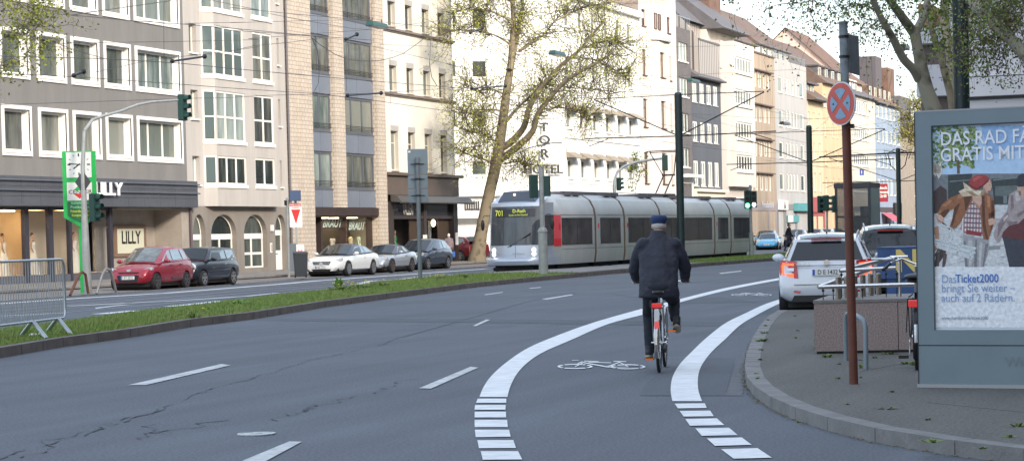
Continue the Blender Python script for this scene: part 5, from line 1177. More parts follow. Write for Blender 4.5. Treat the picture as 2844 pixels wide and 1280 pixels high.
 def patch(j0, j1, m0, m1, nm, gm):
  A, B_ = vs[j0*7:j0*7+7], vs[j1*7:j1*7+7]
  m = MB(); L = []
  a_l, a_r = Vector(A[5]), Vector(A[1]); b_l, b_r = Vector(B_[5]), Vector(B_[1]); am, bm = Vector(A[3]), Vector(B_[3])
  def S(u, v):
   e = a_l.lerp(a_r, u) if u != .5 else am
   def row(l, mid, r): return l*(2*(u-.5)*(u-1)) + mid*(-4*u*(u-1)) + r*(2*u*(u-.5))
   p = row(a_l, am, a_r).lerp(row(b_l, bm, b_r), v); return p
  nrm = (S(.5,1)-S(.5,0)).cross(S(1,.5)-S(0,.5)).normalized()
  if nrm.z < 0: nrm = -nrm
  g = [[S(m0+(1-2*m0)*i/6, m1+(1-2*m1)*k/3) + nrm*.014 for i in range(7)] for k in range(4)]
  m.add([p for r in g for p in r], [(k*7+i, k*7+i+1, (k+1)*7+i+1, (k+1)*7+i) for k in range(3) for i in range(6)]); m.build(nm, gm, C, smooth=60)
 patch(*cabin['front'], .05, .06, 'windscreen', hood_glass or glass); patch(*cabin['rear'], .08, .08, 'rear_window', glass)
 for wy in wb:
  for sgn in (1, -1):
   X = sgn*(hw-.10)
   m = MB(); m.lathe([(wr*.62,-.10),(wr*.92,-.105),(wr,-.07),(wr,.07),(wr*.92,.105),(wr*.62,.10)], c=(X,wy,wr), axis='X', n=28); tw = m.build('wheel', rubber, C, smooth=40)
   m = MB(); o = X+sgn*.075
   ringp = [(wr*.68,-.02),(wr*.68,.03),(wr*.60,.03),(wr*.58,-.02)]
   m.lathe([(wr*.68,.0),(wr*.68,.028),(wr*.59,.030),(wr*.57,.0)], c=(o,wy,wr), axis='X', n=24) if sgn > 0 else m.lathe([(wr*.57,0),(wr*.59,-.030),(wr*.68,-.028),(wr*.68,0)], c=(o,wy,wr), axis='X', n=24)
   for s_ in range(spokes):
    a = 2*math.pi*s_/spokes+.3; u = Vector((0, math.cos(a), math.sin(a))); t = Vector((0,-math.sin(a), math.cos(a))); c0 = Vector((o+sgn*.012, wy, wr))
    q0, q1 = c0+u*wr*.08, c0+u*wr*.62; m.ext([q0-t*.035, q1-t*.028, q1+t*.028, q0+t*.035], (sgn*.02,0,0))
   m.lathe([(.045,0),(.045,.04)], c=(o-.02+ (0 if sgn<0 else 0),wy,wr), axis='X', n=12); m.build('rim', rim, tw, smooth=40)
 my, mz, mw = cabin['mirror']
 for sgn in (1, -1):
  m = MB(); m.ball((sgn*(hw*mw+.12), my, mz), .12, .07, .075, n=12, m=8); m.box(*sorted((sgn*hw*mw-.02*sgn, sgn*(hw*mw+.08))), my-.02, my+.03, mz-.05, mz-.01); m.build('mirror', cabin.get('mirrorm', paint), C, smooth=50)
 m = MB()
 for (pts) in cabin.get('seams', []):
  for sgn in (1, -1):
   for (ya, za), (yb, zb) in zip(pts[:-1], pts[1:]):
    def bw(y, z):
     for j in range(len(body)-1):
      a, b = body[j], body[j+1]
      if a[0] <= y <= b[0]:
       t = (y-a[0])/(b[0]-a[0]); zt = a[1]+(b[1]-a[1])*t; zb_ = a[2]+(b[2]-a[2])*t; wf = a[3]+(b[3]-a[3])*t; f = (z-zb_)/(zt-zb_)
       for (f0, w0), (f1, w1) in zip(((0,.9),(.15,.975),(.45,1),(.72,.985)), ((.15,.975),(.45,1),(.72,.985),(1.01,.90))):
        if f0 <= f <= f1: return hw*wf*(w0+(w1-w0)*(f-f0)/(f1-f0))
     return hw
    d = Vector((0, yb-ya, zb-za)).normalized(); t = Vector((0,-d.z,d.y))*.006
    pa, pb = Vector((sgn*(bw(ya,za)+.004), ya, za)), Vector((sgn*(bw(yb,zb)+.004), yb, zb)); m.add([pa-t, pb-t, pb+t, pa+t], [(0,1,2,3)])
 if m.v: m.build('door_seam', black, C)
 for hy, hz in cabin.get('handles', []):
  for sgn in (1, -1):
   m = MB(); m.box(*sorted((sgn*hw*.955, sgn*(hw+.012))), hy-.08, hy+.08, hz-.015, hz+.015); m.build('door_handle', cabin.get('handlem', paint), C)
 return C
def patch_front(C, name, m, pts, y, thick=.02, both=False, bev=False):
 """raised detail on nose or tail: outline in (x, z) at depth y, extruded outwards; y may be a function of x"""
 f = y if callable(y) else (lambda x: y)
 for sgn in ((1, -1) if both else (1,)):
  mb = MB(); P = [(sgn*x, f(x), z) for x, z in pts]; mb.ext(P if True else P, (0, thick, 0)); mb.build(name, m, C)
def number_plate(C, y, z, s, w=.52, h=.115, out=1):
 """out=+1 on the nose, -1 on the tail"""
 mb = MB(); mb.box(-w/2, w/2, *sorted((y, y+out*.02)), z-h/2, z+h/2); p = mb.build('number_plate', plate_m, C)
 M = frameM((0.02, y+out*.023, z), (-out, 0, 0)) 
 mb = MB(); text(mb, s, M, .115, 0.0, bold=.01, sx=.85); mb.build('plate_characters', black, p)
 mb = MB(); xx = out*w/2; mb.box(*sorted((xx, xx-out*.045)), *sorted((y+out*.02, y+out*.022)), z-h/2+.004, z+h/2-.004); mb.build('plate_band', plate_b, p)
GP = 'cars parked along the far kerb'
RZ = math.pi   # noses point towards the camera (-Y)
def side_loc(px_front, X, L, rz):   # near-side nose corner seen at display px -> y of nose
 return fac(px_front*DS, 700, X).y
red = carpaint('paint_cherry_red', (.30,.012,.03), .25)
yR = 64.7
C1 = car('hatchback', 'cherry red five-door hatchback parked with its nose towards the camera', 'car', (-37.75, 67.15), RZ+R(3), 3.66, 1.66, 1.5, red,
 [(-1.80,.80,.32,.80),(-1.74,.98,.24,.92),(-1.3,1.02,.22,.99),(-.4,.98,.20,1.0),(.5,.95,.20,1.0),(1.05,.90,.22,.985),(1.5,.80,.24,.93),(1.76,.66,.26,.80),(1.82,.52,.30,.68)],
 dict(belt=[(-1.76,1.0,.82),(-1.2,1.01,.93),(-.3,.98,.95),(.45,.95,.95),(1.06,.90,.88)], roof=[(-1.62,1.12,.76),(-1.28,1.42,.70),(-.5,1.47,.72),(.05,1.44,.72),(1.02,.915,.80)], front=(4,3), rear=(0,1),
  glass=[[(-1.38,1.06),(-.95,1.04),(-.92,1.38),(-1.18,1.36)],[(-.88,1.04),(-.10,1.02),(-.15,1.38),(-.85,1.39)],[(-.04,1.02),(.72,.98),(.12,1.34),(-.08,1.38)]], mirror=(.62,1.0,.95), seams=[[(-.9,1.0),(-.88,.5),(-.7,.3)],[(-.06,.98),(-.05,.3)],[(.75,.93),(.78,.6),(.70,.3)],[(-.7,.3),(.70,.3)]], handles=[(-.72,.86),(.1,.84)]),
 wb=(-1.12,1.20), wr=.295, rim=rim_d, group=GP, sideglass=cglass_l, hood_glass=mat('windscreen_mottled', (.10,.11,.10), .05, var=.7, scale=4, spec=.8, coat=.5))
fy = lambda x: 1.80 - .55*x*x
patch_front(C1, 'headlight', lampw, [(.42,.66),(.60,.64),(.76,.70),(.79,.80),(.62,.78),(.46,.71)], lambda x: 1.76-.45*x*x-.10, .10, both=True)
patch_front(C1, 'lower_grille', black, [(-.42,.50),(-.34,.30),(.34,.30),(.42,.50),(.38,.54),(-.38,.54)], 1.79, .04)
patch_front(C1, 'grille', black, [(-.40,.64),(.40,.64),(.34,.60),(-.34,.60)], 1.75, .06); patch_front(C1, 'fog_lamp', lampw, [(.56,.36),(.66,.38),(.66,.46),(.56,.46)], 1.58, .10, both=True)
patch_front(C1, 'badge', chrome, [(.08*math.cos(k*.524),.70+.04*math.sin(k*.524)) for k in range(12)], 1.72, .05); number_plate(C1, 1.84, .45, 'D KV 2212')
patch_front(C1, 'door_trim', black, [(0,0),(0,.01),(.01,.01)], 0, .001) if False else None
mb = MB()
for s_ in (1,-1): mb.box(*sorted((s_*.825,s_*.845)), -.78, .1, .36, .42)
mb.build('side_trim', mat('trim_grey', (.08,.06,.065), .6), C1)
bk = carpaint('paint_blueblack', (.008,.012,.022), .0, .3)
mini_roof = mat('roof_black', (.010,.010,.013), .3, coat=.5)
C2 = car('hatchback', 'small black three-door hatchback with round headlights and a flat roof', 'car', (-37.95, 71.0), RZ+R(2), 3.72, 1.70, 1.42, bk,
 [(-1.84,.74,.34,.84),(-1.78,.92,.26,.93),(-1.3,.97,.22,1.0),(-.4,.95,.20,1.0),(.5,.94,.20,1.0),(1.1,.90,.22,.98),(1.55,.84,.24,.93),(1.78,.72,.28,.86),(1.84,.55,.30,.78)],
 dict(belt=[(-1.78,.95,.86),(-1.2,.97,.94),(-.3,.95,.95),(.4,.94,.95),(.92,.92,.90)], roof=[(-1.74,1.02,.82),(-1.58,1.36,.77),(-.5,1.40,.78),(.35,1.37,.78),(.90,.93,.86)], front=(4,3), rear=(0,1),
  glass=[[(-1.5,1.02),(-.75,1.0),(-.75,1.32),(-1.42,1.31)],[(-.68,1.0),(.68,.985),(.38,1.30),(-.68,1.33)]], mirror=(.62,1.0,.95), mirrorm=mini_roof, seams=[[(-.70,.95),(-.7,.3)],[(.72,.93),(.72,.3)],[(-.7,.3),(.72,.3)]], handles=[(-.55,.80)], handlem=chrome),
 wb=(-1.20,1.24), wr=.30, rim=rim_m, group=GP, roofm=mini_roof)
for s_ in (1,-1):
 mb = MB(); mb.lathe([(.17,0),(.17,.05),(.13,.07)], c=(s_*.56,1.68,.70), axis='Y', n=22); mb.build('headlight', lampw, C2); 
patch_front(C2, 'grille', chrome, [(-.34,.62),(.34,.62),(.28,.50),(-.28,.50)], 1.80, .05); patch_front(C2, 'lower_grille', black, [(-.5,.46),(.5,.46),(.5,.32),(-.5,.32)], 1.80, .04)
mb = MB(); mb.box(-.79,.79,.93,.96,.925,.945); mb.build('belt_trim', chrome, C2)
wp = carpaint('paint_white', (.74,.74,.72), .0, .25)
C3 = car('coupe', 'white two-door coupe with black panoramic roof behind the grey wheelie bin', 'car', (-39.3, 86.85), RZ+R(1), 4.70, 1.80, 1.40, wp,
 [(-2.32,.72,.34,.78),(-2.24,.92,.26,.90),(-1.7,.99,.22,.985),(-.6,.95,.20,1.0),(.6,.92,.20,1.0),(1.4,.87,.22,.98),(1.95,.80,.24,.93),(2.24,.66,.24,.82),(2.33,.50,.26,.70)],
 dict(belt=[(-1.98,.99,.86),(-1.3,.98,.92),(-.4,.95,.93),(.5,.93,.93),(1.18,.90,.86)], roof=[(-1.90,1.0,.80),(-.95,1.31,.68),(-.3,1.36,.68),(.15,1.34,.68),(1.14,.91,.80)], front=(4,3), rear=(0,1),
  glass=[[(-1.42,1.02),(-.62,1.0),(-.62,1.30),(-.95,1.25)],[(-.56,1.0),(.78,.97),(.22,1.26),(-.54,1.31)]], mirror=(.70,.98,.93), seams=[[(-.62,.94),(-.66,.3)],[(.78,.90),(.82,.3)],[(-.66,.3),(.82,.3)]], handles=[(-.42,.80)]),
 wb=(-1.38,1.38), wr=.33, rim=rim_m, group=GP, roofm=mat('roof_black', (.010,.010,.013), .3, coat=.5), spokes=10)
patch_front(C3, 'grille', black, [(-.42,.66),(.42,.66),(.34,.46),(-.34,.46)], 2.26, .06)
for z in (.52,.59): patch_front(C3, 'grille_bar', chrome, [(-.38,z+.012),(.38,z+.012),(.37,z-.012),(-.37,z-.012)], 2.31, .03)
patch_front(C3, 'badge', chrome, [(.09*math.cos(k*.524),.555+.09*math.sin(k*.524)) for k in range(12)], 2.31, .045); patch_front(C3, 'headlight', lampw, [(.50,.62),(.66,.60),(.84,.70),(.86,.80),(.66,.74)], lambda x: 2.34-.45*x*x-.08, .10, both=True)
patch_front(C3, 'lower_grille', black, [(-.46,.34),(.46,.34),(.38,.24),(-.38,.24)], 2.30, .05); patch_front(C3, 'side_intake', black, [(.54,.36),(.76,.36),(.72,.26),(.54,.25)], lambda x: 2.27-.22*x*x, .05, both=True); number_plate(C3, 2.36, .42, 'D·SL 1171')
sp_ = carpaint('paint_silver', (.42,.44,.47), .5, .25)
C4 = car('roadster', 'silver two-seat roadster with closed roof between the white coupe and the dark hatchback', 'car', (-39.9, 93.0), RZ+R(1), 4.13, 1.80, 1.30, sp_,
 [(-2.05,.72,.34,.78),(-1.98,.92,.26,.90),(-1.5,.97,.22,.99),(-.6,.90,.20,1.0),(.3,.87,.20,.99),(1.1,.84,.22,.985),(1.65,.76,.24,.93),(1.98,.60,.24,.80),(2.06,.46,.26,.66)],
 dict(belt=[(-1.35,.95,.84),(-.9,.93,.90),(-.3,.90,.92),(.3,.88,.92),(.80,.86,.84)], roof=[(-1.28,.97,.78),(-.72,1.24,.66),(-.3,1.27,.66),(.0,1.25,.66),(.78,.87,.78)], front=(4,3), rear=(0,1),
  glass=[[(-.85,.97),(.45,.93),(.05,1.19),(-.62,1.21)]], mirror=(.42,.94,.92), seams=[[(-.68,.88),(-.7,.32)],[(.58,.84),(.60,.32)],[(-.7,.32),(.60,.32)]], handles=[(-.5,.78)]),
 wb=(-1.15,1.28), wr=.32, rim=mat('rim_bronze', (.24,.17,.14), .35, .7), group=GP, roofm=mat('roof_graphite', (.10,.105,.115), .3, .4))
patch_front(C4, 'headlight', lampw, [(.42,.58),(.56,.52),(.80,.62),(.84,.72),(.62,.68)], lambda x: 2.06-.45*x*x-.06, .10, both=True); patch_front(C4, 'lower_grille', black, [(-.34,.42),(.34,.42),(.44,.26),(-.44,.26)], 2.02, .05)
patch_front(C4, 'side_intake', black, [(.52,.40),(.74,.38),(.70,.27),(.52,.27)], lambda x: 2.0-.25*x*x, .06, both=True)
dg_ = carpaint('paint_slate', (.05,.065,.095), .45, .25)
C5 = car('hatchback', 'dark slate grey hatchback parked last in the row next to the old plane tree', 'car', (-40.7, 99.5), RZ, 4.28, 1.80, 1.50, dg_,
 [(-2.10,.80,.34,.82),(-2.04,1.0,.26,.93),(-1.5,1.04,.22,1.0),(-.5,.99,.20,1.0),(.5,.96,.20,1.0),(1.15,.90,.22,.985),(1.7,.78,.24,.93),(2.05,.62,.26,.80),(2.13,.48,.30,.68)],
 dict(belt=[(-2.02,1.03,.82),(-1.4,1.02,.92),(-.4,.99,.94),(.5,.96,.94),(1.22,.90,.86)], roof=[(-1.85,1.16,.76),(-1.45,1.43,.70),(-.6,1.50,.72),(.10,1.46,.72),(1.18,.92,.80)], front=(4,3), rear=(0,1),
  glass=[[(-1.60,1.08),(-.85,1.05),(-.85,1.41),(-1.35,1.37)],[(-.78,1.05),(.80,1.0),(.18,1.37),(-.76,1.42)]], mirror=(.72,1.02,.94), seams=[[(-.82,1.0),(-.80,.3)],[(.02,.98),(.02,.3)],[(.86,.93),(.86,.3)],[(-.80,.3),(.86,.3)]], handles=[(-.65,.87),(.2,.85)]),
 wb=(-1.28,1.38), wr=.32, rim=rim_m, group=GP)
patch_front(C5, 'headlight', lampw, [(.46,.68),(.62,.64),(.80,.72),(.84,.84),(.64,.80)], lambda x: 2.10-.45*x*x-.06, .10, both=True); patch_front(C5, 'lower_grille', black, [(-.5,.52),(.5,.52),(.42,.28),(-.42,.28)], 2.08, .05)
bl_ = carpaint('paint_sky_blue', (.06,.30,.52), .15, .25)
def pl(px, X, y=610): return fac(px*DS, y*DS, X)
GF = 'cars parked in the distance'
yb_ = pl(1942, -38.4).y
C6 = car('sports_car', 'bright sky blue low sports car in the distance left of the walking man', 'car', (-38.7, yb_), RZ+R(8), 4.38, 1.80, 1.29, bl_,
 [(-2.15,.74,.36,.80),(-2.08,.88,.28,.92),(-1.4,.93,.22,1.0),(-.5,.88,.20,.99),(.5,.84,.20,.97),(1.2,.82,.22,.98),(1.8,.68,.24,.92),(2.12,.50,.24,.76),(2.19,.40,.26,.64)],
 dict(belt=[(-1.6,.93,.80),(-1.0,.90,.86),(-.3,.87,.90),(.4,.85,.90),(.98,.83,.84)], roof=[(-1.5,.95,.74),(-.72,1.22,.62),(-.2,1.26,.64),(.1,1.23,.64),(.96,.845,.78)], front=(4,3), rear=(0,1),
  glass=[[(-1.0,.94),(.6,.90),(.12,1.17),(-.68,1.18)]], mirror=(.5,.92,.92), seams=[[(-.5,.86),(-.6,.3)],[(.62,.82),(.62,.3)]], handles=[(-.35,.72)]), wb=(-1.2,1.3), wr=.32, group=GF)
patch_front(C6, 'headlight', lampw, [(.48,.56),(.62,.52),(.78,.62),(.74,.74),(.56,.72)], lambda x: 2.05-.45*x*x-.06, .10, both=True); patch_front(C6, 'lower_grille', black, [(-.6,.38),(.6,.38),(.5,.26),(-.5,.26)], 2.08, .08); number_plate(C6, 2.2, .42, 'D·PC 718')
bk2 = carpaint('paint_dark', (.03,.033,.04), .4, .3); gy2 = carpaint('paint_mid_grey', (.14,.15,.165), .5, .3); lg2 = carpaint('paint_light_silver', (.45,.47,.49), .5, .3)
for (px, X, pm, lab, nm) in ((2003,-41.5,bk2,'dark saloon right behind the blue sports car, half hidden by the walking man','saloon'), (2048,-42.2,gy2,'mid grey hatchback between the walking man and the second tram pole','hatchback'), (1928,-43.6,bk2,'black car mostly hidden behind the blue sports car','hatchback')):
 q = pl(px, X).y + (14 if px == 2003 else 8 if px == 2048 else 8)
 C = copy_thing(C5, (X, pl(px, X).y, 0), RZ+R(4), lab, GF); C.name = nm
 for ch in C.children:
  if ch.name.split('.')[0] in ('body', 'roof', 'mirror', 'door_handle'):
   ch.data = ch.data.copy(); ch.data.materials[0] = pm
for (px, X, pm, lab) in ((2076,-43.0,lg2,'silver car far off, just right of the second tram pole'), (2102,-42.5,bk2,'black estate far off, left of the glass lift tower')):
 C = copy_thing(C5, (X, pl(px, X).y, 0), RZ+R(3), lab, GF)
 for ch in C.children:
  if ch.name.split('.')[0] in ('body', 'roof', 'mirror', 'door_handle'): ch.data = ch.data.copy(); ch.data.materials[0] = pm
q = pl(1206, -49.5); C = copy_thing(C5, (-48.6, 124.6, 0.1), R(62), 'dark red car standing in the side street behind the plane tree trunk', 'cars parked in the distance')
dr = carpaint('paint_dark_red', (.16,.012,.02), .2, .3)
for ch in C.children:
 if ch.name.split('.')[0] in ('body', 'roof', 'mirror', 'door_handle'): ch.data = ch.data.copy(); ch.data.materials[0] = dr
we = carpaint('paint_estate_white', (.60,.63,.68), .05, .25)
tail = [(-2.33,.60,.34,.86),(-2.30,.74,.30,.93),(-2.22,.98,.26,.965),(-1.7,1.0,.22,1.0),(-.5,.97,.20,1.0),(.6,.95,.20,1.0),(1.3,.90,.22,.98),(1.9,.80,.24,.93),(2.2,.66,.28,.80),(2.3,.5,.3,.66)]
C7 = car('estate_car', 'white estate car seen from behind with lit orange-red tail lights beside the granite block', 'car', (-8.55, 41.9), R(10.5), 4.67, 1.82, 1.47, we, tail,
 dict(belt=[(-2.24,1.0,.90),(-1.5,1.0,.95),(-.4,.97,.95),(.6,.95,.95),(1.28,.92,.88)], roof=[(-2.02,1.36,.74),(-1.8,1.42,.73),(-.6,1.47,.74),(.15,1.44,.74),(1.24,.935,.84)], front=(4,3), rear=(0,0),
  glass=[[(-2.0,1.06),(-1.45,1.04),(-1.40,1.36),(-1.82,1.34)],[(-1.38,1.04),(-.5,1.02),(-.5,1.40),(-1.34,1.38)],[(-.44,1.02),(.9,.98),(.22,1.36),(-.42,1.40)]], mirror=(.78,1.03,.98), seams=[], handles=[(-.9,.86),(0,.85)]) if False else
 dict(belt=[(-2.24,1.0,.82),(-1.5,1.0,.91),(-.4,.97,.94),(.6,.95,.94),(1.28,.92,.88)], roof=[(-2.02,1.38,.64),(-1.75,1.43,.65),(-.6,1.47,.67),(.15,1.44,.68),(1.24,.935,.80)], front=(4,3), rear=(1,0),
  glass=[[(-2.0,1.06),(-1.45,1.04),(-1.40,1.36),(-1.82,1.34)],[(-1.38,1.04),(-.5,1.02),(-.5,1.40),(-1.34,1.38)],[(-.44,1.02),(.9,.98),(.22,1.36),(-.42,1.40)]], mirror=(.78,1.03,.98), seams=[], handles=[(-.9,.86),(0,.85)]),
 wb=(-1.28,1.42), wr=.325, group=None)
def rear_details(C, y, W, sx=1.0, lampcol=None, z_off=0.0, paintm=None):
 hw = W/2
 mb = MB(); mb.hexa([(-hw*.83,y+.10,.98),(hw*.83,y+.10,.98),(hw*.75,y+.5,.98),(-hw*.75,y+.5,.98),(-hw*.64,y+.31,1.39),(hw*.64,y+.31,1.39),(hw*.6,y+.6,1.39),(-hw*.6,y+.6,1.39)]); tg = mb.build('tailgate', paintm, C, smooth=30)
 mb = MB(); mb.add([(-hw*.74,y+.105,1.0),(hw*.74,y+.105,1.0),(hw*.59,y+.275,1.35),(-hw*.59,y+.275,1.35)], [(0,1,2,3)]); mb.build('rear_window', cglass, C)
 mb = MB(); mb.box(-.28,.28,y+.20,y+.28,1.375,1.40); mb.build('brake_light', lampr, C)
rear_details(C7, -2.33, 1.82, paintm=we)
yb0 = -2.345
def tailpatch(name, m, pts, y=None, thick=-.025, both=True, C=C7):
 for sgn in ((1,-1) if both else (1,)):
  mb = MB(); P = [(sgn*x, (y(x, z) if callable(y) else y), z) for x, z in pts]; mb.ext(P, (0, thick, 0)); r = mb.build(name, m, C)
 return r
ty_ = lambda x, z: -2.30 + max(0, abs(x)-.6)*.28 + max(0, z-.74)*.25
lamp_on = mat('tail_lamp_glow', (1,.2,.05), .4, emit=(1,.10,.015), es=.7)
tailpatch('tail_light', lampr, [(.55,.99),(.84,1.02),(.88,.86),(.84,.66),(.52,.68)], ty_, -.03)
for seg in ([(.60,.95),(.82,.97),(.81,.92),(.60,.91)], [(.79,.93),(.83,.93),(.82,.74),(.78,.74)], [(.60,.76),(.80,.76),(.79,.71),(.60,.71)]): tailpatch('light_strip', lamp_on, seg, lambda x, z: ty_(x,z)-.032, -.006)
tailpatch('indicator_lamp', lampw, [(.60,.87),(.74,.87),(.72,.81),(.60,.81)], lambda x, z: ty_(x,z)-.032, -.006)
tailpatch('reflector', lampr, [(.48,.44),(.76,.47),(.76,.43),(.50,.40)], lambda x, z: -2.33 + max(0, abs(x)-.6)*.28, -.02)
tailpatch('bumper_insert', black, [(-.60,.36),(.60,.36),(.66,.24),(-.66,.24)], -2.335, -.02, both=False)
tailpatch('panel_seam', mat('seam_grey', (.18,.19,.2), .7), [(-.60,.915),(.60,.915),(.60,.90),(-.60,.90)], -2.32, -.006, both=False)  # thin grey strips marking the tailgate panel joints
tailpatch('panel_seam', mat('seam_grey', (.18,.19,.2), .7), [(-.60,.565),(.60,.565),(.60,.55),(-.60,.55)], -2.34, -.006, both=False)
tailpatch('badge', chrome, [(.055*math.cos(k*.524),.96+.055*math.sin(k*.524)) for k in range(12)], -2.29, -.03, both=False)
number_plate(C7, -2.34, .78, 'D E 1432', out=-1)
mb = MB(); text(mb, 'OCTAVIA', frameM((-.52,-2.31,.93),(1,0,0)), .08, 0, sx=1.3); text(mb, 'SKODA', frameM((.48,-2.31,.93),(1,0,0)), .07, 0, sx=1.3); mb.build('tailgate_lettering', chrome, C7)
for s_ in (1,-1):
 mb = MB(); mb.tube([(s_*.56,-1.85,1.43),(s_*.575,-1.7,1.51),(s_*.59,-.2,1.54),(s_*.60,.05,1.45)], .016, 6); mb.build('roof_rail', steel, C7)
mb = MB(); mb.hexa([(-.02,-1.55,1.46),(.02,-1.55,1.46),(.02,-1.4,1.46),(-.02,-1.4,1.46),(-.008,-1.58,1.54),(.008,-1.58,1.54),(.008,-1.52,1.54),(-.008,-1.52,1.54)]); mb.build('antenna', black, C7)
GR = 'cars parked on the right behind the white estate'
def rearcopy(loc, sc, pm, lab, rz=R(10.5)):
 C = copy_thing(C7, loc, rz, lab, GR); C.scale = sc; dk2 = 'tall' in lab
 for ch in C.children:
  if ch.name.split('.')[0] in ('body', 'roof', 'mirror', 'door_handle', 'tailgate'): ch.data = ch.data.copy(); ch.data.materials[0] = pm if not dk2 or ch.name.startswith('roof') else bk2
 return C
rearcopy((-8.95, 51.0, 0), (1.02, 1.0, 1.09), carpaint('paint_white', (.74,.74,.72), .0, .25), 'tall dark car with a white roof and rails parked in front of the white estate')
rearcopy((-8.35, 60.5, 0), (1.03, .95, 1.12), bk2, 'black car with a dark soft roof left of the billboard')
rearcopy((-7.4, 70.5, 0), (1.0, 1.0, 1.16), carpaint('paint_white', (.74,.74,.72), .0, .25), 'white roof of a car just showing beside the billboard edge')
def pole_at(p): return (p[0], p[1], p[2])
b0 = G(20,858,.14); b1 = G(160,838,.14)
dirv = (b1-b0).normalized(); Tb = thing('crowd_barrier', 'galvanised crowd control barrier standing on the grass median at the left edge', 'barrier', tuple(b1), math.atan2(dirv.y, dirv.x))
mb = MB(); x0, x1 = -3.3, .12
fr_ = [(x0,0,.26),(x1-.12,0,.26),(x1-.03,0,.30),(x1,0,.40),(x1,0,1.12),(x1-.04,0,1.20),(x1-.14,0,1.24),(x0,0,1.24)]
mb.tube(fr_, .021, 8); mb.build('frame', steel, Tb, smooth=60)
mb = MB(); k = x1-.10
while k > x0: mb.tube([(k,0,.27),(k,0,1.23)], .008, 5); k -= .115
mb.build('bars', steel, Tb)
for x in (-.25, -1.45):
 for s_ in (1,-1):
  mb = MB(); mb.box(x-.02, x+.02, -.02, .02, .2, .28); mb.tube([(x-.05+.0, 0, .27), (x-.05+s_*.22, s_*.30, 0)], .022, 6); mb.tube([(x+.03, 0, .27), (x+.03+s_*.22, s_*.30, 0)], .022, 6); mb.build('foot', steel, Tb)
green = mat('clock_green', (.01,.36,.07), .4, var=.05); pg = G(209,737,.05)
Tc = thing('clock_pillar', 'bright green advertising pillar with a square clock on top', 'clock', tuple(pg), R(26))
sc_ = 1/83.*DS
mb = MB()
def H(zpx): return (738-zpx)*DS/83.0
w = .53
mb.ext([(-w,-.14,H(392)),(w,-.14,H(392)),(w,-.14,H(553)),(0,-.14,H(577)-.0),(-w,-.14,H(553))], (0,.28,0)); mb.build('cabinet', green, Tc)
mb = MB(); mb.box(-.075,.075,-.06,.06,0,H(570)); mb.build('post', green, Tc)
cy_ = H(425); mb = MB(); mb.box(-.40,.40,-.165,-.142,cy_-.42,cy_+.40); f_ = mb.build('clock_face', mat('clock_white', (.62,.64,.62), .5), Tc)
mb = MB()
for k in range(12):
 a = k*math.pi/6; r0, r1 = (.26,.36) if k % 3 == 0 else (.30,.36); ww = .022 if k % 3 == 0 else .01
 u = Vector((math.sin(a),0,math.cos(a))); t = Vector((math.cos(a),0,-math.sin(a))); c = Vector((0,-.168,cy_))
 mb.add([c+u*r0-t*ww, c+u*r0+t*ww, c+u*r1+t*ww, c+u*r1-t*ww], [(0,1,2,3)])
mb.build('hour_marks', black, f_)
for a, L, ww in ((R(277), .32, .015), (R(232), .22, .02)):
 mb = MB(); u = Vector((math.sin(a),0,math.cos(a))); t = Vector((math.cos(a),0,-math.sin(a))); c = Vector((0,-.173,cy_)); mb.add([c-u*.05-t*ww, c-u*.05+t*ww, c+u*L+t*ww, c+u*L-t*ww], [(0,1,2,3)]); mb.build('hand', black, f_)
mb = MB(); z0 = H(511); mb.box(-.40,.40,-.165,-.142,H(512),H(468)); s_ = mb.build('advert_panel', mat('advert_white', (.66,.66,.62), .5), Tc)
mb = MB(); cz = H(490); mb.add([(-.2,-.168,cz+.03),(.2,-.168,cz+.03),(0,-.168,cz+.22)], [(0,1,2)]); mb.build('advert_mark_green', green, s_)
mb = MB(); mb.add([(-.2,-.168,cz-.07),(0,-.168,cz-.24),(.2,-.168,cz-.07)], [(0,1,2)]); mb.build('advert_mark_red', mat('sign_red', (.55,.02,.02), .5), s_)
mb = MB(); text(mb, 'CENTER', frameM((.02,-.170,cz-.02),(1,0,0)), .17, 0, bold=.01, sx=1.2); mb.build('advert_text', black, s_)
mb = MB(); mb.ext([(-.40,-.165,H(516)),(.40,-.165,H(516)),(.40,-.165,H(549)),(0,-.165,H(566)),(-.40,-.165,H(549))], (0,.02,0)); s_ = mb.build('lower_panel', mat('clock_dark_green', (.005,.12,.04), .5), Tc)
mb = MB(); text(mb, 'Italienische\nPostkantine', frameM((0,-.168,H(523)),(1,0,0)), .13, 0, bold=.005); mb.build('panel_text', mat('pale_green_text', (.3,.55,.35), .5), s_)
mb = MB(); text(mb, 'Nordstraße\nInnenstadt', frameM((0,-.168,H(543)),(1,0,0)), .13, 0, bold=.01); mb.build('panel_text', mat('yellow_text', (.6,.6,.02), .5), s_)
sig_g = mat('signal_green_housing', (.010,.045,.038), .45); lens_off = mat('lens_off', (.015,.02,.02), .2)
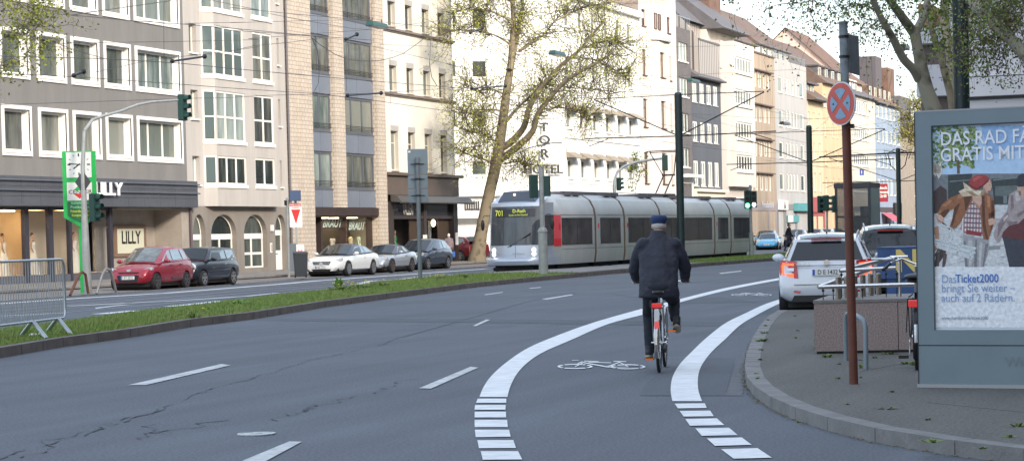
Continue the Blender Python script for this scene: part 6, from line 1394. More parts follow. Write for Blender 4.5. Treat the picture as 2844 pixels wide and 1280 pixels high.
def signal_head(parent, c, rz, n=3, s=.23, on=None, name='signal_head', d=.20, hoods=True):
 """c: centre, rz: direction the lenses face (angle of -y local)"""
 M = Matrix.Translation(Vector(c)) @ Matrix.Rotation(rz, 4, 'Z')
 mb = MB(); h = n*s*1.12; mb.box(-s*.62, s*.62, -d/2, d/2, -h/2, h/2); mb.xf(M); hd = mb.build(name, sig_g, parent, world=True, bevel=.02)
 for k in range(n):
  z = h/2 - (k+.5)*h/n; col = lens_off
  mb = MB(); mb.lathe([(s*.42,-d/2-.02),(s*.42,-d/2)], c=(0,0,z), axis='Y', n=18); mb.xf(M)
  mb.build('lens', on[1] if on and on[0] == k else col, hd, world=True)
  if hoods:
   mb = MB(); pts = [(s*.46*math.cos(R(a)), s*.46*math.sin(R(a))) for a in range(-20, 201, 20)]
   for (a, b) in zip(pts[:-1], pts[1:]): mb.add([(a[0],-d/2,z+a[1]),(b[0],-d/2,z+b[1]),(b[0]*.9,-d/2-s*.75,z+b[1]*.9+.02),(a[0]*.9,-d/2-s*.75,z+a[1]*.9+.02)], [(0,1,2,3)])
   mb.xf(M); mb.build('hood', sig_g, hd, world=True)
 return hd
pm_ = G(217,738,.06); Tm = thing('traffic_light', 'tall grey mast with a curved arm carrying traffic lights beside the green clock', 'traffic light', tuple(pm_))
def onp(x, y, X=None): return fac(x*DS, y*DS, X if X is not None else pm_.x)
arm = [onp(x, y) for x, y in [(222,738),(216,640),(211,500),(208,420),(212,330),(232,302),(260,292),(300,281),(345,264),(380,257),(446,252)]]
mb = MB(); mb.tube(arm[:2], .13, 10); mb.tube(arm[1:5], [.13,.09,.07,.06], 10); mb.build('mast', greypole, Tm, world=True, smooth=60)
mb = MB(); mb.tube(arm[4:], [.06,.055,.05,.045,.045,.04,.04], 8); mb.build('arm', greypole, Tm, world=True, smooth=60)
c = onp(459, 271); signal_head(Tm, c, R(88), 3, .27)
c = onp(233, 522); signal_head(Tm, (c.x+.0, c.y+.12, c.z), R(85), 3, .27)
mb = MB(); c = onp(213, 458); q = .36; mb.add([(c.x+.1, c.y-q, c.z),(c.x+.1, c.y, c.z-q),(c.x+.1,c.y+q,c.z),(c.x+.1,c.y,c.z+q)], [(0,1,2,3)]) if False else mb.ext([(c.x-q*.8,c.y-.12,c.z),(c.x,c.y-.12,c.z-q),(c.x+q*.8,c.y-.12,c.z),(c.x,c.y-.12,c.z+q)], (0,.02,0)); mb.build('diamond_sign', mat('sign_back_dark', (.05,.05,.055), .6), Tm, world=True)
hoopm = mat('hoop_steel', (.30,.29,.27), .5, .5, var=.2, scale=6)
for (pts, m, lab) in (([(243,738),(258,688),(266,676),(276,678),(284,700),(292,734)], hoopm, 'pale steel bicycle hoop in front of the red hatchback'), ([(176,742),(197,694),(206,683),(215,690),(222,738)], mat('rust_pipe', (.14,.06,.035), .8, var=.3), 'rusty bicycle hoop standing behind the green clock pillar')):
 p0 = G(pts[0][0], pts[0][1], .06); o = thing('bicycle_hoop', lab, 'bicycle stand', tuple(p0), group='hoops on the parking strip')
 P = [fac(x*DS, y*DS, p0.x) for x, y in pts]; mb = MB(); mb.tube(P, .045, 8); mb.build('hoop', m, o, world=True, smooth=60)
p = G(757,698,.07); Tw = thing('wheelie_bin', 'dark grey wheelie bin standing on the kerb left of the white coupe', 'bin', tuple(p), R(28))
binm = mat('bin_plastic', (.035,.042,.05), .55)
mb = MB(); mb.hexa([(-.24,-.24,.06),(.24,-.24,.06),(.24,.24,.06),(-.24,.24,.06),(-.29,-.32,.98),(.29,-.32,.98),(.29,.30,.98),(-.29,.30,.98)]); mb.build('bin_body', binm, Tw, bevel=.02)
mb = MB(); mb.hexa([(-.32,-.36,.985),(.32,-.36,.985),(.32,.33,.985),(-.32,.33,.985),(-.30,-.34,1.03),(.30,-.34,1.03),(.27,.30,1.08),(-.27,.30,1.08)]); mb.build('lid', binm, Tw, bevel=.015)
for s_ in (1,-1):
 mb = MB(); mb.lathe([(.10,-.03),(.10,.03)], c=(s_*.22,.26,.10), axis='X', n=16); mb.build('wheel', black, Tw)
p = G(748,690,.12); Tp = thing('parking_machine', 'parking ticket machine with solar panel and white sign with red triangle', 'parking machine', tuple(p), R(26))
mb = MB(); mb.box(-.05,.05,-.04,.04,0,3.35); mb.build('post', greypole, Tp)
mb = MB(); mb.box(-.34,-.02,-.12,.12,.15,1.35); mb.build('machine_body', mat('machine_grey', (.13,.15,.17), .5), Tp); mb = MB(); mb.box(-.02,.32,-.15,.05,.35,1.30); s_ = mb.build('machine_front', white, Tp)
mb = MB(); text(mb, 'P+R\nTICKET', frameM((.15,-.152,.95),(1,0,0)), .13, 0, bold=.02); mb.box(.09,.22,-.153,-.151,.50,.66); mb.build('machine_text', mat('sign_red', (.55,.02,.02), .5), s_)
mb = MB(); mb.box(-.27,.27,-.07,-.05,2.05,3.10); s_ = mb.build('parking_sign', white, Tp)
mb = MB(); mb.add([(-.20,-.073,2.82),(0,-.073,2.18),(.20,-.073,2.82)], [(0,1,2)]); mb.box(-.26,.26,-.074,-.071,2.96,3.08); mb.build('red_triangle', mat('sign_red', (.55,.02,.02), .5), s_)
mb = MB(); text(mb, 'PARKSCHEIN', frameM((0,-.076,3.02),(1,0,0)), .09, 0, bold=.01); mb.build('sign_text', white, s_); mb = MB(); text(mb, 'HIER', frameM((0,-.076,2.89),(1,0,0)), .09, 0, bold=.02, sx=1.6); mb.build('sign_text', mat('sign_red', (.55,.02,.02), .5), s_)
mb = MB(); mb.hexa([(-.24,-.28,3.18),(.24,-.28,3.18),(.24,.18,3.62),(-.24,.18,3.62),(-.24,-.30,3.20),(.24,-.30,3.20),(.24,.16,3.65),(-.24,.16,3.65)]); mb.build('solar_panel', mat('solar_blue', (.03,.05,.10), .25, coat=.4), Tp)
p = G(727,697,.12); o = thing('sign_post', 'slim dark grey post with small boxes left of the wheelie bin', 'post', tuple(p)); mb = MB(); mb.tube([(0,0,0),(0,0,3.2)], .055, 8); mb.build('post', greypole, o); mb = MB(); mb.box(-.08,.02,-.1,.1,2.9,3.1); mb.build('bracket_box', blackm, o)
p = G(480,690,.12); o = thing('no_stopping_sign', 'small round blue and red no stopping sign on a grey post by the arched windows', 'road sign', tuple(p), R(26))
mb = MB(); mb.tube([(0,0,0),(0,0,2.75)], .06, 8); mb.build('post', greypole, o)
mb = MB(); mb.lathe([(.26,-.10),(.26,-.08)], c=(0,0,2.5), axis='Y', n=20); s_ = mb.build('disc', mat('sign_red', (.55,.02,.02), .5), o); mb = MB(); mb.lathe([(.20,-.104),(.20,-.10)], c=(0,0,2.5), axis='Y', n=20); mb.build('disc_centre', mat('sign_blue', (.05,.08,.35), .5), s_)
mb = MB(); mb.box(-.2,.2,-.1,-.08,1.98,2.2); mb.build('plate', white, o)
p = G(1057,705,.12); Ts = thing('road_sign', 'back of a tall grey-blue direction sign on a post standing in the median grass', 'road sign', tuple(p), R(22))
sb_ = mat('sign_back', (.17,.215,.25), .5, .3, var=.08); h = lambda y: (705-y)*DS/74.4
mb = MB(); mb.tube([(0,.05,0),(0,.05,h(420))], .075, 10); mb.build('post', mat('post_grey_blue', (.15,.175,.19), .5, .3), Ts, smooth=60)
for z0, z1 in ((h(524),h(494)),(h(492),h(462)),(h(460),h(400))):
 mb = MB(); mb.box(-.34,.34,.13,.15,z0,z1); mb.build('sign_panel', sb_, Ts, bevel=.01)
for z in (h(435),h(470),h(508)):
 mb = MB(); mb.box(-.24,.24,.10,.125,z-.012,z+.012); mb.box(-.09,.09,-.03,.0,z-.03,z+.03); mb.build('bracket', blackm, Ts)
mb = MB(); mb.box(-.31,-.23,.126,.129,h(408),h(404)); mb.build('sticker', white, Ts)
p = G(1367,689,.166); Tk = thing('traffic_light', 'grey mast in front of the tram with two dark green signal heads seen from behind', 'traffic light', tuple(p))
hh = lambda y: (689-y)*DS/69.3
mb = MB(); mb.tube([(0,0,0),(0,0,hh(588))], .17, 12); mb.tube([(0,0,hh(592)),(0,0,hh(583))], [.19,.12], 12); mb.tube([(0,0,hh(585)),(0,0,hh(447))], .095, 10); mb.tube([(0,0,hh(447)),(0,0,hh(444))], .115, 10); mb.build('mast', greypole, Tk, smooth=40)
o_ = Vector(p)
for dx, rz in ((-.30, R(215)), (.17, R(185))): signal_head(Tk, (o_.x+dx*.94, o_.y+dx*.34+.02, o_.z+hh(489)), rz, 3, .25 if dx < 0 else .22)
X = -33.2; P = [fac(x*DS, y*DS, X) for x, y in [(1545,560),(1545,470),(1546,450),(1553,432),(1570,418),(1600,408),(1640,401),(1662,399)]]
b_ = (X, P[0].y, .05); Ta = thing('traffic_light', 'curved grey arm with a green signal rising behind the tram roof', 'traffic light', b_)
mb = MB(); mb.tube([b_] + P, [.10]*3 + [.07]*6, 8); mb.build('mast', greypole, Ta, world=True, smooth=60)
c = fac(1672*DS, 410*DS, X); signal_head(Ta, c, R(200), 3, .26); c = fac(1550*DS, 463*DS, X); signal_head(Ta, (c.x+.1, c.y+.1, c.z), R(90), 3, .20)
p = G(1890,643,.14); Tg = thing('traffic_light', 'signal pole with lit green light and white arrow at the rear end of the tram', 'traffic light', tuple(p))
hp = lambda y: (643-y)*DS/47.
mb = MB(); mb.tube([(0,0,0),(0,0,hp(587))], .13, 10); mb.tube([(0,0,hp(590)),(0,0,hp(475))], .08, 10); mb.build('pole', greypole, Tg, smooth=40)
o_ = Vector(p); grn = mat('green_light', (.2,1,.6), .4, emit=(.12,1,.55), es=3.5); wht = mat('white_light', (1,1,1), .4, emit=(.9,.85,1), es=2.5)
signal_head(Tg, (o_.x-.14, o_.y-.12, o_.z+hp(509)), R(14), 3, .30, on=(2, grn), d=.18); signal_head(Tg, (o_.x+.21, o_.y-.06, o_.z+hp(509)), R(14), 3, .27, on=(2, wht), d=.18)
X = -26.5; p = fac(2080*DS, 600*DS, X); base = (p.x, p.y, .1); Th = thing('traffic_light', 'cluster of dark green signal heads on a thin pole left of the glass lift tower', 'traffic light', base)
c = fac(2080*DS, 513*DS, X); mb = MB(); mb.tube([base, (c.x, c.y, c.z+.5)], .06, 8); mb.build('pole', greypole, Th, world=True)
signal_head(Th, (c.x-.42, c.y, c.z), R(70), 3, .30); signal_head(Th, (c.x+.42, c.y, c.z-.02), R(-60), 3, .30); signal_head(Th, (c.x-.05, c.y-.1, c.z+.05), R(200), 3, .28)
def cat_pole(pxb, pxt, X, label, armL=None, armR=None, r=.17):
 t = fac(pxt[0]*DS, pxt[1]*DS, X); b = (X, t.y, .1); o = thing('tram_mast', label, 'tram mast', b, group='dark green masts of the tram line')
 mb = MB(); mb.tube([(X,t.y,.1),(X,t.y,t.z-.12)], r, 14); mb.tube([(X,t.y,t.z-.14),(X,t.y,t.z-.03),(X,t.y,t.z)], [r,r*.85,r*.3], 14); mb.build('mast_tube', dkgreen, o, world=True, smooth=40)
 return o, t
def armset(o, t, X, L=3.2, zt=.35, zb=2.0, s=(1,-1), dy=0):
 for k in s:
  mb = MB(); e = X + k*L
  mb.tube([(X,t.y,t.z-zt),(e,t.y+dy,t.z-zt-.02)], .02, 6); mb.tube([(X,t.y,t.z-zb),(e,t.y+dy,t.z-zt-.05)], .028, 6); mb.tube([(X,t.y,t.z-zb),(X+k*(L+.5),t.y+dy,t.z-zb+.05)], .03, 6); mb.tube([(e-k*.6,t.y,t.z-zb+.0),(e+k*.3,t.y,t.z-zb-.3)], .02, 5)
  mb.build('bracket_arm', blackm, o, world=True)
o, t = cat_pole(None, (1705,232), -25.6, 'dark green tram mast with V braces directly behind the cyclist'); armset(o, t, -25.6, 3.9, .12, 1.95)
o, t = cat_pole(None, (2034,315), -25.6, 'second dark green tram mast, between the pale grey block and the yellow house', r=.165); armset(o, t, -25.6, 4.3, .35, 2.1)
o, t = cat_pole(None, (2258,372), -25.6, 'third dark green tram mast with coiled cables on top, far right beside the blue house', r=.165); armset(o, t, -25.6, 4.8, .5, 2.3)
mb = MB()
for s_ in (1,-1):
 mb.tube([(-25.6+s_*.2,t.y-.1,t.z-.1),(-25.6+s_*.7,t.y-.1,t.z-.35),(-25.6+s_*.5,t.y-.1,t.z-1.2),(-25.6+s_*.2,t.y-.1,t.z-1.5)], .035, 5); mb.tube([(-25.6+s_*.2,t.y-.1,t.z-.3),(-25.6+s_*.95,t.y-.1,t.z-.15),(-25.6+s_*.75,t.y-.1,t.z-.8)], .03, 5); mb.tube([(-25.6,t.y,t.z-.35),(-25.6+s_*5.5,t.y,t.z-.45)], .06, 6)
mb.build('cable_coils', blackm, o, world=True)
p = atD(2668, 100, 46); o = thing('tram_mast', 'thick near-black mast rising behind the billboard between the plane trees', 'tram mast', (p.x, p.y, .1))
mb = MB(); mb.tube([(p.x,p.y,.1),(p.x,p.y,10)], .17, 16); mb.build('mast_tube', mat('mast_black_green', (.006,.02,.022), .4), o, world=True, smooth=40)
X0, X1, Y0, Y1 = -26.9, -24.5, 118.5, 121.6
a = fac(2100*DS, 575*DS, -26.9); Y0 = fac(2100*DS, 600, -26.9).y; X1 = atY(2188*DS, 600, Y0).x; Y1 = fac(2212*DS, 600, X1).y; zt = atY(2102*DS, 461*DS, Y0).z
Tl = thing('lift_tower', 'glass lift tower with dark flat roof band and teal side panel', 'lift tower', ((X0+X1)/2, Y0, .1))
dkf = mat('lift_frame', (.055,.055,.068), .45, .2)
mb = MB(); mb.box(X0-.05,X1+.05,Y0-.05,Y1+.05,zt-.32,zt); mb.build('roof', dkf, Tl, world=True)
mb = MB()
for x in (X0, X1-.12): mb.box(x, x+.14, Y0, Y0+.14, .1, zt-.32)
mb.box(X0, X0+.14, Y1-.14, Y1, .1, zt-.32); mb.box(X0+.9, X0+1.05, Y0+.02, Y0+.12, .1, zt-.32)
for z in (1.3, 2.2): mb.box(X0+.14, X1-.12, Y0+.02, Y0+.1, z, z+.12)
mb.build('frame', dkf, Tl, world=True)
mb = MB(); mb.box(X0+.14, X1-.12, Y0+.03, Y0+.05, .1, zt-.32); mb.build('front_glass', mat('lift_glass', (.10,.11,.12), .05, alpha=.6), Tl, world=True)
mb = MB(); mb.box(X1-.02, X1+.04, Y0+.15, Y1, .1, zt-.33); mb.build('side_panel', mat('teal_glass', (.12,.24,.25), .15, coat=.3), Tl, world=True)
mb = MB(); mb.box(X0+.3, X0+1.5, Y1-.8, Y1-.3, .3, 2.3); mb.box(X0+1.4,X0+2.0,Y0+1,Y0+1.4,1.2,2.9); mb.build('lift_cabin', mat('lift_machine', (.10,.10,.11), .5, .4), Tl, world=True)
mb = MB(); c = Vector((X1+.045, (Y0+Y1)/2, 1.3)); mb.poly([(c.x, c.y+.55*math.sin(k)**3*.4, c.z+.014*(13*math.cos(k)-5*math.cos(2*k)-2*math.cos(3*k)-math.cos(4*k))) for k in [2*math.pi*i/24 for i in range(24)]]); mb.build('heart_sticker', mat('heart_red', (.55,.02,.03), .5), Tl, world=True)
p = fac(2180*DS, 600, -27); o = tag(MB().box(-24.2,-23.6,Y1+6,Y1+6.2,3.2,4.5).build('hanging_sign', mat('sign_burgundy', (.30,.02,.04), .5)), 'dark red hanging restaurant sign right of the lift tower', 'sign')
c0 = fac(2220*DS, 485*DS, -47); o.data.clear_geometry(); m_ = MB(); m_.box(c0.x-.6,c0.x+.6,c0.y,c0.y+.2,c0.z-1.1,c0.z+1.1); me = m_.build('x', mat('sign_burgundy', (.30,.02,.04), .5)); o.data = me.data; bpy.data.objects.remove(me)
m_ = MB(); M_ = frameM((c0.x, c0.y-.01, c0.z+.1), (1,0,0)); text(m_, 'Block\nHouse\nGrill', M_, .5, 0, bold=.03, sx=1.0); m_.build('sign_text', white, o)
c0 = fac(2178*DS, 472*DS, -29); o = tag(MB().build('parking_sign', mat('sign_blue', (.05,.08,.35), .5)), 'small blue square road sign in the distance above the lift tower', 'road sign')
m_ = MB(); c0 = fac(2172*DS, 433*DS, -40); m_.box(c0.x-.4,c0.x+.0,c0.y,c0.y+.1,c0.z-.3,c0.z+.3); me = m_.build('x', mat('sign_blue', (.05,.08,.35), .5)); o.data = me.data; bpy.data.objects.remove(me)
m_ = MB(); M_ = frameM((c0.x-.2, c0.y-.01, c0.z), (1,0,0)); text(m_, 'i', M_, .5, 0, bold=.03); m_.build('sign_text', white, o)
pb = G(2147,965,.108); lean = atY(2120*DS, 55*DS, pb.y)
Tn = thing('no_stopping_sign', 'faded red and blue round sign on a leaning post painted rust brown below', 'road sign', tuple(pb))
def alongp(t): return Vector(pb).lerp(lean, t)
rust = mat('rust_brown_paint', (.115,.032,.018), .55, var=.25, scale=7, bump=.2, bscale=60); oldgrey = mat('weathered_pole_grey', (.20,.23,.25), .6, .2, var=.45, scale=9)
zt_ = 2.63/3.6
mb = MB(); mb.tube([alongp(0), alongp(.72)], .043, 16); mb.build('post', rust, Tn, world=True, smooth=40)
mb = MB(); mb.tube([alongp(.715), alongp(.995)], .0415, 16); mb.tube([alongp(.995), alongp(1.0)], .046, 16); mb.build('upper_post', oldgrey, Tn, world=True, smooth=40)
mb = MB()
for t in (.735, .78, .90, .955): mb.tube([alongp(t), alongp(t+.007)], .05, 12)
q = alongp(.712); mb.box(q.x-.02, q.x+.075, q.y-.03, q.y+.03, q.z-.02, q.z+.02); mb.build('clamp', blackm, Tn, world=True)
c = alongp(.797); c = atY(2117*DS, 261*DS, pb.y-.09); nrm_ = Vector((-.62,-.78,0)).normalized(); rgt = Vector((.78,-.62,0)); rr = .206
c = Vector((c.x, c.y, c.z))
def disc(r, off, m, name, parent, pts=None):
 mb = MB(); P = pts or [(r*math.cos(2*math.pi*k/40), r*math.sin(2*math.pi*k/40)) for k in range(40)]
 mb.poly([c + rgt*x + Vector((0,0,1))*z + nrm_*off for x, z in P]); return mb.build(name, m, parent, world=True)
mb = MB(); P = [c + rgt*rr*math.cos(2*math.pi*k/40) + Vector((0,0,1))*rr*math.sin(2*math.pi*k/40) for k in range(40)]; mb.ext(P, nrm_*.014); sd_ = mb.build('disc', mat('sign_rim_white', (.62,.62,.62), .5), Tn, world=True)
sred = mat('faded_sign_red', (.55,.085,.06), .5, var=.15, scale=12); sblue = mat('faded_sign_blue', (.20,.33,.46), .5, var=.15, scale=12)
disc(.195, .017, sred, 'red_ring', sd_)
for k in range(4):
 a0 = R(90*k); pts = []
 for j in range(9): a = a0 - R(33) + R(66)*j/8; pts.append((.145*math.cos(a), .145*math.sin(a)))
 pts.append((.035*math.cos(a0), .035*math.sin(a0))); disc(0, .020, sblue, 'blue_field', sd_, pts)
mb = MB()
for x in (-.10,.10): mb.ball(c + rgt*x + nrm_*.02, .009)
mb.build('bolt', black, sd_, world=True)
mb = MB(); q0, q1 = alongp(.86), alongp(.965); u_ = Vector((.06,.07,0)); mb.ext([q0+u_*.1+Vector((.03,0,0)), q0+u_+Vector((.06,0,-.03)), q1+u_+Vector((.06,0,-.02)), q1+u_*.1+Vector((.03,0,.0))], (0.012,0,0)); mb.build('side_plate', mat('plate_back_grey', (.13,.14,.15), .5, .4, var=.3), Tn, world=True)
gran = mat('pink_granite', (.41,.325,.30), .75, var=.55, scale=60, col2=(.15,.12,.115)); gtop = mat('granite_cap', (.20,.185,.175), .8, var=.2, scale=5)
Pl, Pr = G(2049,890,.108), G(2282,885,.108); Pl.z = Pr.z = .108
ux = (Pr-Pl); Lw = ux.length; az = math.atan2(ux.y, ux.x); SHM = Matrix(((1,.208,0,0),(0,.98,0,0),(0,0,1,0),(0,0,0,1)))
Tg_ = thing('granite_wall', 'low speckled pink granite wall with stainless steel rails mounted on top', 'wall', tuple(Pl), az)
mb = MB(); mb.box(0, .985, 0, 1.9, .03, .60); mb.box(.993, Lw+.35, 0, 1.9, .03, .60); mb.xf(SHM).build('granite_block', gran, Tg_)
mb = MB(); mb.box(-.01, Lw+.36, -.01, 1.92, .602, .635); mb.xf(SHM).build('capping', gtop, Tg_)
mb = MB(); mb.box(.02, Lw+.3, .03, 1.88, -.02, .03); mb.xf(SHM).build('footing', mat('footing_dark', (.04,.04,.04), .9), Tg_)
Tr_ = thing('stair_railing', 'stainless steel handrails with short bollard tubes fixed on the granite wall', 'railing', (Pl.x, Pl.y, .745), az)
def zz(y): return (742-y)*DS/217.
mb = MB(); mb.tube([(.05,.12,zz(712)),(Lw+.6,.12,zz(710))], .026, 10); mb.tube([(.05,.12,zz(712)),(.55,1.7,.33)], .026, 10); mb.xf(SHM).build('handrail', stainless, Tr_, smooth=40)
mb = MB(); mb.tube([(.25,.75,.33),(.92,.75,.35)], .024, 10); mb.tube([(.25,.75,.33),(.78,1.8,.45)], .024, 10); mb.tube([(.78,1.8,.47),(1.0,1.8,.47)], .016, 8); mb.xf(SHM).build('handrail', stainless, Tr_, smooth=40)
mb = MB(); mb.tube([(.97,.7,-.01),(.97,.7,.46)], .018, 8); mb.tube([(.62,.9,.46),(.97,.7,.46)], .014, 8); mb.xf(SHM).build('upright', stainless, Tr_, smooth=40)
for k in range(6):
 mb = MB(); x = .26+k*.075; y = .35+k*.27; mb.tube([(x,y,.0),(x,y,.26)], .034, 10); mb.tube([(x,y,.26),(x,y,.275)], [.034,.02], 10); mb.xf(SHM).build('baluster', mat('steel_bronze', (.32,.28,.24), .3, .9), Tr_, smooth=40)
mb = MB()
for x, y in ((.10,.12),(.22,.12),(.26,.75),(.40,.75),(.55,.3),(.80,.75),(.93,.75)): mb.tube([(x,y,.0),(x,y,.14 if y < .5 else .32)], .006, 6); mb.ball((x,y,.11 if y < .5 else .28), .018); mb.xf(SHM).build('fixing', blackm, Tr_); mb = MB()
q = atY(2206*DS, 620*DS, 31.5); Tq = thing('blue_container', 'blue steel container with big yellow letters behind the parked bicycle', 'container', (q.x, 31.5, .1), 0)
blm = mat('container_blue', (.025,.07,.20), .5, var=.2, scale=4)
mb = MB(); mb.box(0,2.0,0,.9,.74,1.18); mb.box(-.01,2.01,-.01,.91,1.18,1.20); mb.build('upper_box', blm, Tq)
mb = MB(); mb.box(.12,1.9,.05,.8,0,.74); mb.build('lower_box', blm, Tq)
mb = MB(); text(mb, 'Neuss', frameM((.82,-.012,.98),(1,0,0)), .42, 0, bold=.05, sx=1.05); mb.build('lettering', mat('letter_yellow', (.62,.48,.14), .5), Tq)
hp0, hp1 = G(2128,907,.108), G(2178,928,.108)
Tu = thing('bicycle_hoop', 'grey painted steel bicycle hoop standing in front of the granite wall', 'bicycle stand', tuple(hp0)); hpt = atY(2133*DS, 785*DS, hp0.y).z
mb = MB(); A, B2 = Vector(hp0), Vector(hp1); mb.tube([A, (A.x,A.y,hpt-.09), (A.x+.02,A.y-.02,hpt-.02), (A.x+.07,A.y-.07,hpt), Vector((B2.x-.07,B2.y+.06,hpt)), (B2.x-.02,B2.y+.02,hpt-.03), (B2.x,B2.y,hpt-.10), B2], .026, 10); mb.build('hoop', mat('hoop_bluegrey', (.20,.24,.27), .5, .3, var=.15), Tu, world=True, smooth=60)
Bl, Br = G(2311,973,.108), G(2575,976,.108); ub = (Br-Bl).normalized(); azb = math.atan2(ub.y, ub.x)
Tbb = thing('billboard', 'grey-blue framed advertising case with a poster of a woman pushing a bicycle', 'billboard', tuple(Bl), azb)
ppm_ = 282.; WB = 1.62
zB = lambda py: (py - 1074)/-ppm_  # from full px at the left edge
HB = atY(2306*DS, 283*DS, Bl.y).z - .108
bbm = mat('billboard_grey', (.165,.215,.245), .45, .15, var=.08, scale=2)
Bo = Vector(Bl)
def onB(px, py, off=0.0):   # pixel -> local (x, z) on billboard face
 d = ray(px, py); n = Vector((ub.y, -ub.x, 0)); o = Bo + n*off - Vector((0,0,0)); C0 = Vector((0,0,CAM_H))
 t = (o - C0).dot(n)/d.dot(n); p = C0 + d*t - Bo; return (p.dot(ub), p.z)
tl = onB(2587.5, 352); bl_ = onB(2592, 916); PX0, PZ1, PZ0 = tl[0], tl[1], bl_[1]
mb = MB(); mb.box(0, PX0, 0, .20, .03, HB); mb.box(PX0, WB, 0, .20, PZ1, HB); mb.box(PX0, WB, 0, .2, .03, PZ0); mb.box(WB, WB+PX0, 0, .20, .03, HB); mb.build('case', bbm, Tbb)
mb = MB(); zj = onB(2560, 958)[1]; mb.box(.0, WB+PX0, -.002, .0, zj-.006, zj+.004); mb.box(-.004,0.004,-.004,.0,.03,HB); mb.box(PX0-.006,PX0,-.003,0,PZ0,PZ1); mb.box(PX0-.006,WB,-.003,0,PZ1,PZ1+.008); mb.build('seam', mat('seam_black', (.02,.025,.03), .6), Tbb)
mb = MB(); mb.box(-.01, WB+PX0+.01, -.02, .22, 0, .03); mb.build('base', mat('base_metal', (.33,.34,.35), .5, .3), Tbb)
mb = MB(); mb.box(0,WB+PX0,-.003,.203,HB,HB+.012); mb.build('top_edge', mat('base_metal', (.33,.34,.35), .5, .3), Tbb)
mb = MB(); text(mb, 'Wall', frameM((.93,-.004,.24),(1,0,0)), .11, 0, bold=.03, sx=1.2); mb.build('maker_lettering', mat('raised_grey', (.15,.19,.21), .5), Tbb)
mb = MB(); mb.box(PX0, WB, .035, .05, PZ0, PZ1); po = mb.build('poster', mat('poster_paper', (.62,.66,.72), .6), Tbb)
OFF = .036
def pp(pts, col, z, name=None, reg=10, rough=.6):
 nm = name or 'p%02x%02x%02x' % tuple(int(255*c) for c in col)
 P = []
 for x, y in pts:
  a = onB(*Zp(reg, x, y), -OFF); P.append((min(max(a[0],PX0),WB), .0345 - z*.0006, min(max(a[1],PZ0),PZ1)))
 m = mat('print_'+nm, col, .6, var=.25, scale=30) if name != 'sky' else name
 return P, m
layers = {}
def pr(name, pts, col, z, reg=10, var=.0):
 P, _ = pp(pts, col, z, name, reg); key = name
 if key not in layers: layers[key] = (MB(), mat('print_'+name, col, .6, var=var, scale=18))
 layers[key][0].poly(P)
pr('sky', [(1122,-175),(2230,-175),(2230,170),(1122,170)], (.46,.64,.86), 0, var=.12); pr('sky_high', [(1450,-175),(2230,-175),(2230,-60),(1500,20)], (.30,.48,.76), 1)
pr('background_buildings', [(1122,160),(1400,150),(2230,150),(2230,420),(1122,420)], (.20,.22,.24), 1, var=.5); pr('street_ground', [(1122,360),(2230,360),(2230,775),(1122,775)], (.62,.64,.66), 2, var=.2)
pr('kerb', [(1450,640),(1580,630),(1580,655),(1450,668)], (.30,.31,.32), 3)
pr('bus', [(1520,185),(2230,160),(2230,350),(1540,355)], (.045,.06,.06), 3); pr('bus', [(1230,160),(1390,150),(1390,330),(1230,330)], (.09,.03,.03), 3, var=.4); pr('bus_window', [(1545,235),(1700,230),(1700,300),(1545,300)], (.14,.17,.17), 4)
pr('dark_crowd', [(1122,270),(1180,230),(1220,260),(1225,400),(1122,420)], (.07,.05,.05), 4, var=.6)
rp = random.Random(11)
for k in range(420):
 x = 1122 + 310*rp.random()**.9; y = -165 + 275*rp.random(); s = rp.uniform(6, 17)
 if x > 1400 and y > 20: continue
 nm, cl = rp.choice([('tree_leaf_dark',(.09,.16,.04)),('tree_leaf_mid',(.16,.25,.07)),('tree_leaf_light',(.32,.40,.16))])
 pr(nm, [(x+s*math.cos(a)*rp.uniform(.6,1.2), y+s*.8*math.sin(a)*rp.uniform(.6,1.2)) for a in [i*math.pi*2/7 for i in range(7)]], cl, 3 + rp.random()*1.2)
pr('tree_trunk_print', [(1292,60),(1306,60),(1308,150),(1290,150)], (.14,.10,.07), 5)
pr('bike_wheel_print', [(1122,740),(1150,690),(1200,640),(1225,660),(1190,720),(1150,775),(1122,775)], (.05,.045,.045), 6)
pr('cardboard_print', [(1122,510),(1165,500),(1175,640),(1122,670)], (.45,.25,.16), 6)
for (a, b) in (((1130,590),(1420,650)),((1135,610),(1415,680)),((1140,625),(1400,710)),((1150,640),(1390,722)),((1140,560),(1135,620)),((1200,545),(1180,640)),((1260,560),(1230,670)),((1320,580),(1290,690)),((1390,640),(1375,720)),((1145,480),(1250,560)),((1180,490),(1300,530)),((1250,520),(1210,620))):
 d = Vector((b[0]-a[0], b[1]-a[1])).normalized(); t = Vector((-d.y, d.x))*5
 pr('basket_wire_print', [(a[0]-t.x,a[1]-t.y),(b[0]-t.x,b[1]-t.y),(b[0]+t.x,b[1]+t.y),(a[0]+t.x,a[1]+t.y)], (.66,.70,.72), 9)
pr('basket_print', [(1135,600),(1200,590),(1415,655),(1392,722),(1180,655)], (.50,.54,.57), 8.5)
pr('jeans_print', [(1330,560),(1500,590),(1508,640),(1468,775),(1420,775),(1416,640),(1400,775),(1343,775)], (.36,.36,.38), 7)
pr('shirt_print', [(1375,320),(1455,325),(1475,400),(1462,565),(1355,560),(1310,520),(1340,430)], (.42,.26,.27), 8)
for k in range(7):
 pr('shirt_check_print', [(1330+k*20,330+k*2),(1337+k*20,330+k*2),(1330+k*20,555),(1322+k*20,555)], (.75,.72,.70), 8.3)
 pr('shirt_stripe_print', [(1335,345+k*32),(1468,350+k*32),(1468,360+k*32),(1335,355+k*32)], (.16,.10,.14), 8.4)
pr('belt_print', [(1352,525),(1455,545),(1452,570),(1350,552)], (.30,.04,.05), 8.6)
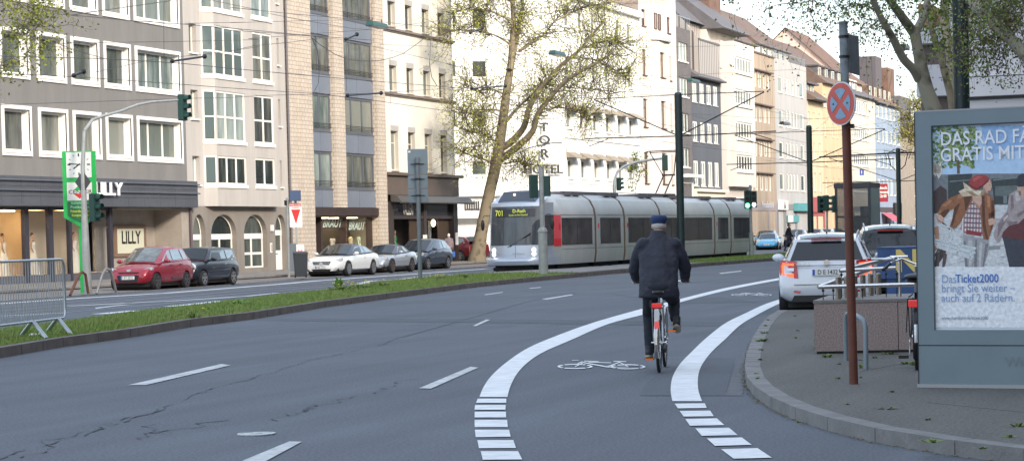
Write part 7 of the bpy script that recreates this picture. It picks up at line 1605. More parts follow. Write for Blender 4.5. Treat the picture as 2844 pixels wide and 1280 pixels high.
pr('jacket_print', [(1158,415),(1190,355),(1245,312),(1335,275),(1402,290),(1392,330),(1350,410),(1312,480),(1272,525),(1240,505),(1262,440),(1275,385),(1228,400),(1200,448)], (.30,.125,.06), 9, var=.3)
pr('jacket_print', [(1450,290),(1495,282),(1537,320),(1545,400),(1540,480),(1500,595),(1468,590),(1458,520),(1446,420)], (.27,.105,.05), 9)
pr('skin_print', [(1392,300),(1450,285),(1462,335),(1432,392),(1402,345)], (.66,.42,.32), 9.2)
pr('hair_print', [(1300,270),(1340,250),(1330,205),(1372,235),(1410,262),(1460,262),(1475,285),(1440,310),(1390,300),(1330,305)], (.62,.50,.36), 9.6)
pr('skin_print', [(1470,215),(1508,186),(1520,208),(1524,238),(1514,268),(1492,285),(1465,268)], (.66,.42,.32), 10)
pr('smile_print', [(1494,268),(1512,262),(1508,272),(1496,275)], (.35,.06,.06), 10.4)
pr('cap_print', [(1368,218),(1385,178),(1430,157),(1482,160),(1510,184),(1500,205),(1462,238),(1418,262),(1385,247)], (.36,.055,.055), 10.5, var=.2)
pr('skin_print', [(1150,430),(1180,425),(1204,452),(1190,482),(1160,470)], (.66,.42,.32), 10); pr('skin_print', [(1498,458),(1530,448),(1555,465),(1545,490),(1505,497)], (.66,.42,.32), 10)
pr('second_trousers_print', [(1590,560),(1760,590),(1760,775),(1640,775),(1610,640)], (.05,.055,.075), 7)
pr('second_shirt_print', [(1620,440),(1760,380),(1760,600),(1590,575)], (.13,.035,.04), 8)
pr('second_jacket_print', [(1533,560),(1560,480),(1625,400),(1640,290),(1700,252),(1760,285),(1760,430),(1700,485),(1640,500),(1600,540),(1575,610),(1550,600)], (.40,.34,.34), 9, var=.2)
pr('second_skin_print', [(1690,240),(1760,235),(1760,300),(1715,310)], (.55,.36,.28), 9.4)
pr('second_hat_print', [(1682,222),(1700,165),(1725,150),(1760,150),(1760,240),(1700,228)], (.04,.045,.06), 10)
pr('white_band', [(1122,773),(2230,768),(2230,1180),(1122,1180)], (.80,.83,.88), 5.5); 
def many(nm, cl, z, polys, var=.0):
 for q in polys: pr(nm, q, cl, z, var=var)
many('jacket_dark_print', (.12,.045,.025), 9.3, [[(1165,430),(1200,400),(1230,385),(1240,398),(1205,445)],[(1270,385),(1300,350),(1310,356),(1285,420),(1262,500),(1250,500)],[(1335,300),(1392,300),(1350,400),(1345,395)],[(1455,300),(1475,300),(1480,480),(1500,590),(1486,590),(1462,500)],[(1520,330),(1537,330),(1542,470),(1515,540),(1520,430)],[(1500,420),(1540,400),(1543,430),(1505,450)]])
many('jacket_light_print', (.46,.21,.11), 9.4, [[(1190,365),(1240,325),(1262,330),(1215,370)],[(1300,290),(1340,285),(1325,310),(1290,320)],[(1490,295),(1512,305),(1510,380),(1495,370)],[(1160,415),(1180,395),(1186,405),(1166,425)]])
many('jeans_dark_print', (.20,.20,.23), 7.3, [[(1412,590),(1424,590),(1424,775),(1404,775)],[(1335,600),(1350,610),(1362,775),(1345,775)],[(1480,620),(1500,620),(1470,770),(1462,770)]])
many('jeans_light_print', (.52,.52,.54), 7.4, [[(1365,600),(1392,600),(1388,770),(1372,770)],[(1440,610),(1462,610),(1448,770),(1436,770)]])
many('hair_light_print', (.80,.70,.55), 9.8, [[(1305,270),(1345,252),(1380,262),(1320,280)],[(1335,210),(1350,225),(1395,262),(1380,262)],[(1400,270),(1455,270),(1430,300),(1395,295)]])
many('hair_dark_print', (.36,.25,.15), 9.85, [[(1345,262),(1400,275),(1440,302),(1395,300)],[(1455,262),(1474,284),(1448,305)]])
many('skin_shade_print', (.44,.25,.18), 10.3, [[(1470,240),(1482,262),(1496,280),(1490,285),(1466,270)],[(1500,225),(1516,222),(1514,227),(1502,229)],[(1400,330),(1440,372),(1432,390),(1404,345)],[(1152,445),(1188,470),(1184,480),(1160,468)]])
many('cap_dark_print', (.20,.025,.03), 10.7, [[(1372,222),(1420,245),(1462,225),(1500,190),(1500,204),(1462,237),(1418,261),(1386,246)]])
many('cap_light_print', (.50,.11,.11), 10.7, [[(1395,185),(1430,166),(1470,170),(1440,185),(1402,205)]])
many('taupe_dark_print', (.24,.19,.20), 9.3, [[(1565,490),(1630,410),(1640,430),(1590,520),(1560,590)],[(1650,300),(1668,290),(1672,380),(1650,400)],[(1690,420),(1760,380),(1760,400),(1700,445)],[(1620,470),(1700,470),(1690,487),(1640,500)]])
many('taupe_light_print', (.55,.49,.48), 9.4, [[(1680,275),(1720,265),(1715,330),(1685,340)],[(1600,450),(1635,420),(1632,440),(1605,475)]])
many('bus_light_print', (.20,.24,.25), 3.6, [[(1600,300),(1625,298),(1625,350),(1600,350)],[(1530,190),(1760,168),(1760,176),(1530,198)],[(1240,200),(1385,190),(1385,196),(1240,207)]])
many('glow_print', (.80,.74,.66), 5.2, [[(1122+rp.uniform(0,70), 60+rp.uniform(0,110)), (1130+rp.uniform(0,80), 66+rp.uniform(0,110)), (1126+rp.uniform(0,70), 90+rp.uniform(0,100)), (1122, 100)] for _ in range(9)])
many('gravel_light_print', (.74,.76,.78), 2.6, [[(x, y),(x+30, y-3),(x+44, y+4),(x+8, y+7)] for x, y in [(rp.uniform(1220,1740), rp.uniform(500,765)) for _ in range(70)]])
many('gravel_dark_print', (.36,.38,.41), 2.5, [[(x, y),(x+26, y-3),(x+34, y+3),(x+8, y+5)] for x, y in [(rp.uniform(1220,1740), rp.uniform(420,765)) for _ in range(70)]])
many('bike_part_print', (.10,.07,.07), 8.9, [[(1122,690),(1165,650),(1170,658),(1122,712)],[(1170,650),(1180,650),(1168,770),(1150,770)],[(1200,670),(1222,690),(1215,745),(1205,775),(1190,775)],[(1180,462),(1250,520),(1246,530),(1178,474)]])
for k, (mb, m) in layers.items(): mb.build(k, m, po) if k != 'x' else None
def ptext(s, x, y, h, m, reg=9, bold=.02, align='LEFT', sx=1.0):
 a = onB(*Zp(reg, x, y), -OFF); mb = MB(); text(mb, s, frameM((a[0], .0345-.012, a[1]), (1,0,0)), h, 0, bold=bold, align=align, sx=sx*.85); mb.build('poster_text', m, po)
ptw = mat('print_white', (.80,.82,.85), .6); ptb = mat('print_blue', (.05,.17,.50), .6); ptl = mat('print_midblue', (.24,.36,.58), .6)
ptext('DAS RAD FÄHRT', 1178, 938, .175, ptw, bold=.008); ptext('GRATIS MIT', 1178, 1046, .175, ptw, bold=.008)
ptext('Das', 1186, 858, .107, ptl, 10, bold=0.0); ptext('Ticket2000', 1280, 856, .107, ptb, 10, bold=.012, sx=.97); ptext('bringt Sie weiter –', 1186, 920, .107, ptl, 10, bold=0.0); ptext('auch auf 2 Rädern.', 1186, 985, .107, ptl, 10, bold=0.0)
ptext('www.rheinbahn.de/ticket2000', 1188, 1117, .042, mat('print_grey', (.25,.28,.35), .6), 10, bold=.008)
mb = MB(); a = onB(*Zp(10, 1760, 1105), -OFF); mb.tube([(a[0]+.03+.05*math.cos(k*.314), .026, a[1]+.05*math.sin(k*.314)) for k in range(21)], .005, 5); mb.build('poster_logo', mat('sign_red', (.55,.02,.02), .5), po)
def blob(name, parts, m, parent, voxel=.012, smooth_it=3, folds=0):
 """one continuous skin over tapered limbs; parts: list of ('c', [points], [radii]) or ('e', centre, rx, ry, rz, rotation)"""
 mb = MB()
 for p in parts:
  if p[0] == 'c':
   pts, rs = [Vector(q) for q in p[1]], p[2]
   P2, R2 = [], []
   for i in range(len(pts)-1):
    for k in range(4):
     t = k/4; P2.append(pts[i].lerp(pts[i+1], t)); R2.append(rs[i]*(1-t)+rs[i+1]*t)
   P2.append(pts[-1]); R2.append(rs[-1]); mb.tube(P2, R2, 12)
   for q, r in ((pts[0], rs[0]), (pts[-1], rs[-1])): mb.ball(q, r, n=12, m=8)
   for q, r in zip(pts[1:-1], rs[1:-1]): mb.ball(q, r*1.01, n=12, m=8)
  elif p[0] == 'l':  # loft of ellipses: (centre, rx, ry)
   vs = []; n = 20
   for (c, rx, ry) in p[1]: vs += [(c[0]+rx*math.cos(2*math.pi*k/n), c[1]+ry*math.sin(2*math.pi*k/n), c[2]+(c[3] if len(c) > 3 else 0)*math.sin(2*math.pi*k/n)) for k in range(n)]
   K = len(p[1]); mb.add(vs, [(i*n+k, i*n+(k+1)%n, (i+1)*n+(k+1)%n, (i+1)*n+k) for i in range(K-1) for k in range(n)] + [tuple(range(n))[::-1], tuple(range((K-1)*n, K*n))])
  else: mb.ball(p[1], p[2], p[3], p[4], n=16, m=10, rot=p[5] if len(p) > 5 else None)
 o = mb.build(name, m, parent, smooth=80)
 r = o.modifiers.new('r', 'REMESH'); r.mode = 'VOXEL'; r.voxel_size = voxel; r.use_smooth_shade = True
 if smooth_it: s = o.modifiers.new('s', 'SMOOTH'); s.factor = .5; s.iterations = smooth_it
 if folds:
  tx = bpy.data.textures.new('folds', 'CLOUDS'); tx.noise_scale = .11; tx.noise_depth = 2; dm = o.modifiers.new('d', 'DISPLACE'); dm.texture = tx; dm.strength = folds; dm.texture_coords = 'LOCAL'
 dg = bpy.context.evaluated_depsgraph_get(); dg.update(); me = bpy.data.meshes.new_from_object(o.evaluated_get(dg)); o.modifiers.clear()
 if len(me.polygons): o.data = me
 o.data.polygons.foreach_set('use_smooth', [True]*len(o.data.polygons))
 if not o.data.materials: o.data.materials.append(m)
 return o
skin = mat('skin', (.50,.29,.21), .55, var=.08, scale=12); hair_g = mat('hair_grey', (.42,.40,.38), .8, var=.3, scale=60)
def wheel(parent, c, r=.345, tyre=.019, rimc=None, spokes=24, name='wheel'):
 mb = MB(); n = 40; pts = [(c[0], c[1]+r*math.cos(2*math.pi*k/n), c[2]+r*math.sin(2*math.pi*k/n)) for k in range(n+1)]
 mb = MB(); m_ = 8; vs = []
 for k in range(n):
  a = 2*math.pi*k/n
  for j in range(m_):
   b = 2*math.pi*j/m_; rr = r - tyre + tyre*math.cos(b); vs.append((c[0]+tyre*math.sin(b), c[1]+rr*math.cos(a), c[2]+rr*math.sin(a)))
 mb.add(vs, [(k*m_+j, ((k+1)%n)*m_+j, ((k+1)%n)*m_+(j+1)%m_, k*m_+(j+1)%m_) for k in range(n) for j in range(m_)]); w = mb.build(name, rubber, parent, smooth=80)
 mb = MB(); vs = []
 for k in range(n):
  a = 2*math.pi*k/n
  for dx, rr in ((-.011, r-tyre*1.7), (.011, r-tyre*1.7), (.009, r-tyre*2.6), (-.009, r-tyre*2.6)): vs.append((c[0]+dx, c[1]+rr*math.cos(a), c[2]+rr*math.sin(a)))
 mb.add(vs, [(k*4+j, ((k+1)%n)*4+j, ((k+1)%n)*4+(j+1)%4, k*4+(j+1)%4) for k in range(n) for j in range(4)]); mb.build('rim', rimc or chrome, w, smooth=40)
 mb = MB(); mb.lathe([(.02,-.045),(.025,-.02),(.02,0),(.025,.02),(.02,.045)], c=c, axis='X', n=10)
 for k in range(spokes):
  a = 2*math.pi*k/spokes; s = .02 if k % 2 else -.02; mb.tube([(c[0]+s, c[1]+.02*math.cos(a+1), c[2]+.02*math.sin(a+1)), (c[0], c[1]+(r-.05)*math.cos(a), c[2]+(r-.05)*math.sin(a))], .0011, 3, cap=False)
 mb.build('spokes', chrome, w); return w
def fender(mb, c, r, a0, a1, w=.03, n=14, d=.010):
 for i in range(n):
  p, q = R(a0+(a1-a0)*i/n), R(a0+(a1-a0)*(i+1)/n)
  pr_ = []
  for a in (p, q):
   for x, rr in ((-w, r-.012), (-w*.6, r+.004), (0, r+d), (w*.6, r+.004), (w, r-.012)): pr_.append((c[0]+x, c[1]+rr*math.cos(a), c[2]+rr*math.sin(a)))
  mb.add(pr_, [(j, j+1, 5+j+1, 5+j) for j in range(4)])
gC = G(1658,937,0.0)
HZ = R(13.0)
Tb = thing('bicycle', 'silver city bicycle with red rear lamp ridden by the man in dark jacket', 'bicycle', tuple(gC), HZ)
frm = mat('bike_silver', (.42,.44,.46), .3, .8); r_ = .345
wheel(Tb, (0,0,r_)); wheel(Tb, (0.012,1.08,r_), tyre=.018)
mb = MB(); BB = (0,.44,.29); HT = (0,.92,.86); HTb = (0,.95,.66); ST = (0,.27,.82)
for a, b, q in ((BB,ST,.016),(BB,HTb,.018),((0,.40,.45),HT,.016),(HT,HTb,.019)): mb.tube([a,b], q, 8)
for s_ in (1,-1):
 mb.tube([(s_*.055,0,r_),(s_*.03,.40,.30),BB], .010, 6); mb.tube([(s_*.055,0,r_),(s_*.03,.24,.76)], .009, 6); mb.tube([(s_*.05,1.08,r_),(s_*.05,.985,.64),(0,.95,.67)], .012, 6)
mb.build('frame', frm, Tb, smooth=60)
mb = MB(); mb.tube([ST,(0,.235,.91)], .0135, 8); mb.build('seat_post', chrome, Tb)
mb = MB(); mb.ball((0,.16,.915), .085,.10,.028); mb.ball((0,.30,.915), .04,.13,.024); sd = mb.build('saddle', mat('saddle_black', (.02,.02,.02), .5), Tb, smooth=80)
mb = MB(); mb.tube([(-.05,.14,.905),(-.03,.25,.90),(.03,.25,.90),(.05,.14,.905)], .006, 6); mb.tube([(-.06,.10,.915),(.06,.10,.915)], .008, 6); mb.build('springs', chrome, sd)
mb = MB(); fender(mb, (0,0,r_), .37, 35, 205); mb.build('mudguard', mat('mudguard_metal', (.42,.40,.38), .25, .9), Tb, smooth=60)
mb = MB(); fender(mb, (.012,1.08,r_), .37, 10, 150); mb.build('mudguard', mat('mudguard_metal', (.42,.40,.38), .25, .9), Tb, smooth=60)
mb = MB(); z = .755
mb.tube([(-.065,-.20,z),(-.065,.22,z),(-.03,.24,.79)], .006, 6); mb.tube([(.065,-.20,z),(.065,.22,z),(.03,.24,.79)], .006, 6)
for y in (-.20,-.05,.08): mb.tube([(-.065,y,z),(.065,y,z)], .005, 6)
for s_ in (1,-1): mb.tube([(s_*.065,-.12,z),(s_*.06,.0,r_)], .005, 6); mb.tube([(s_*.065,.02,z),(s_*.06,.0,r_)], .005, 6)
mb.build('luggage_rack', frm, Tb)
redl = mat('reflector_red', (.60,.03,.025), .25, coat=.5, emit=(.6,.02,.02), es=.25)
mb = MB(); mb.box(-.058,.058,-.245,-.205,.745,.80); mb.build('rear_light', redl, Tb, bevel=.008)
mb = MB(); mb.box(-.082,-.058,-.23,-.19,.75,.83); mb.box(-.062,.062,-.20,-.185,.735,.745); mb.build('lamp_bracket', black, Tb)
mb = MB(); mb.hexa([(-.027,-.335,.52),(.027,-.335,.52),(.027,-.32,.52),(-.027,-.32,.52),(-.024,-.325,.60),(.024,-.325,.60),(.024,-.31,.60),(-.024,-.31,.60)]); mb.build('reflector', redl, Tb)
mb = MB(); mb.box(-.028,.028,-.316,-.308,.615,.735); mb.build('mudguard_plate', mat('plate_white2', (.62,.64,.66), .3, .3), Tb)
mb = MB(); mb.tube([(-.03,-.03,r_),(-.08,.0,r_)], .009, 6); mb.tube([(.03,0,r_),(.085,0,r_)], .009, 6); mb.ball((.085,0,r_), .02); mb.build('axle', chrome, Tb)
mb = MB(); mb.box(.045,.062,.02,.50,.27,.33); mb.lathe([(.09,.04),(.09,.062)], c=(0,.44,.29), axis='X', n=20); mb.build('chain_guard', mat('guard_dark', (.05,.05,.055), .4), Tb)
mb = MB(); mb.tube([(0,.905,.88),(0,.885,.98)], .012, 8); mb.tube([(-.30,.80,1.03),(-.24,.86,1.02),(-.12,.93,1.0),(0,.90,.985),(.12,.93,1.0),(.24,.86,1.02),(.33,.80,1.03)], .011, 8); hb = mb.build('handlebar', chrome, Tb, smooth=60)
for s_ in (1,-1):
 mb = MB(); mb.tube([(s_*.25,.85,1.022),(s_*.325,.795,1.032)], .016, 8); mb.build('grip', black, hb)
 mb = MB(); mb.tube([(s_*.22,.89,1.0),(s_*.36,.84,1.01)], .005, 5); mb.build('brake_lever', chrome, hb)
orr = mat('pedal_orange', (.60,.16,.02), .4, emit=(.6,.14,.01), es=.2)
for s_, zc, yc in ((-1,.135,.44),(1,.455,.45)):
 mb = MB(); mb.tube([(s_*.06,.44,.29),(s_*.07,yc,zc)], .009, 6); cr = mb.build('crank', chrome, Tb)
 mb = MB(); mb.box(*sorted((s_*.08, s_*.185)), yc-.04, yc+.04, zc-.012, zc+.012); pd = mb.build('pedal', black, cr)
 mb = MB(); mb.box(*sorted((s_*.085, s_*.18)), yc-.044, yc-.041, zc-.011, zc+.011); mb.build('pedal_reflector', orr, cr)
Tm_ = thing('person', 'cyclist seen from behind in dark navy jacket, dark trousers and blue peaked cap', 'person', tuple(gC), HZ, None)
navy = mat('jacket_navy', (.018,.0205,.036), .75, var=.35, scale=5, bump=1, bscale=5); trou = mat('trousers_dark', (.008,.012,.022), .85, bump=.5, bscale=9)
body = blob('body', [('l', [((0,.27,.92),.15,.10),((0,.30,1.1),.15,.10),((0,.42,1.35),.17,.10),((0,.49,1.48),.13,.08)]),
 ('c', [(0,.50,1.48),(0,.57,1.60)], [.058,.056]), ('e', (0,.60,1.675), .073,.092,.105), ('c', [(0,.67,1.625),(0,.69,1.61)], [.045,.03]), ('e', (0,.695,1.665), .013,.02,.02),
 ('e', (-.077,.59,1.665), .012,.02,.032), ('e', (.077,.59,1.665), .012,.02,.032)] +
 [('c', [(s*.20,.46,1.44),(s*.285,.56,1.18),(s*.272,.78,1.055),(s*.28,.82,1.04)], [.05,.042,.028,.03]) for s in (1,-1)] +
 [('e', (s*.285,.825,1.045), .036,.045,.022) for s in (1,-1)] +
 [('c', [(s*(.262+.021*k),.845-.012*k,1.052),(s*(.262+.021*k),.875-.012*k,1.04),(s*(.262+.021*k),.868-.012*k,1.008),(s*(.262+.021*k),.84-.012*k,1.0)], [.0095,.0095,.009,.008]) for s in (1,-1) for k in range(4)] +
 [('c', [(s*.255,.81,1.04),(s*.238,.84,1.02),(s*.245,.86,1.0)], [.012,.0105,.009]) for s in (1,-1)] +
 [('c', [(-.09,.25,.93),(-.135,.61,.64),(-.13,.455,.24)], [.06,.04,.035]), ('c', [(.09,.25,.93),(.15,.67,.80),(.165,.48,.54)], [.06,.04,.035])], skin, Tm_, .009, 2)
blob('jacket', [('l', [((0,.255,.85,.0),.236,.14),((0,.26,.93),.232,.155),((0,.30,1.08),.225,.15),((0,.36,1.22),.23,.15),((0,.43,1.35),.235,.145),((0,.475,1.43),.215,.13),((0,.51,1.51),.15,.10),((0,.54,1.565),.098,.088),((0,.565,1.615),.086,.085)])] +
 [('c', [(s*.175,.46,1.45),(s*.25,.50,1.32),(s*.292,.56,1.17),(s*.285,.68,1.09),(s*.272,.785,1.055)], [.088,.082,.072,.062,.052]) for s in (1,-1)], navy, Tm_, .011, 4, folds=.03)
blob('trousers', [('c', [(-.09,.25,.93),(-.135,.61,.64),(-.13,.45,.23)], [.105,.076,.056]), ('c', [(.09,.25,.93),(.15,.68,.80),(.165,.49,.60)], [.105,.075,.058]), ('e', (0,.22,.96), .17,.12,.08)], trou, Tm_, .012, 3, folds=.018)
shoe = mat('shoe_dark', (.015,.018,.025), .6); sole = mat('shoe_sole', (.30,.26,.21), .7)
for (x, y, z, tilt) in ((-.135,.42,.165,R(-6)), (.19,.44,.485,R(-20))):
 Mx = Matrix.Translation((x,y,z)) @ Matrix.Rotation(tilt, 4, 'X')
 mb = MB(); mb.ball((0,-.03,.045), .046,.07,.055); mb.ball((0,.07,.032), .046,.10,.038); mb.tube([(0,-.04,.05),(0,-.035,.12)], [.044,.046], 12); mb.xf(Mx); sh = mb.build('shoe', shoe, Tm_, smooth=80)
 mb = MB(); mb.prism([(.048*math.cos(a)*(1 if math.sin(a) > 0 else .9), .02+.14*math.sin(a)) for a in [2*math.pi*k/20 for k in range(20)]], -.012, .012); mb.xf(Mx); mb.build('sole', sole, sh)
cap = mat('cap_blue', (.014,.036,.115), .8, var=.2, scale=30, bump=.4, bscale=50)
mb = MB(); n = 24; prof = [(.078,.087,1.69),(.082,.095,1.705),(.098,.112,1.745),(.096,.11,1.772),(.07,.085,1.79),(.02,.03,1.797)]
vs = [(.0+a*math.cos(2*math.pi*k/n), .60+b*math.sin(2*math.pi*k/n), z) for a, b, z in prof for k in range(n)]
mb.add(vs, [(i*n+k, i*n+(k+1)%n, (i+1)*n+(k+1)%n, (i+1)*n+k) for i in range(len(prof)-1) for k in range(n)] + [tuple(range((len(prof)-1)*n, len(prof)*n))])
cp = mb.build('cap', cap, Tm_, smooth=60)
mb = MB(); mb.hexa([(-.06,.67,1.70),(.075,.66,1.70),(.10,.745,1.685),(-.03,.765,1.68),(-.06,.67,1.712),(.075,.66,1.712),(.10,.745,1.695),(-.03,.765,1.69)]); mb.build('cap_peak', cap, cp)
blob('hair', [('e', (0,.585,1.668), .077,.09,.06)], hair_g, Tm_, .008, 1)
q = G(2306,930,.108); Tz = thing('bicycle', 'parked dark bicycle with red rear reflector half hidden behind the billboard', 'bicycle', (q.x+.0, q.y, .108), R(9))
wheel(Tz, (0,0,.345), tyre=.022); wheel(Tz, (0,1.1,.345), tyre=.022)
bkf = mat('bike_black', (.015,.015,.018), .35, .3)
mb = MB(); BB = (0,.46,.29)
for a, b, w_ in ((BB,(0,.24,.80),.016),(BB,(0,.97,.66),.018),((0,.40,.42),(0,.93,.84),.016),((0,.97,.66),(0,.92,.92),.018)): mb.tube([a,b], w_, 8)
for s_ in (1,-1): mb.tube([(s_*.055,0,.345),(s_*.03,.42,.30)], .010, 6); mb.tube([(s_*.055,0,.345),(s_*.03,.24,.74)], .009, 6); mb.tube([(s_*.05,1.1,.345),(s_*.05,1.0,.64),(0,.97,.67)], .012, 6)
mb.build('frame', bkf, Tz, smooth=60)
mb = MB(); fender(mb, (0,0,.345), .375, 35, 215, w=.034); mb.build('mudguard', bkf, Tz, smooth=60); mb = MB(); fender(mb, (0,0,.345), .379, 158, 186, w=.026); mb.build('mudguard_stripe', mat('plate_white2', (.62,.64,.66), .3, .3), Tz)
mb = MB(); mb.box(-.075,.06,-.27,-.23,.66,.735); mb.build('reflector', redl, Tz, bevel=.008)
mb = MB(); mb.tube([(-.08,-.22,.745),(-.08,.22,.745),(-.03,.24,.78)], .007, 6); mb.tube([(.08,-.22,.745),(.08,.22,.745),(.03,.24,.78)], .007, 6); mb.tube([(-.08,-.22,.745),(.08,-.22,.745)], .007, 6)
for s_ in (1,-1): mb.tube([(s_*.08,-.15,.745),(s_*.065,0,.345)], .006, 6); mb.tube([(s_*.08,-.20,.745),(s_*.10,-.16,.40)], .006, 6)
mb.build('luggage_rack', bkf, Tz)
mb = MB(); mb.tube([(0,.24,.80),(0,.21,.93)], .013, 8); mb.build('seat_post', chrome, Tz)
mb = MB(); mb.ball((0,.13,.965), .12,.12,.035); mb.ball((0,.28,.97), .045,.13,.03); sd = mb.build('saddle', mat('saddle_black', (.02,.02,.02), .5), Tz, smooth=80)
mb = MB(); mb.ball((0,.13,.92), .11,.11,.02); mb.build('saddle_base', black, sd, smooth=80)
mb = MB(); mb.tube([(0,.92,.92),(0,.88,1.06)], .012, 8); mb.tube([(-.33,.64,1.05),(-.26,.76,1.10),(-.15,.88,1.14),(-.0,.89,1.08),(.15,.88,1.14),(.26,.76,1.10),(.33,.64,1.05)], .012, 8); hb = mb.build('handlebar', chrome, Tz, smooth=60)
mb = MB(); mb.tube([(-.34,.60,1.03),(-.27,.74,1.095)], .018, 8); mb.build('grip', black, hb); mb = MB(); mb.ball((-.22,.80,1.155), .032,.032,.022); mb.build('bell', chrome, hb)
mb = MB(); mb.tube([(-.07,.46,.29),(-.075,.40,.13)], .009, 6); cr = mb.build('crank', chrome, Tz); mb = MB(); mb.box(-.19,-.085,.35,.44,.10,.135); mb.build('pedal', black, cr)
def person(label, loc, rz, h=1.72, coat=None, legs=None, hairm=None, stride=.0, coat_z=.80, arms=(0,0), cw=1.0, face=True, hand_up=None):
 P = thing('person', label, 'person', loc, rz, None); s = h/1.75
 def v(*p): return tuple(q*s for q in p)
 lf, rf = stride, -stride
 leg = lambda sx, f: ('c', [v(sx*.09,0,.92), v(sx*.10,f*.55+.03,.50), v(sx*.10,f,.09)], [.085*s,.055*s,.042*s])
 armp = lambda sx, f: ('c', [v(sx*.19,0,1.42), v(sx*.235,f*.35-.03,1.14), v(sx*.225,f*.8+.06,.88)], [.05*s,.04*s,.028*s])
 hands = []
 for sx, f in ((1,arms[0]),(-1,arms[1])):
  hx, hy, hz = sx*.225, f*.8+.075, .82
  hands.append(('e', v(hx,hy,hz), .018*s,.038*s,.045*s))
  for k in range(4): hands.append(('c', [v(hx,hy-.025+.017*k,hz-.03), v(hx-sx*.004,hy-.022+.017*k,hz-.07), v(hx-sx*.016,hy-.02+.017*k,hz-.095+.004*abs(k-1.5))], [.009*s,.0085*s,.007*s]))
  hands.append(('c', [v(hx,hy+.035,hz+.01), v(hx-sx*.01,hy+.06,hz-.02), v(hx-sx*.012,hy+.062,hz-.05)], [.011*s,.010*s,.008*s]))
 blob('body', [('l', [(v(0,0,.90),.15*s,.10*s),(v(0,0,1.1),.135*s,.095*s),(v(0,0,1.32),.165*s,.105*s),(v(0,0,1.44),.13*s,.08*s)]), leg(1,rf), leg(-1,lf), armp(1,arms[0]), armp(-1,arms[1]),
  ('c', [v(0,0,1.42),v(0,.02,1.53)], [.06*s,.052*s]), ('e', v(0,.025,1.635), .072*s,.092*s,.112*s), ('e', v(0,.09,1.59), .045*s,.03*s,.04*s), ('e', v(0,.122,1.625), .012*s,.018*s,.02*s), ('e', v(.075,.02,1.63), .012*s,.02*s,.03*s), ('e', v(-.075,.02,1.63), .012*s,.02*s,.03*s)] + hands, skin, P, .011, 2)
 for sx in (1,-1):
  mb = MB(); mb.ball(v(sx*.03,.108,1.645), .011*s); mb.build('eye', black, P)
 mb = MB(); mb.box(-.022*s,.022*s,.112*s,.121*s,1.575*s,1.583*s); mb.build('mouth', mat('lip', (.28,.10,.09), .6), P)
 blob('coat', [('l', [(v(0,0,coat_z),.185*s*cw,.135*s*cw),(v(0,0,1.0),.175*s*cw,.13*s*cw),(v(0,0,1.2),.18*s*cw,.13*s*cw),(v(0,0,1.36),.20*s,.13*s),(v(0,0,1.44),.17*s,.10*s),(v(0,.01,1.52),.075*s,.07*s)]),
  *[('c', [v(sx*.18,0,1.40), v(sx*.235,f*.35-.03,1.14), v(sx*.228,f*.75+.05,.92)], [.078*s,.062*s,.048*s]) for sx, f in ((1,arms[0]),(-1,arms[1]))]], coat, P, .014, 3)
 blob('trousers', [('c', [v(sx*.09,0,.92), v(sx*.10,f*.55+.03,.50), v(sx*.10,f,.11)], [.105*s,.072*s,.058*s]) for sx, f in ((1,rf),(-1,lf))] + [('e', v(0,0,.93), .16*s,.12*s,.1*s)], legs, P, .014, 2)
 for sx, f in ((1,rf),(-1,lf)):
  mb = MB(); mb.ball(v(sx*.10,f-.01,.055), .045*s,.07*s,.05*s); mb.ball(v(sx*.10,f+.09,.036), .045*s,.10*s,.034*s); mb.build('shoe', shoe, P, smooth=80)
 blob('hair', [('e', v(0,-.008,1.675), .083*s,.098*s,.088*s), ('e', v(0,-.045,1.62), .078*s,.062*s,.085*s)], hairm, P, .010, 1)
 return P
quilt = mat('quilted_rose_grey', (.34,.26,.27), .8, var=.15, scale=5)
_nt = quilt.node_tree; _tc = _nt.nodes.new('ShaderNodeTexCoord'); _wv = _nt.nodes.new('ShaderNodeTexWave'); _wv.bands_direction = 'Z'; _wv.inputs['Scale'].default_value = 4.5; _bp = _nt.nodes.new('ShaderNodeBump'); _bp.inputs['Strength'].default_value = 1.0; _bp.inputs['Distance'].default_value = .05
_nt.links.new(_tc.outputs['Object'], _wv.inputs['Vector']); _nt.links.new(_wv.outputs['Fac'], _bp.inputs['Height']); _nt.links.new(_bp.outputs['Normal'], _nt.nodes['Principled BSDF'].inputs['Normal'])
q = fac(1130*DS, 655*DS, -45.6); w_leg = mat('trousers_black', (.012,.012,.015), .85)
person('white-haired pedestrian in a quilted rose grey jacket walking away with a blue bag', (-45.6, q.y, .12), R(16), 1.66, quilt, w_leg, mat('hair_white', (.66,.62,.56), .8, var=.2, scale=50), .10, .84, (.0,.0), 1.05)
Tbag = thing('bag', 'blue carrier bag held by the white-haired pedestrian', 'bag', (-45.6, q.y, .12), R(16))
mb = MB(); mb.hexa([(.15,0,.32),(.33,0,.32),(.33,.12,.32),(.15,.12,.32),(.13,.01,.62),(.35,.01,.62),(.35,.11,.62),(.13,.11,.62)]); mb.build('bag_body', mat('bag_blue', (.03,.12,.42), .5), Tbag); mb = MB(); mb.tube([(.17,.06,.62),(.22,.07,.74),(.30,.06,.62)], .008, 6); mb.build('handle', mat('bag_blue', (.03,.12,.42), .5), Tbag)
q = G(1985,632,.14); blackcoat = mat('coat_black', (.012,.012,.016), .8, bump=.3)
Pm = person('dark-haired man in a long black coat striding to the right across the tram track grass', (q.x, q.y, .15), R(-95), 1.80, blackcoat, mat('jeans_dark', (.03,.04,.07), .85), mat('hair_black', (.012,.010,.010), .7), .26, .70, (-.25,.15), 1.0)
mb = MB(); mb.tube([(.10,.13,1.45),(.02,.16,1.2),(-.16,.12,.98)], .022, 6); mb.build('bag_strap', mat('strap_tan', (.16,.11,.07), .7), Pm)
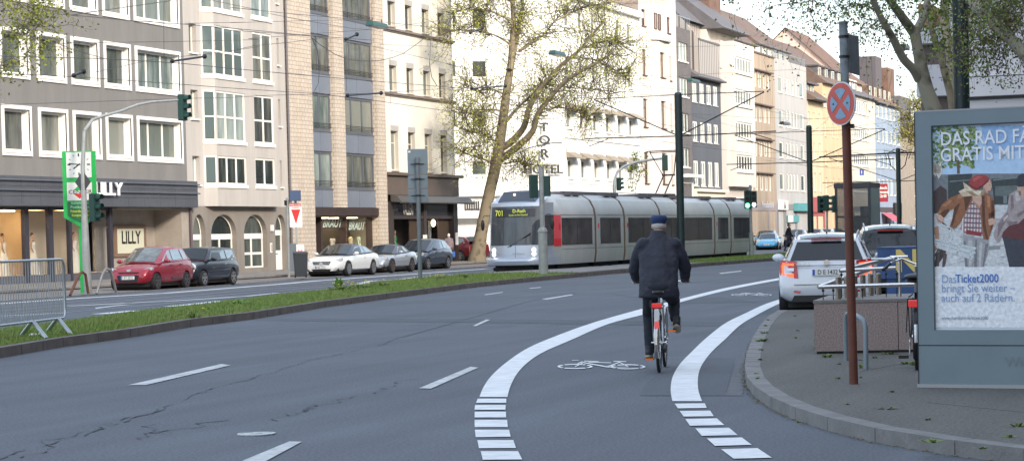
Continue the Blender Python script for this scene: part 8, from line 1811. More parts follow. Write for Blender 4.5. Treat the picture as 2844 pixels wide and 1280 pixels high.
dress = mat('dress_ivory', (.74,.70,.60), .7, bump=.3, bscale=12)
def mannequin(label, loc, rz, h=1.75, dm=None, base=.45, headless=False):
 M_ = thing('mannequin', label, 'mannequin', (loc[0], loc[1], base), rz, None); dm = dm or dress
 mb = MB(); prof = [(.36,.0),(.34,.05),(.27,.4),(.20,.8),(.135,1.0),(.12,1.06),(.155,1.22),(.16,1.30),(.11,1.36)]
 mb.lathe(prof, n=20); mb.build('dress', dm, M_, smooth=60)
 if not headless:
  blob('body', [('c', [(0,0,1.30),(0,0,1.50)], [.07,.045]), ('e', (0,.01,1.60), .07,.085,.10), ('c', [(.14,0,1.36),(.20,.0,1.12),(.17,.10,.92)], [.045,.036,.026]), ('c', [(-.14,0,1.36),(-.20,.0,1.12),(-.22,.05,.88)], [.045,.036,.026]), ('c', [(-.15,0,1.37),(.15,0,1.37)], [.05,.05])], skin, M_, .014, 1)
  blob('hair', [('e', (0,-.02,1.64), .08,.09,.09)], mat('hair_brown', (.10,.06,.04), .7), M_, .012, 1)
 else:
  mb = MB(); mb.lathe([(.10,1.34),(.06,1.42),(.03,1.46)], n=14); mb.build('bust', mat('mannequin_black', (.02,.02,.02), .5), M_, smooth=60)
 return M_
mannequin('bridal mannequin in a long ivory gown in the window behind the barrier', (-49.0, 77.1), R(-70)); mannequin('bridal mannequin in a lace top gown at the left edge pillar of the shop', (-49.3, 75.3), R(-60)); mannequin('bridal mannequin in a wide white gown partly hidden by the green clock pillar', (-48.9, 80.2), R(-80))
mannequin('headless mannequin in a wide cream gown in the dark bridal shop window', (-49.2, 109.4), R(-70), base=.35, headless=True, dm=mat('dress_cream', (.66,.56,.34), .7)); mannequin('headless mannequin in a slim pale green gown right of the cream gown', (-49.1, 110.35), R(-70), base=.35, headless=True, dm=mat('dress_pale_green', (.42,.50,.36), .7)); mannequin('headless mannequin in a cream bridal gown behind the copper pillar letters', (-49.4, 107.9), R(-70), base=.3, headless=True)
mannequin('mannequin in a green top in the window of the brown shopfront', (-48.9, 114.9), R(-80), base=.35, dm=mat('dress_green', (.03,.25,.10), .7)); mannequin('mannequin in a white blouse at the left edge of the brown shopfront window', (-48.7, 113.4), R(-80), base=.35, dm=mat('dress_ivory', (.74,.70,.60), .7))
def bark_mat(name, a, b, sc):
 m = mat(name, a, .9, var=.0, bump=.5, bscale=6); nt = m.node_tree; B_ = nt.nodes['Principled BSDF']
 tc = nt.nodes.new('ShaderNodeTexCoord'); v = nt.nodes.new('ShaderNodeTexVoronoi'); v.inputs['Scale'].default_value = sc; n = nt.nodes.new('ShaderNodeTexNoise'); n.inputs['Scale'].default_value = sc*1.2; n.inputs['Detail'].default_value = 6
 nt.links.new(tc.outputs['Object'], n.inputs['Vector']); nt.links.new(n.outputs['Color'], v.inputs['Vector']) if False else nt.links.new(tc.outputs['Object'], v.inputs['Vector'])
 ad = nt.nodes.new('ShaderNodeMath'); ad.operation = 'ADD'; nt.links.new(v.outputs['Distance'], ad.inputs[0]); nt.links.new(n.outputs['Fac'], ad.inputs[1])
 cr = nt.nodes.new('ShaderNodeValToRGB'); e = cr.color_ramp.elements; e[0].position = .55; e[0].color = (*b,1); e[1].position = 1.05; e[1].color = (*a,1); k = cr.color_ramp.elements.new(.8); k.color = (*[(p*.6+q*.4) for p, q in zip(a, b)],1)
 nt.links.new(ad.outputs[0], cr.inputs[0]); nt.links.new(cr.outputs[0], B_.inputs['Base Color']); return m
bark = bark_mat('plane_bark', (.22,.18,.12), (.085,.066,.044), 3.2); bark2 = bark_mat('plane_bark_grey', (.24,.22,.165), (.085,.075,.058), 3.0)
def leafm(name, c1, c2):
 m = mat(name, c1, .75, var=.6, scale=1.4, col2=c2); m.node_tree.nodes['Principled BSDF'].inputs['Specular IOR Level'].default_value = .25
 m.node_tree.nodes['Principled BSDF'].inputs['Subsurface Weight'].default_value = 0; return m
leaf_a = leafm('leaf_spring', (.43,.46,.075), (.22,.25,.05)); leaf_b = leafm('leaf_green', (.24,.33,.06), (.12,.17,.035)); leaf_c = leafm('leaf_dark', (.15,.20,.05), (.06,.085,.025))
def limb(mb, pts, ws, reg, dep, ddep=0.0, ppm=None, out=None, n=9):
 P = []; K = len(pts)
 for i, (x, y) in enumerate(pts):
  px, py = Zp(reg, x, y) if reg else (x, y)
  d = dep + ddep*i/(K-1); P.append(atD(px, py, d))
 sc = ZR[reg][2] if reg else 1.0
 rs = [ws[0]+(ws[1]-ws[0])*i/(K-1) if len(ws) == 2 else ws[i] for i in range(K)]; rs = [w/sc/2*(dep+ddep*i/(K-1))/F_PX for i, w in enumerate(rs)]
 Q, S = [], []
 for i in range(K-1):
  p0, p1, p2, p3 = P[max(i-1,0)], P[i], P[i+1], P[min(i+2,K-1)]
  for k in range(4):
   f = k/4; Q.append(.5*((2*p1)+(-p0+p2)*f+(2*p0-5*p1+4*p2-p3)*f*f+(-p0+3*p1-3*p2+p3)*f**3)); S.append(rs[i]*(1-f)+rs[i+1]*f)
 Q.append(P[-1]); S.append(rs[-1]); mb.tube(Q, S, n)
 if out is not None: out.append((Q, S))
 return Q, S
def leaf(lm, c, s, rr):
 a = Vector((rr.gauss(0,1), rr.gauss(0,1), rr.gauss(0,1))).normalized(); b = a.orthogonal().normalized(); b = Matrix.Rotation(rr.uniform(0,6.28),3,a) @ b; t = a.cross(b)
 w = s*rr.uniform(.5,.8)
 lm.add([c - b*s*.5, c + t*w*.5 - b*s*.05, c + b*s*.5, c - t*w*.5 + b*s*.1], [(0,1,2,3)])
def foliage(tm, lms, limbs, rr, n_tw, tl, leaves, ls, up=.25, spread=.35, start=.15, droop=0.0, tw=.02):
 for Q, S in limbs:
  for _ in range(n_tw):
   i = int((start + (1-start)*rr.random()**.8)*(len(Q)-1)); o = Q[i]; d = (Q[min(i+1,len(Q)-1)]-Q[max(i-1,0)]).normalized()
   v = Vector((rr.gauss(0,1), rr.gauss(0,1), rr.gauss(0,1)+up)).normalized(); v = (v + d*spread).normalized()
   L = tl*rr.uniform(.4,1.15); pts = [o]; p = o.copy(); K = 5
   for k in range(K):
    v = (v + Vector((rr.gauss(0,.25), rr.gauss(0,.25), rr.gauss(0,.25)+.05-droop))).normalized(); p = p + v*L/K; pts.append(p.copy())
    for _ in range(leaves):
     q = p + Vector((rr.gauss(0,1), rr.gauss(0,1), rr.gauss(0,1)-.2*droop))*(.16*tl*.6+.06); leaf(rr.choice(lms), q, ls*rr.uniform(.6,1.3), rr)
    if rr.random() < .6 and k > 0:
     w = (v + Vector((rr.gauss(0,.9), rr.gauss(0,.9), rr.gauss(0,.7)))).normalized(); e = p + w*L*.45; tm.tube([p, p.lerp(e,.5)+Vector((rr.gauss(0,.04),)*3), e], [tw*.4, tw*.3, tw*.15], 3, cap=False)
     for _ in range(leaves): leaf(rr.choice(lms), p.lerp(e, rr.uniform(.3,1.05)) + Vector((rr.gauss(0,.09),rr.gauss(0,.09),rr.gauss(0,.09)))*tl*.7, ls*rr.uniform(.6,1.3), rr)
   tm.tube(pts, [tw*(1-.8*k/K) for k in range(K+1)], 4, cap=False)
def tree(label, loc, build, lmats, cat='tree', name='plane_tree', barkm=None, group=None, crown=True):
 T_ = thing(name, label, cat, loc, 0, group); trunk = MB(); tw = MB(); lm = [MB() for _ in lmats]
 build(trunk, tw, lm)
 if trunk.v: t_ = trunk.build('trunk', barkm or bark, T_, world=True, smooth=60)
 if tw.v: tw.build('twigs', mat('twig_brown', (.09,.065,.05), .9), t_ if trunk.v else T_, world=True)
 allm = MB()
 for i, m in enumerate(lm): allm.mi(i).add(m.v, m.f) if m.v else None
 allm.build('crown', lmats, T_, world=True)
 return T_
def b_center(tr, tw, lm):
 rr = random.Random(21); D0 = 128.0; L = []
 limb(tr, [(203,800),(212,720),(232,600),(262,450),(292,310),(318,200),(340,90),(360,0)], [138,104,84,80,78,76,78,80], 6, D0, n=14)
 for pts, ws, dd in (([(350,1000),(372,860),(392,700),(412,560),(432,430),(442,280),(450,120),(440,0),(436,-110),(430,-260)], (72,16), 1),
  ([(425,470),(455,350),(478,220),(500,90),(520,-60),(540,-220)], (38,12), 3), ([(352,1010),(450,938),(520,850),(550,740),(600,640),(680,540),(760,450),(830,390),(900,330),(980,230),(1060,140)], (50,12), -3),
  ([(362,1070),(470,990),(575,885),(610,770),(700,650),(800,545),(900,480),(1010,425),(1120,350)], (52,12), -5), ([(405,815),(470,730),(560,650),(650,560),(740,480)], (22,7), 3), ([(490,345),(560,290),(640,245),(720,150),(800,60)], (22,7), 4),
  ([(372,745),(280,735),(180,765),(90,740)], (14,4), -2), ([(400,640),(300,600),(200,610),(110,560)], (13,4), 3), ([(430,300),(330,240),(200,210),(60,205),(-40,230)], (15,4), -3), ([(445,150),(300,80),(150,65),(20,100)], (14,4), 2), ([(440,20),(330,-40),(180,-60)], (12,4), 2),
  ([(322,1095),(220,1060),(90,1010)], (10,3), -2), ([(345,960),(250,900),(120,880)], (10,3), 2), ([(385,1100),(480,1085),(560,1110)], (14,3), -2), ([(470,-60),(650,-120),(850,-60)], (16,5), 2), ([(720,150),(900,60),(1100,20)], (12,4), 2), ([(830,390),(980,400),(1150,480),(1210,520)], (12,3), 1), ([(610,770),(760,720),(900,760),(960,800)], (11,3), 3), ([(900,330),(1050,280),(1190,300)], (10,3), -1), ([(600,640),(640,560),(820,590),(1000,600),(1100,640)], (12,3), 2)):
  limb(tr, pts, ws, 5, D0, dd, out=L)
 foliage(tw, lm, L, rr, 70, 2.2, 3, .11, up=.15, spread=.2, start=.22, tw=.024)
p = atD(1322, 727, 128); tree('old leaning plane tree with thin spring leaves in front of the white hotel', (p.x, p.y, .1), b_center, [leaf_a, leaf_a, leafm('leaf_spring_dark', (.27,.28,.075), (.14,.145,.045))], barkm=bark)
def hang(rr, tr, tw, lm, dep, n, xr, yr, ls, dens, lens=1.1, ddep=3):
 """thin drooping branches from a crown above the picture"""
 for _ in range(n):
  x = rr.uniform(*xr); y0 = -60 - rr.uniform(0,80); y1 = yr[0] + (yr[1]-yr[0])*rr.random()**dens; d = dep + rr.uniform(-ddep, ddep)
  p0 = atD(x + rr.uniform(-60,120), y0, d); p1 = atD(x, y1, d + rr.uniform(-1,1)); K = 7; pts = []
  for k in range(K+1):
   t = k/K; q = p0.lerp(p1, t); sag = math.sin(math.pi*t)*.15*(p1-p0).length; pts.append(q + Vector((rr.gauss(0,.05), rr.gauss(0,.05), rr.gauss(0,.04)+sag*.5)))
  tw.tube(pts, [.007*(1-.7*k/K) for k in range(K+1)], 4, cap=False)
  for k in range(1, K+1):
   for _ in range(3):
    c = pts[k] + Vector((rr.gauss(0,.14), rr.gauss(0,.14), rr.gauss(0,.12)-.04))
    for _ in range(rr.choice((1,2,3))): leaf(rr.choice(lm), c + Vector((rr.gauss(0,.04), rr.gauss(0,.04), rr.gauss(0,.04))), ls*rr.uniform(.6,1.3), rr)
  if rr.random() < .5: tw.ball(pts[-1] - Vector((0,0,.08)), .016, n=6, m=4); tw.tube([pts[-1], pts[-1]-Vector((0,0,.07))], .002, 3, cap=False)
def b_right(tr, tw, lm):
 rr = random.Random(5); D0 = 46.0; L = []
 base = atD(2625, 640, D0); limb(tr, [(470,1500),(440,1250),(400,1080),(345,930),(310,800),(285,680),(262,560),(240,450),(222,350),(205,290)], [190,180,165,150,140,130,115,108,112,135], 12, D0, n=16)
 for pts, ws, dd in (([(200,320),(130,225),(60,130),(0,50),(-90,-80),(-160,-240)], (105,62), -1), ([(232,320),(285,215),(328,110),(348,0),(362,-120)], (88,58), 1), ([(262,800),(205,700),(110,600),(45,480),(-10,370),(-60,285),(-135,150),(-200,0),(-260,-150)], (96,55), -1.5),
  ([(-135,150),(-240,70),(-380,40),(-520,60)], (20,5), -1), ([(-60,285),(-120,220),(-240,190)], (12,4), 1), ([(-200,0),(-420,-60),(-700,-40),(-900,30),(-1100,40)], (26,5), -2)):
  limb(tr, pts, ws, 12, D0, dd, out=L, n=12)
 foliage(tw, lm, L[3:], rr, 16, .8, 3, .065, up=-.1, start=.1, droop=.12, tw=.010)
 hang(rr, tr, tw, lm, D0, 44, (2020,2560), (10,300), .066, 1.7)
 hang(rr, tr, tw, lm, D0, 30, (2240,2600), (0,110), .075, 1.0)
p = atD(2630, 640, 46); tree('forked grey plane tree above the parked cars, left of the near-black mast', (p.x, p.y, .1), b_right, [leaf_b, leaf_c, leaf_c], barkm=bark2)
def b_right2(tr, tw, lm):
 rr = random.Random(8); D0 = 54.0; L = []
 limb(tr, [(690,1500),(640,1250),(600,1080),(578,950),(525,750),(475,560),(420,400),(375,240),(350,130),(340,-60)], (90,50), 12, D0, 0, out=L, n=12)
 limb(tr, [(640,1250),(612,1000),(600,800),(590,620),(555,420),(520,250),(520,60),(540,-80)], (120,80), 12, D0, 3, n=12)
 hang(rr, tr, tw, lm, 50, 60, (2560,2760), (20,240), .08, 1.5, ddep=4); hang(rr, tr, tw, lm, 47, 22, (2640,2720), (60,250), .09, .8, ddep=1)
p = atD(2650, 640, 54); tree('slimmer pale plane tree with two stems behind the near-black mast', (p.x, p.y, .1), b_right2, [leaf_b, leaf_b, leaf_c], barkm=bark)
def b_right3(tr, tw, lm):
 rr = random.Random(9); D0 = 36.0; L = []
 limb(tr, [(1985,3260),(1975,2600),(1940,1900),(1800,1300),(1640,950),(1460,700),(1330,555),(1215,430),(1090,300),(965,180),(850,70),(760,-30),(600,-200)], [330,270,235,195,160,140,125,120,118,112,105,100,80], 12, D0, 4, out=L, n=14)
 for pts in ([(1100,240),(1115,150),(1160,0)], [(780,300),(870,370),(920,480),(950,620)], [(560,620),(700,530),(860,420),(1000,360)], [(1318,350),(1240,250),(1130,190),(1000,120)], [(1318,160),(1180,130),(1040,140)], [(900,380),(1000,500),(1130,560)]):
  limb(tr, pts, (12,4), 12, D0+2, 1, out=L, n=6)
 foliage(tw, lm, L[1:], rr, 16, .55, 3, .055, up=-.2, start=.1, droop=.1, tw=.007)
 hang(rr, tr, tw, lm, D0+3, 80, (2690,2860), (20,235), .058, 1.2, ddep=2)
p = atD(2990, 700, 36); tree('heavy plane tree branch slanting in from the right edge above the billboard', (p.x, p.y, .1), b_right3, [leaf_c, leaf_b, leafm('leaf_brownish', (.22,.17,.08), (.09,.07,.04))], barkm=bark2)
def b_left(tr, tw, lm):
 rr = random.Random(14); L = []
 limb(tr, [(-160,1500),(-120,900),(-60,600),(8,440),(20,230),(14,150),(60,60)], [60,50,30,10,8,6,4], 1, 50, 0, out=L)
 for pts in ([(-40,330),(60,220),(170,190),(260,180)], [(-40,150),(100,120),(260,100)], [(-60,60),(100,30),(240,60)], [(150,180),(300,160),(400,190)], [(200,240),(300,300),(330,330)], [(-40,430),(30,440),(90,380)], [(-40,0),(80,-20),(200,-10)]): limb(tr, pts, (7,3), 1, 50, 1, out=L, n=5)
 foliage(tw, lm, L[1:], rr, 10, .95, 4, .085, up=.0, start=.05, tw=.008)
p = atD(-70, 760, 50); tree('small leafy branches of a street tree reaching in at the top left corner', (p.x, p.y, .1), b_left, [leaf_a, leafm('leaf_olive', (.26,.28,.08), (.13,.14,.045))], barkm=bark2, name='street_tree')
def b_sap(tr, tw, lm):
 rr = random.Random(4); L = []
 for pts in ([(1245,300),(1255,200),(1265,100),(1268,20)], [(1265,300),(1290,220),(1310,120)], [(1240,300),(1225,200),(1215,170)]): limb(tr, pts, (5,2), 6, 118, 0, out=L, n=5)
 foliage(tw, lm, L, rr, 8, .5, 2, .13, start=.2, tw=.012)
tree('thin sapling with sparse leaves rising just behind the tram roof', tuple(atD(1760, 640, 118))[:2] + (.1,), b_sap, [leaf_a, leaf_b], barkm=bark2, name='young_tree')
def b_far(tr, tw, lm):
 rr = random.Random(6); L = []; D0 = 190
 limb(tr, [(1040,1160),(1040,960),(1045,860),(1050,700)], (26,6), 9, D0, 0, out=L)
 for pts in ([(1040,960),(990,860),(960,780)], [(1042,900),(1090,800),(1110,720)], [(1045,860),(1020,740),(1010,660)], [(1040,1000),(985,940),(950,900)]): limb(tr, pts, (9,3), 9, D0, 1, out=L, n=5)
 foliage(tw, lm, L, rr, 30, 2.2, 3, .16, start=.05, tw=.03)
tree('feathery yellow-green tree at the far right end of the street behind the billboard', tuple(atD(2560, 640, 190))[:2] + (.1,), b_far, [leafm('leaf_yellow', (.34,.27,.07), (.20,.16,.05)), leaf_a], barkm=bark2, name='small_tree')
weed_m = mat('weed_green', (.12,.20,.04), .8, var=.4, scale=20, col2=(.13,.15,.04))
def clump(name, label, p, n, h, r, m, group=None, flowers=0, rr=None, broad=False):
 T_ = thing(name, label, 'plant', tuple(p), 0, group); mb = MB(); rr = rr or random.Random(int(p[0]*1000))
 for _ in range(n):
  a = rr.uniform(0,6.28); d = rr.uniform(0,1)**.7*r; L = h*rr.uniform(.4,1.1); w = .012 if not broad else .022; b = Vector((d*.5*math.cos(a), d*.5*math.sin(a), 0)); o = Vector((math.cos(a)*d, math.sin(a)*d, 0)); t = Vector((-math.sin(a), math.cos(a), 0))*w
  mid = b + o*.5 + Vector((0,0,L*.7)); tip = b + o*1.1 + Vector((0,0,L*rr.uniform(.5,1)))
  mb.add([b-t, b+t, mid+t*1.2, mid-t*1.2, tip], [(0,1,2,3),(3,2,4)])
 mb.build('leaves', m, T_)
 if flowers:
  mb = MB()
  for _ in range(flowers): 
   a = rr.uniform(0,6.28); d = rr.uniform(.2,1)*r; z = h*rr.uniform(.8,1.6); mb.tube([(d*.4*math.cos(a),d*.4*math.sin(a),0),(d*math.cos(a),d*math.sin(a),z)], .004, 4); 
  mb.build('stems', weed_m, T_); mb = MB(); rr2 = random.Random(flowers)
  for _ in range(flowers): a = rr2.uniform(0,6.28); d = rr2.uniform(.2,1)*r; mb.ball((d*math.cos(a), d*math.sin(a), h*rr2.uniform(.9,1.5)), .03,.03,.014, n=8, m=4)
  mb.build('flower_heads', mat('dandelion_yellow', (.70,.55,.02), .6), T_)
 return T_
lush = mat('lush_green', (.15,.28,.05), .7, var=.3, scale=20)
rr = random.Random(2)
for (x, y, n, h, r, fl, lab) in ((860,733,90,.20,.5,8,'tall weeds with dandelions on the median left of the big sign post'), (905,728,80,.18,.45,8,'wide patch of dandelions and grass tufts on the median'), (955,722,70,.20,.4,3,'leafy weeds on the median just right of the tall dandelion patch'), (1105,705,60,.16,.35,9,'bright yellow dandelions on the median right of the big sign post'), (600,768,60,.14,.3,0,'raised tuft of fresh grass on the median below the black hatchback'), (1165,700,50,.16,.25,0,'round leafy weed on the median in front of the tram'), (850,722,40,.34,.2,0,'upright bright green young plant among the dandelions'), (490,800,30,.14,.2,1,'small dandelion tuft on the near part of the median')):
 clump('dandelion_clump' if fl else 'weed_clump', lab, G(x, y, .14), n, h, r, lush if not fl else weed_m, flowers=fl, broad=not fl)
WG = 'weeds in the right-hand pavement'
for (x, y, n, h, r) in [(1915,858,50,.09,.14),(1922,838,34,.07,.09),(1925,820,20,.06,.07),(1930,805,16,.05,.06),(1915,880,16,.06,.06),(1912,905,14,.05,.06),(1900,940,10,.05,.05),(1905,952,14,.05,.06),(2000,850,12,.05,.05),(2005,832,12,.05,.05),(2165,905,14,.05,.07),(2080,898,30,.09,.12),(2110,915,12,.04,.06),(2055,880,26,.12,.08),(2050,860,16,.12,.05),(2170,925,22,.09,.06),(2240,890,26,.07,.12),(2280,915,30,.07,.12),(2205,900,16,.06,.1),(2165,950,6,.04,.03),(2298,918,20,.10,.06),(2230,1028,20,.05,.10),(2345,1112,34,.05,.12),(2240,985,10,.04,.05),(2560,1072,26,.06,.09),(2540,1100,20,.05,.08),(2335,1055,8,.03,.05),(2105,952,10,.04,.05),(2010,1062,8,.03,.05),(2470,1128,14,.04,.06),(2000,795,10,.05,.05),(2125,1016,8,.03,.05)]:
 clump('weed', 'small green weed sprouting from a joint of the right-hand pavement', G(x, y, .108), max(4,n//2), h*.55, r*.8, weed_m, WG, broad=False)
mb = MB(); rr = random.Random(77)
for _ in range(420):   # litter of bud scales along the kerb and on the pavement
 x, y = rr.uniform(1890,2575), rr.uniform(800,1159); p = G(x, y, .112)
 s = rr.uniform(.006,.02); a = rr.uniform(0,3.14); mb.add([(p.x+s*math.cos(a),p.y+s*math.sin(a),.1125),(p.x-s*.3*math.sin(a),p.y+s*.3*math.cos(a),.114),(p.x-s*math.cos(a),p.y-s*math.sin(a),.1125),(p.x+s*.3*math.sin(a),p.y-s*.3*math.cos(a),.114)], [(0,1,2,3)]) if inside_pave(p.x, p.y) else None
tag(mb.build('leaf_litter', mat('litter_tan', (.26,.20,.09), .9, var=.3)), 'scattered tan bud scales and bits on the right pavement', 'litter', kind='stuff')
mb = MB()
for i in range(len(RK)-1):
 L_ = (Vector(RK[i+1])-Vector(RK[i])).length
 for _ in range(int(L_*16)):
  q = Vector(RK[i]).lerp(Vector(RK[i+1]), rr.random()); t = (Vector(RK[i+1])-Vector(RK[i])).normalized(); nn = Vector((t.y,-t.x)); q = q - nn*abs(rr.gauss(0,.03)); s = rr.uniform(.008,.03); a = rr.uniform(0,3.14)
  sgn = -1; mb.add([(q.x+s*math.cos(a),q.y+s*math.sin(a),.006),(q.x-s*.5*math.sin(a),q.y+s*.5*math.cos(a),.012),(q.x-s*math.cos(a),q.y-s*math.sin(a),.006),(q.x+s*.5*math.sin(a),q.y-s*.5*math.cos(a),.01)], [(0,1,2,3)])
tag(mb.build('leaf_litter', mat('litter_tan', (.26,.20,.09), .9, var=.3)), 'thin line of tan plant litter in the gutter along the curved kerb', 'litter', kind='stuff')
p = G(85, 842, .16); mb = MB(); mb.ball((p.x,p.y,p.z), .09,.05,.03, n=10, m=6); mb.ball((p.x+.1,p.y+.03,p.z), .07,.05,.035, n=8, m=6); tag(mb.build('crumpled_paper', white), 'crumpled white paper lying in the grass beside the barrier foot', 'litter')
WGp = 'overhead wires of the tram line'
wi = [0]
def wire(pts, reg, X, r=.014, label='thin dark overhead wire of the tram line crossing the facades', X1=None):
 mb = MB(); P = []
 for i, (x, y) in enumerate(pts):
  px, py = Zp(reg, x, y) if reg else (x, y)
  P.append(fac(px, py, X if X1 is None else X + (X1-X)*i/(len(pts)-1)))
 mb.tube(P, r*.62, 5); tag(mb.build('overhead_wire', wire_m), label, 'wire', WGp)
def zf_(reg, x, y): return Zp(reg, x, y)
def mix(*segs): return [zf_(r, x, y) for r, pts in segs for x, y in pts]
wire(mix((1,[(-60,66),(480,103),(870,140),(1240,165),(1737,208)]), (3,[(520,240),(960,272)])), None, -31, .016)
wire(mix((1,[(-60,376),(700,395),(1200,425)]), (3,[(0,460),(520,508),(960,545),(1390,580)]), (5,[(0,585),(170,597),(400,580)])), None, -31, .018)
wire(mix((1,[(-60,490),(480,515),(960,548)]), (3,[(0,592),(550,628),(1000,680)]), (5,[(0,745),(500,800),(1300,915)]), (7,[(200,970),(860,1075)])), None, -32.5, .016)
wire(mix((1,[(-60,705),(190,697),(1300,660)]), (3,[(0,655),(270,640),(1000,625),(1738,575)])), None, -38, .016)
wire(mix((1,[(-60,200),(300,260),(480,330),(700,395)])), None, -33, .016)
wire(mix((1,[(-60,305),(500,290),(1300,278),(1737,268)]), (3,[(120,262),(540,230),(1000,195),(1738,90)]), (5,[(300,70),(1180,20),(1738,-20)])), None, -36, .014)
wire(mix((1,[(480,103),(700,70),(1140,8),(1180,-10)])), None, -30, .016)
wire(mix((1,[(1240,160),(1570,152),(1737,150)]), (3,[(0,155),(520,140),(900,135)])), None, -36, .014)
wire(mix((1,[(1300,-20),(1737,70)]), (3,[(0,52),(360,90),(900,138),(1360,185),(1738,230)]), (5,[(400,330),(1000,360)])), None, -34, .016)
wire(mix((3,[(0,205),(300,225),(540,245)])), None, -33, .016)
wire(mix((3,[(240,90),(500,140),(830,195),(950,200)])), None, -32, .014)
wire(mix((3,[(960,315),(1100,345),(1738,495)]), (5,[(0,430),(240,500)])), None, -33, .014)
wire(mix((3,[(1000,300),(1330,312),(1738,340)]), (5,[(0,210),(400,260)])), None, -36, .012)
wire(mix((3,[(0,345),(150,310),(400,285),(600,260)])), None, -31, .014)
wire(mix((1,[(640,485),(1000,405),(1500,350),(1737,315)])), None, -31, .012)
wire(mix((3,[(540,250),(600,300),(700,365),(780,398),(870,410),(1000,408),(1080,390),(1160,360),(1260,290),(1365,207)])), None, -31, .020, 'slack black cable sagging in a wide loop in front of the cream house')
wire(mix((3,[(545,255),(580,330),(598,450),(590,560),(555,628)])), None, -31, .020, 'slack black cable hanging in a short curve before the pillar house')
wire(mix((3,[(1348,215),(1340,330),(1335,430),(1350,520),(1385,578)])), None, -31, .020, 'slack black cable curving down before the right half of the cream house')
wire([Zp(1,1097,20), Zp(1,1100,380)], None, -30, .012); wire([Zp(3,778,270), Zp(3,778,610)], None, -30.5, .012); wire([Zp(3,1070,345), Zp(3,1072,690)], None, -30.5, .010)
for q0, q1 in (((3,(945,0)),(3,(948,560))), ((5,(168,210),),(5,(172,590),))): wire([Zp(q0[0], *q0[1]), Zp(q1[0], *q1[1])], None, -30.8, .009)
for seg in ([(5,(0,100)),(5,(700,55)),(5,(1738,5))], [(5,(1000,600)),(5,(1250,640)),(7,(200,770)),(7,(500,890)),(7,(1100,1050)),(7,(1560,1150))], [(5,(1180,560)),(5,(1738,620)),(7,(860,740)),(7,(1590,960)),(9,(280,830))],
   [(7,(200,385)),(7,(900,372)),(7,(1738,340))], [(7,(200,640)),(7,(700,600)),(7,(1500,560)),(9,(280,485)),(9,(500,455))], [(7,(640,915)),(7,(1080,945)),(7,(1738,960)),(9,(300,905)),(9,(900,900))], [(9,(0,900)),(9,(280,865)),(9,(590,850)),(9,(900,810))], [(9,(0,740)),(9,(300,800)),(9,(560,780)),(9,(900,755))], [(9,(0,1075)),(9,(280,1110)),(9,(590,1140)),(9,(900,1130))],
   [(9,(0,1025)),(9,(500,1015)),(9,(900,1000))], [(8,(0,40)),(8,(650,130)),(8,(1100,190)),(8,(1560,290)),(8,(1738,300))], [(5,(1250,640)),(5,(1532,632)),(5,(1738,622))], [(9,(600,860)),(9,(880,1000))], [(9,(540,700)),(9,(780,860)),(9,(1020,980))], [(5,(460,1035)),(5,(560,990)),(5,(700,960)),(5,(775,958))], [(7,(0,42)),(7,(500,0))]):
 wire([Zp(r, *p) for r, p in seg], None, -28.5 if seg[0][0] != 9 else -27, .014 if seg[0][1] != (460,1035) else .035)
def rod(a, b, X, r=.035, label='steel cantilever rod of the overhead line'):
 A, B_ = fac(*a, X), fac(*b, X); T_ = thing('wire_bracket', label, 'bracket', tuple(A)); mb = MB(); mb.tube([A, B_], r, 6); mb.ball(A, r*2, n=8, m=6); mb.ball(B_, r*2.2, n=8, m=6); mb.build('rod', blackm, T_, world=True)
rod(Zp(1,1155,412), Zp(1,1372,380), -30.6, label='dark cantilever rod hanging before the wide window of the grey block'); rod(Zp(1,495,508), Zp(1,560,480), -30.6, label='short dark cantilever rod before the small windows of the grey block'); rod(Zp(3,785,640), Zp(3,1010,625), -30.6, label='dark cantilever rod before the grey frames of the pillar house'); rod(Zp(3,775,265), Zp(3,848,232), -30.6, label='short dark cantilever rod near the top of the pillar house'); rod(Zp(5,170,595), Zp(5,395,578), -30.6, label='dark cantilever rod reaching towards the plane tree trunk'); rod(Zp(5,160,222), Zp(5,240,190), -30.6, label='short dark rod in the upper left of the plane tree crown')
def lampbox(px, py, w, X, label, m=None):
 c = fac(px, py, X); T_ = thing('street_lamp', label, 'street lamp', tuple(c)); s = w*abs(c.length if False else 1); m = m or mat('lamp_green', (.02,.075,.06), .45)
 mb = MB(); mb.hexa([(c.x-.18,c.y-w/2,c.z-.10),(c.x+.18,c.y-w/2,c.z-.10),(c.x+.18,c.y+w/2,c.z-.10),(c.x-.18,c.y+w/2,c.z-.10),(c.x-.12,c.y-w*.46,c.z+.06),(c.x+.12,c.y-w*.46,c.z+.06),(c.x+.12,c.y+w*.46,c.z+.06),(c.x-.12,c.y+w*.46,c.z+.06)]); mb.build('housing', m, T_, world=True)
 mb = MB(); mb.box(c.x-.16,c.x+.16,c.y-w*.46,c.y+w*.46,c.z-.13,c.z-.102); mb.build('diffuser', mat('diffuser', (.25,.28,.28), .3), T_, world=True)
 mb = MB(); mb.tube([(c.x,c.y-w*.3,c.z+.06),(c.x,c.y-w*.3,c.z+.22)], .015, 5); mb.tube([(c.x,c.y+w*.3,c.z+.06),(c.x,c.y+w*.3,c.z+.22)], .015, 5); mb.build('hanger', blackm, T_, world=True)
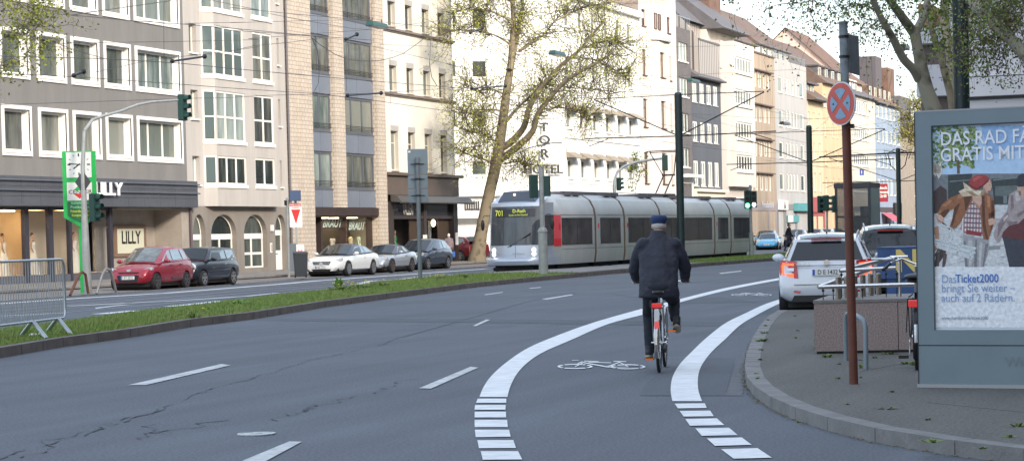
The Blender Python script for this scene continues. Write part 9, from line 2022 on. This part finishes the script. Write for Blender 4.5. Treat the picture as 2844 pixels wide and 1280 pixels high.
lampbox(948*DS, 68, 1.5, -33, 'green box street lamp hung on wires before the pillar house'); lampbox(*Zp(5,743,355), 1.5, -30.5, 'green box street lamp hung on wires inside the plane tree crown'); lampbox(*Zp(7,657,648), 2.0, -33, 'green box street lamp hung on wires before the anthracite house'); lampbox(*Zp(7,1392,990), 2.2, -33, 'dark street lamp hung on wires before the pale grey block', blackm); lampbox(*Zp(12,105,470), 1.4, -16, 'dark street lamp hung behind the left limb of the forked plane tree', blackm)
SUN_EL, SUN_AZ = R(24), math.atan2(0.80, -0.60)     # azimuth measured from +Y towards +X
sun = bpy.data.lights.new('sun', 'SUN'); sun.energy = SUN_E; sun.angle = R(10); sun.color = (1.0, 0.90, 0.78)
so = bpy.data.objects.new('sun', sun); COL.objects.link(so)
to_sun = Vector((math.sin(SUN_AZ)*math.cos(SUN_EL), math.cos(SUN_AZ)*math.cos(SUN_EL), math.sin(SUN_EL)))
so.rotation_euler = to_sun.to_track_quat('Z', 'Y').to_euler()
W = bpy.data.worlds.new('World'); SC.world = W; W.use_nodes = True; nt = W.node_tree
bg = nt.nodes['Background']; sky = nt.nodes.new('ShaderNodeTexSky'); sky.sky_type = 'NISHITA'; sky.sun_disc = False; sky.sun_elevation = SUN_EL; sky.sun_rotation = SUN_AZ
sky.air_density = 1.2; sky.dust_density = 3.0; sky.ozone_density = 1.5
nt.links.new(sky.outputs[0], bg.inputs['Color']); bg.inputs['Strength'].default_value = 0.12
bg2 = nt.nodes.new('ShaderNodeBackground'); bg2.inputs['Color'].default_value = (.80,.885,1.0,1); bg2.inputs['Strength'].default_value = HAZE_SKY
ad = nt.nodes.new('ShaderNodeAddShader'); nt.links.new(bg.outputs[0], ad.inputs[0]); nt.links.new(bg2.outputs[0], ad.inputs[1]); nt.links.new(ad.outputs[0], nt.nodes['World Output'].inputs['Surface'])
cam = bpy.data.cameras.new('camera'); co = bpy.data.objects.new('camera', cam); COL.objects.link(co); SC.camera = co
co.matrix_world = Matrix.Translation((0,0,CAM_H)) @ ROT.to_4x4()
cam.sensor_width = 36; cam.lens = F_PX/2844*36; cam.shift_y = SHIFT; cam.clip_start = .1; cam.clip_end = 5000
SC.view_settings.view_transform = 'Standard'; SC.view_settings.look = 'None'; SC.view_settings.gamma = 1; SC.view_settings.exposure = EXPO
SC.cycles.max_bounces = 6; SC.cycles.transparent_max_bounces = 8; SC.cycles.use_denoising = True
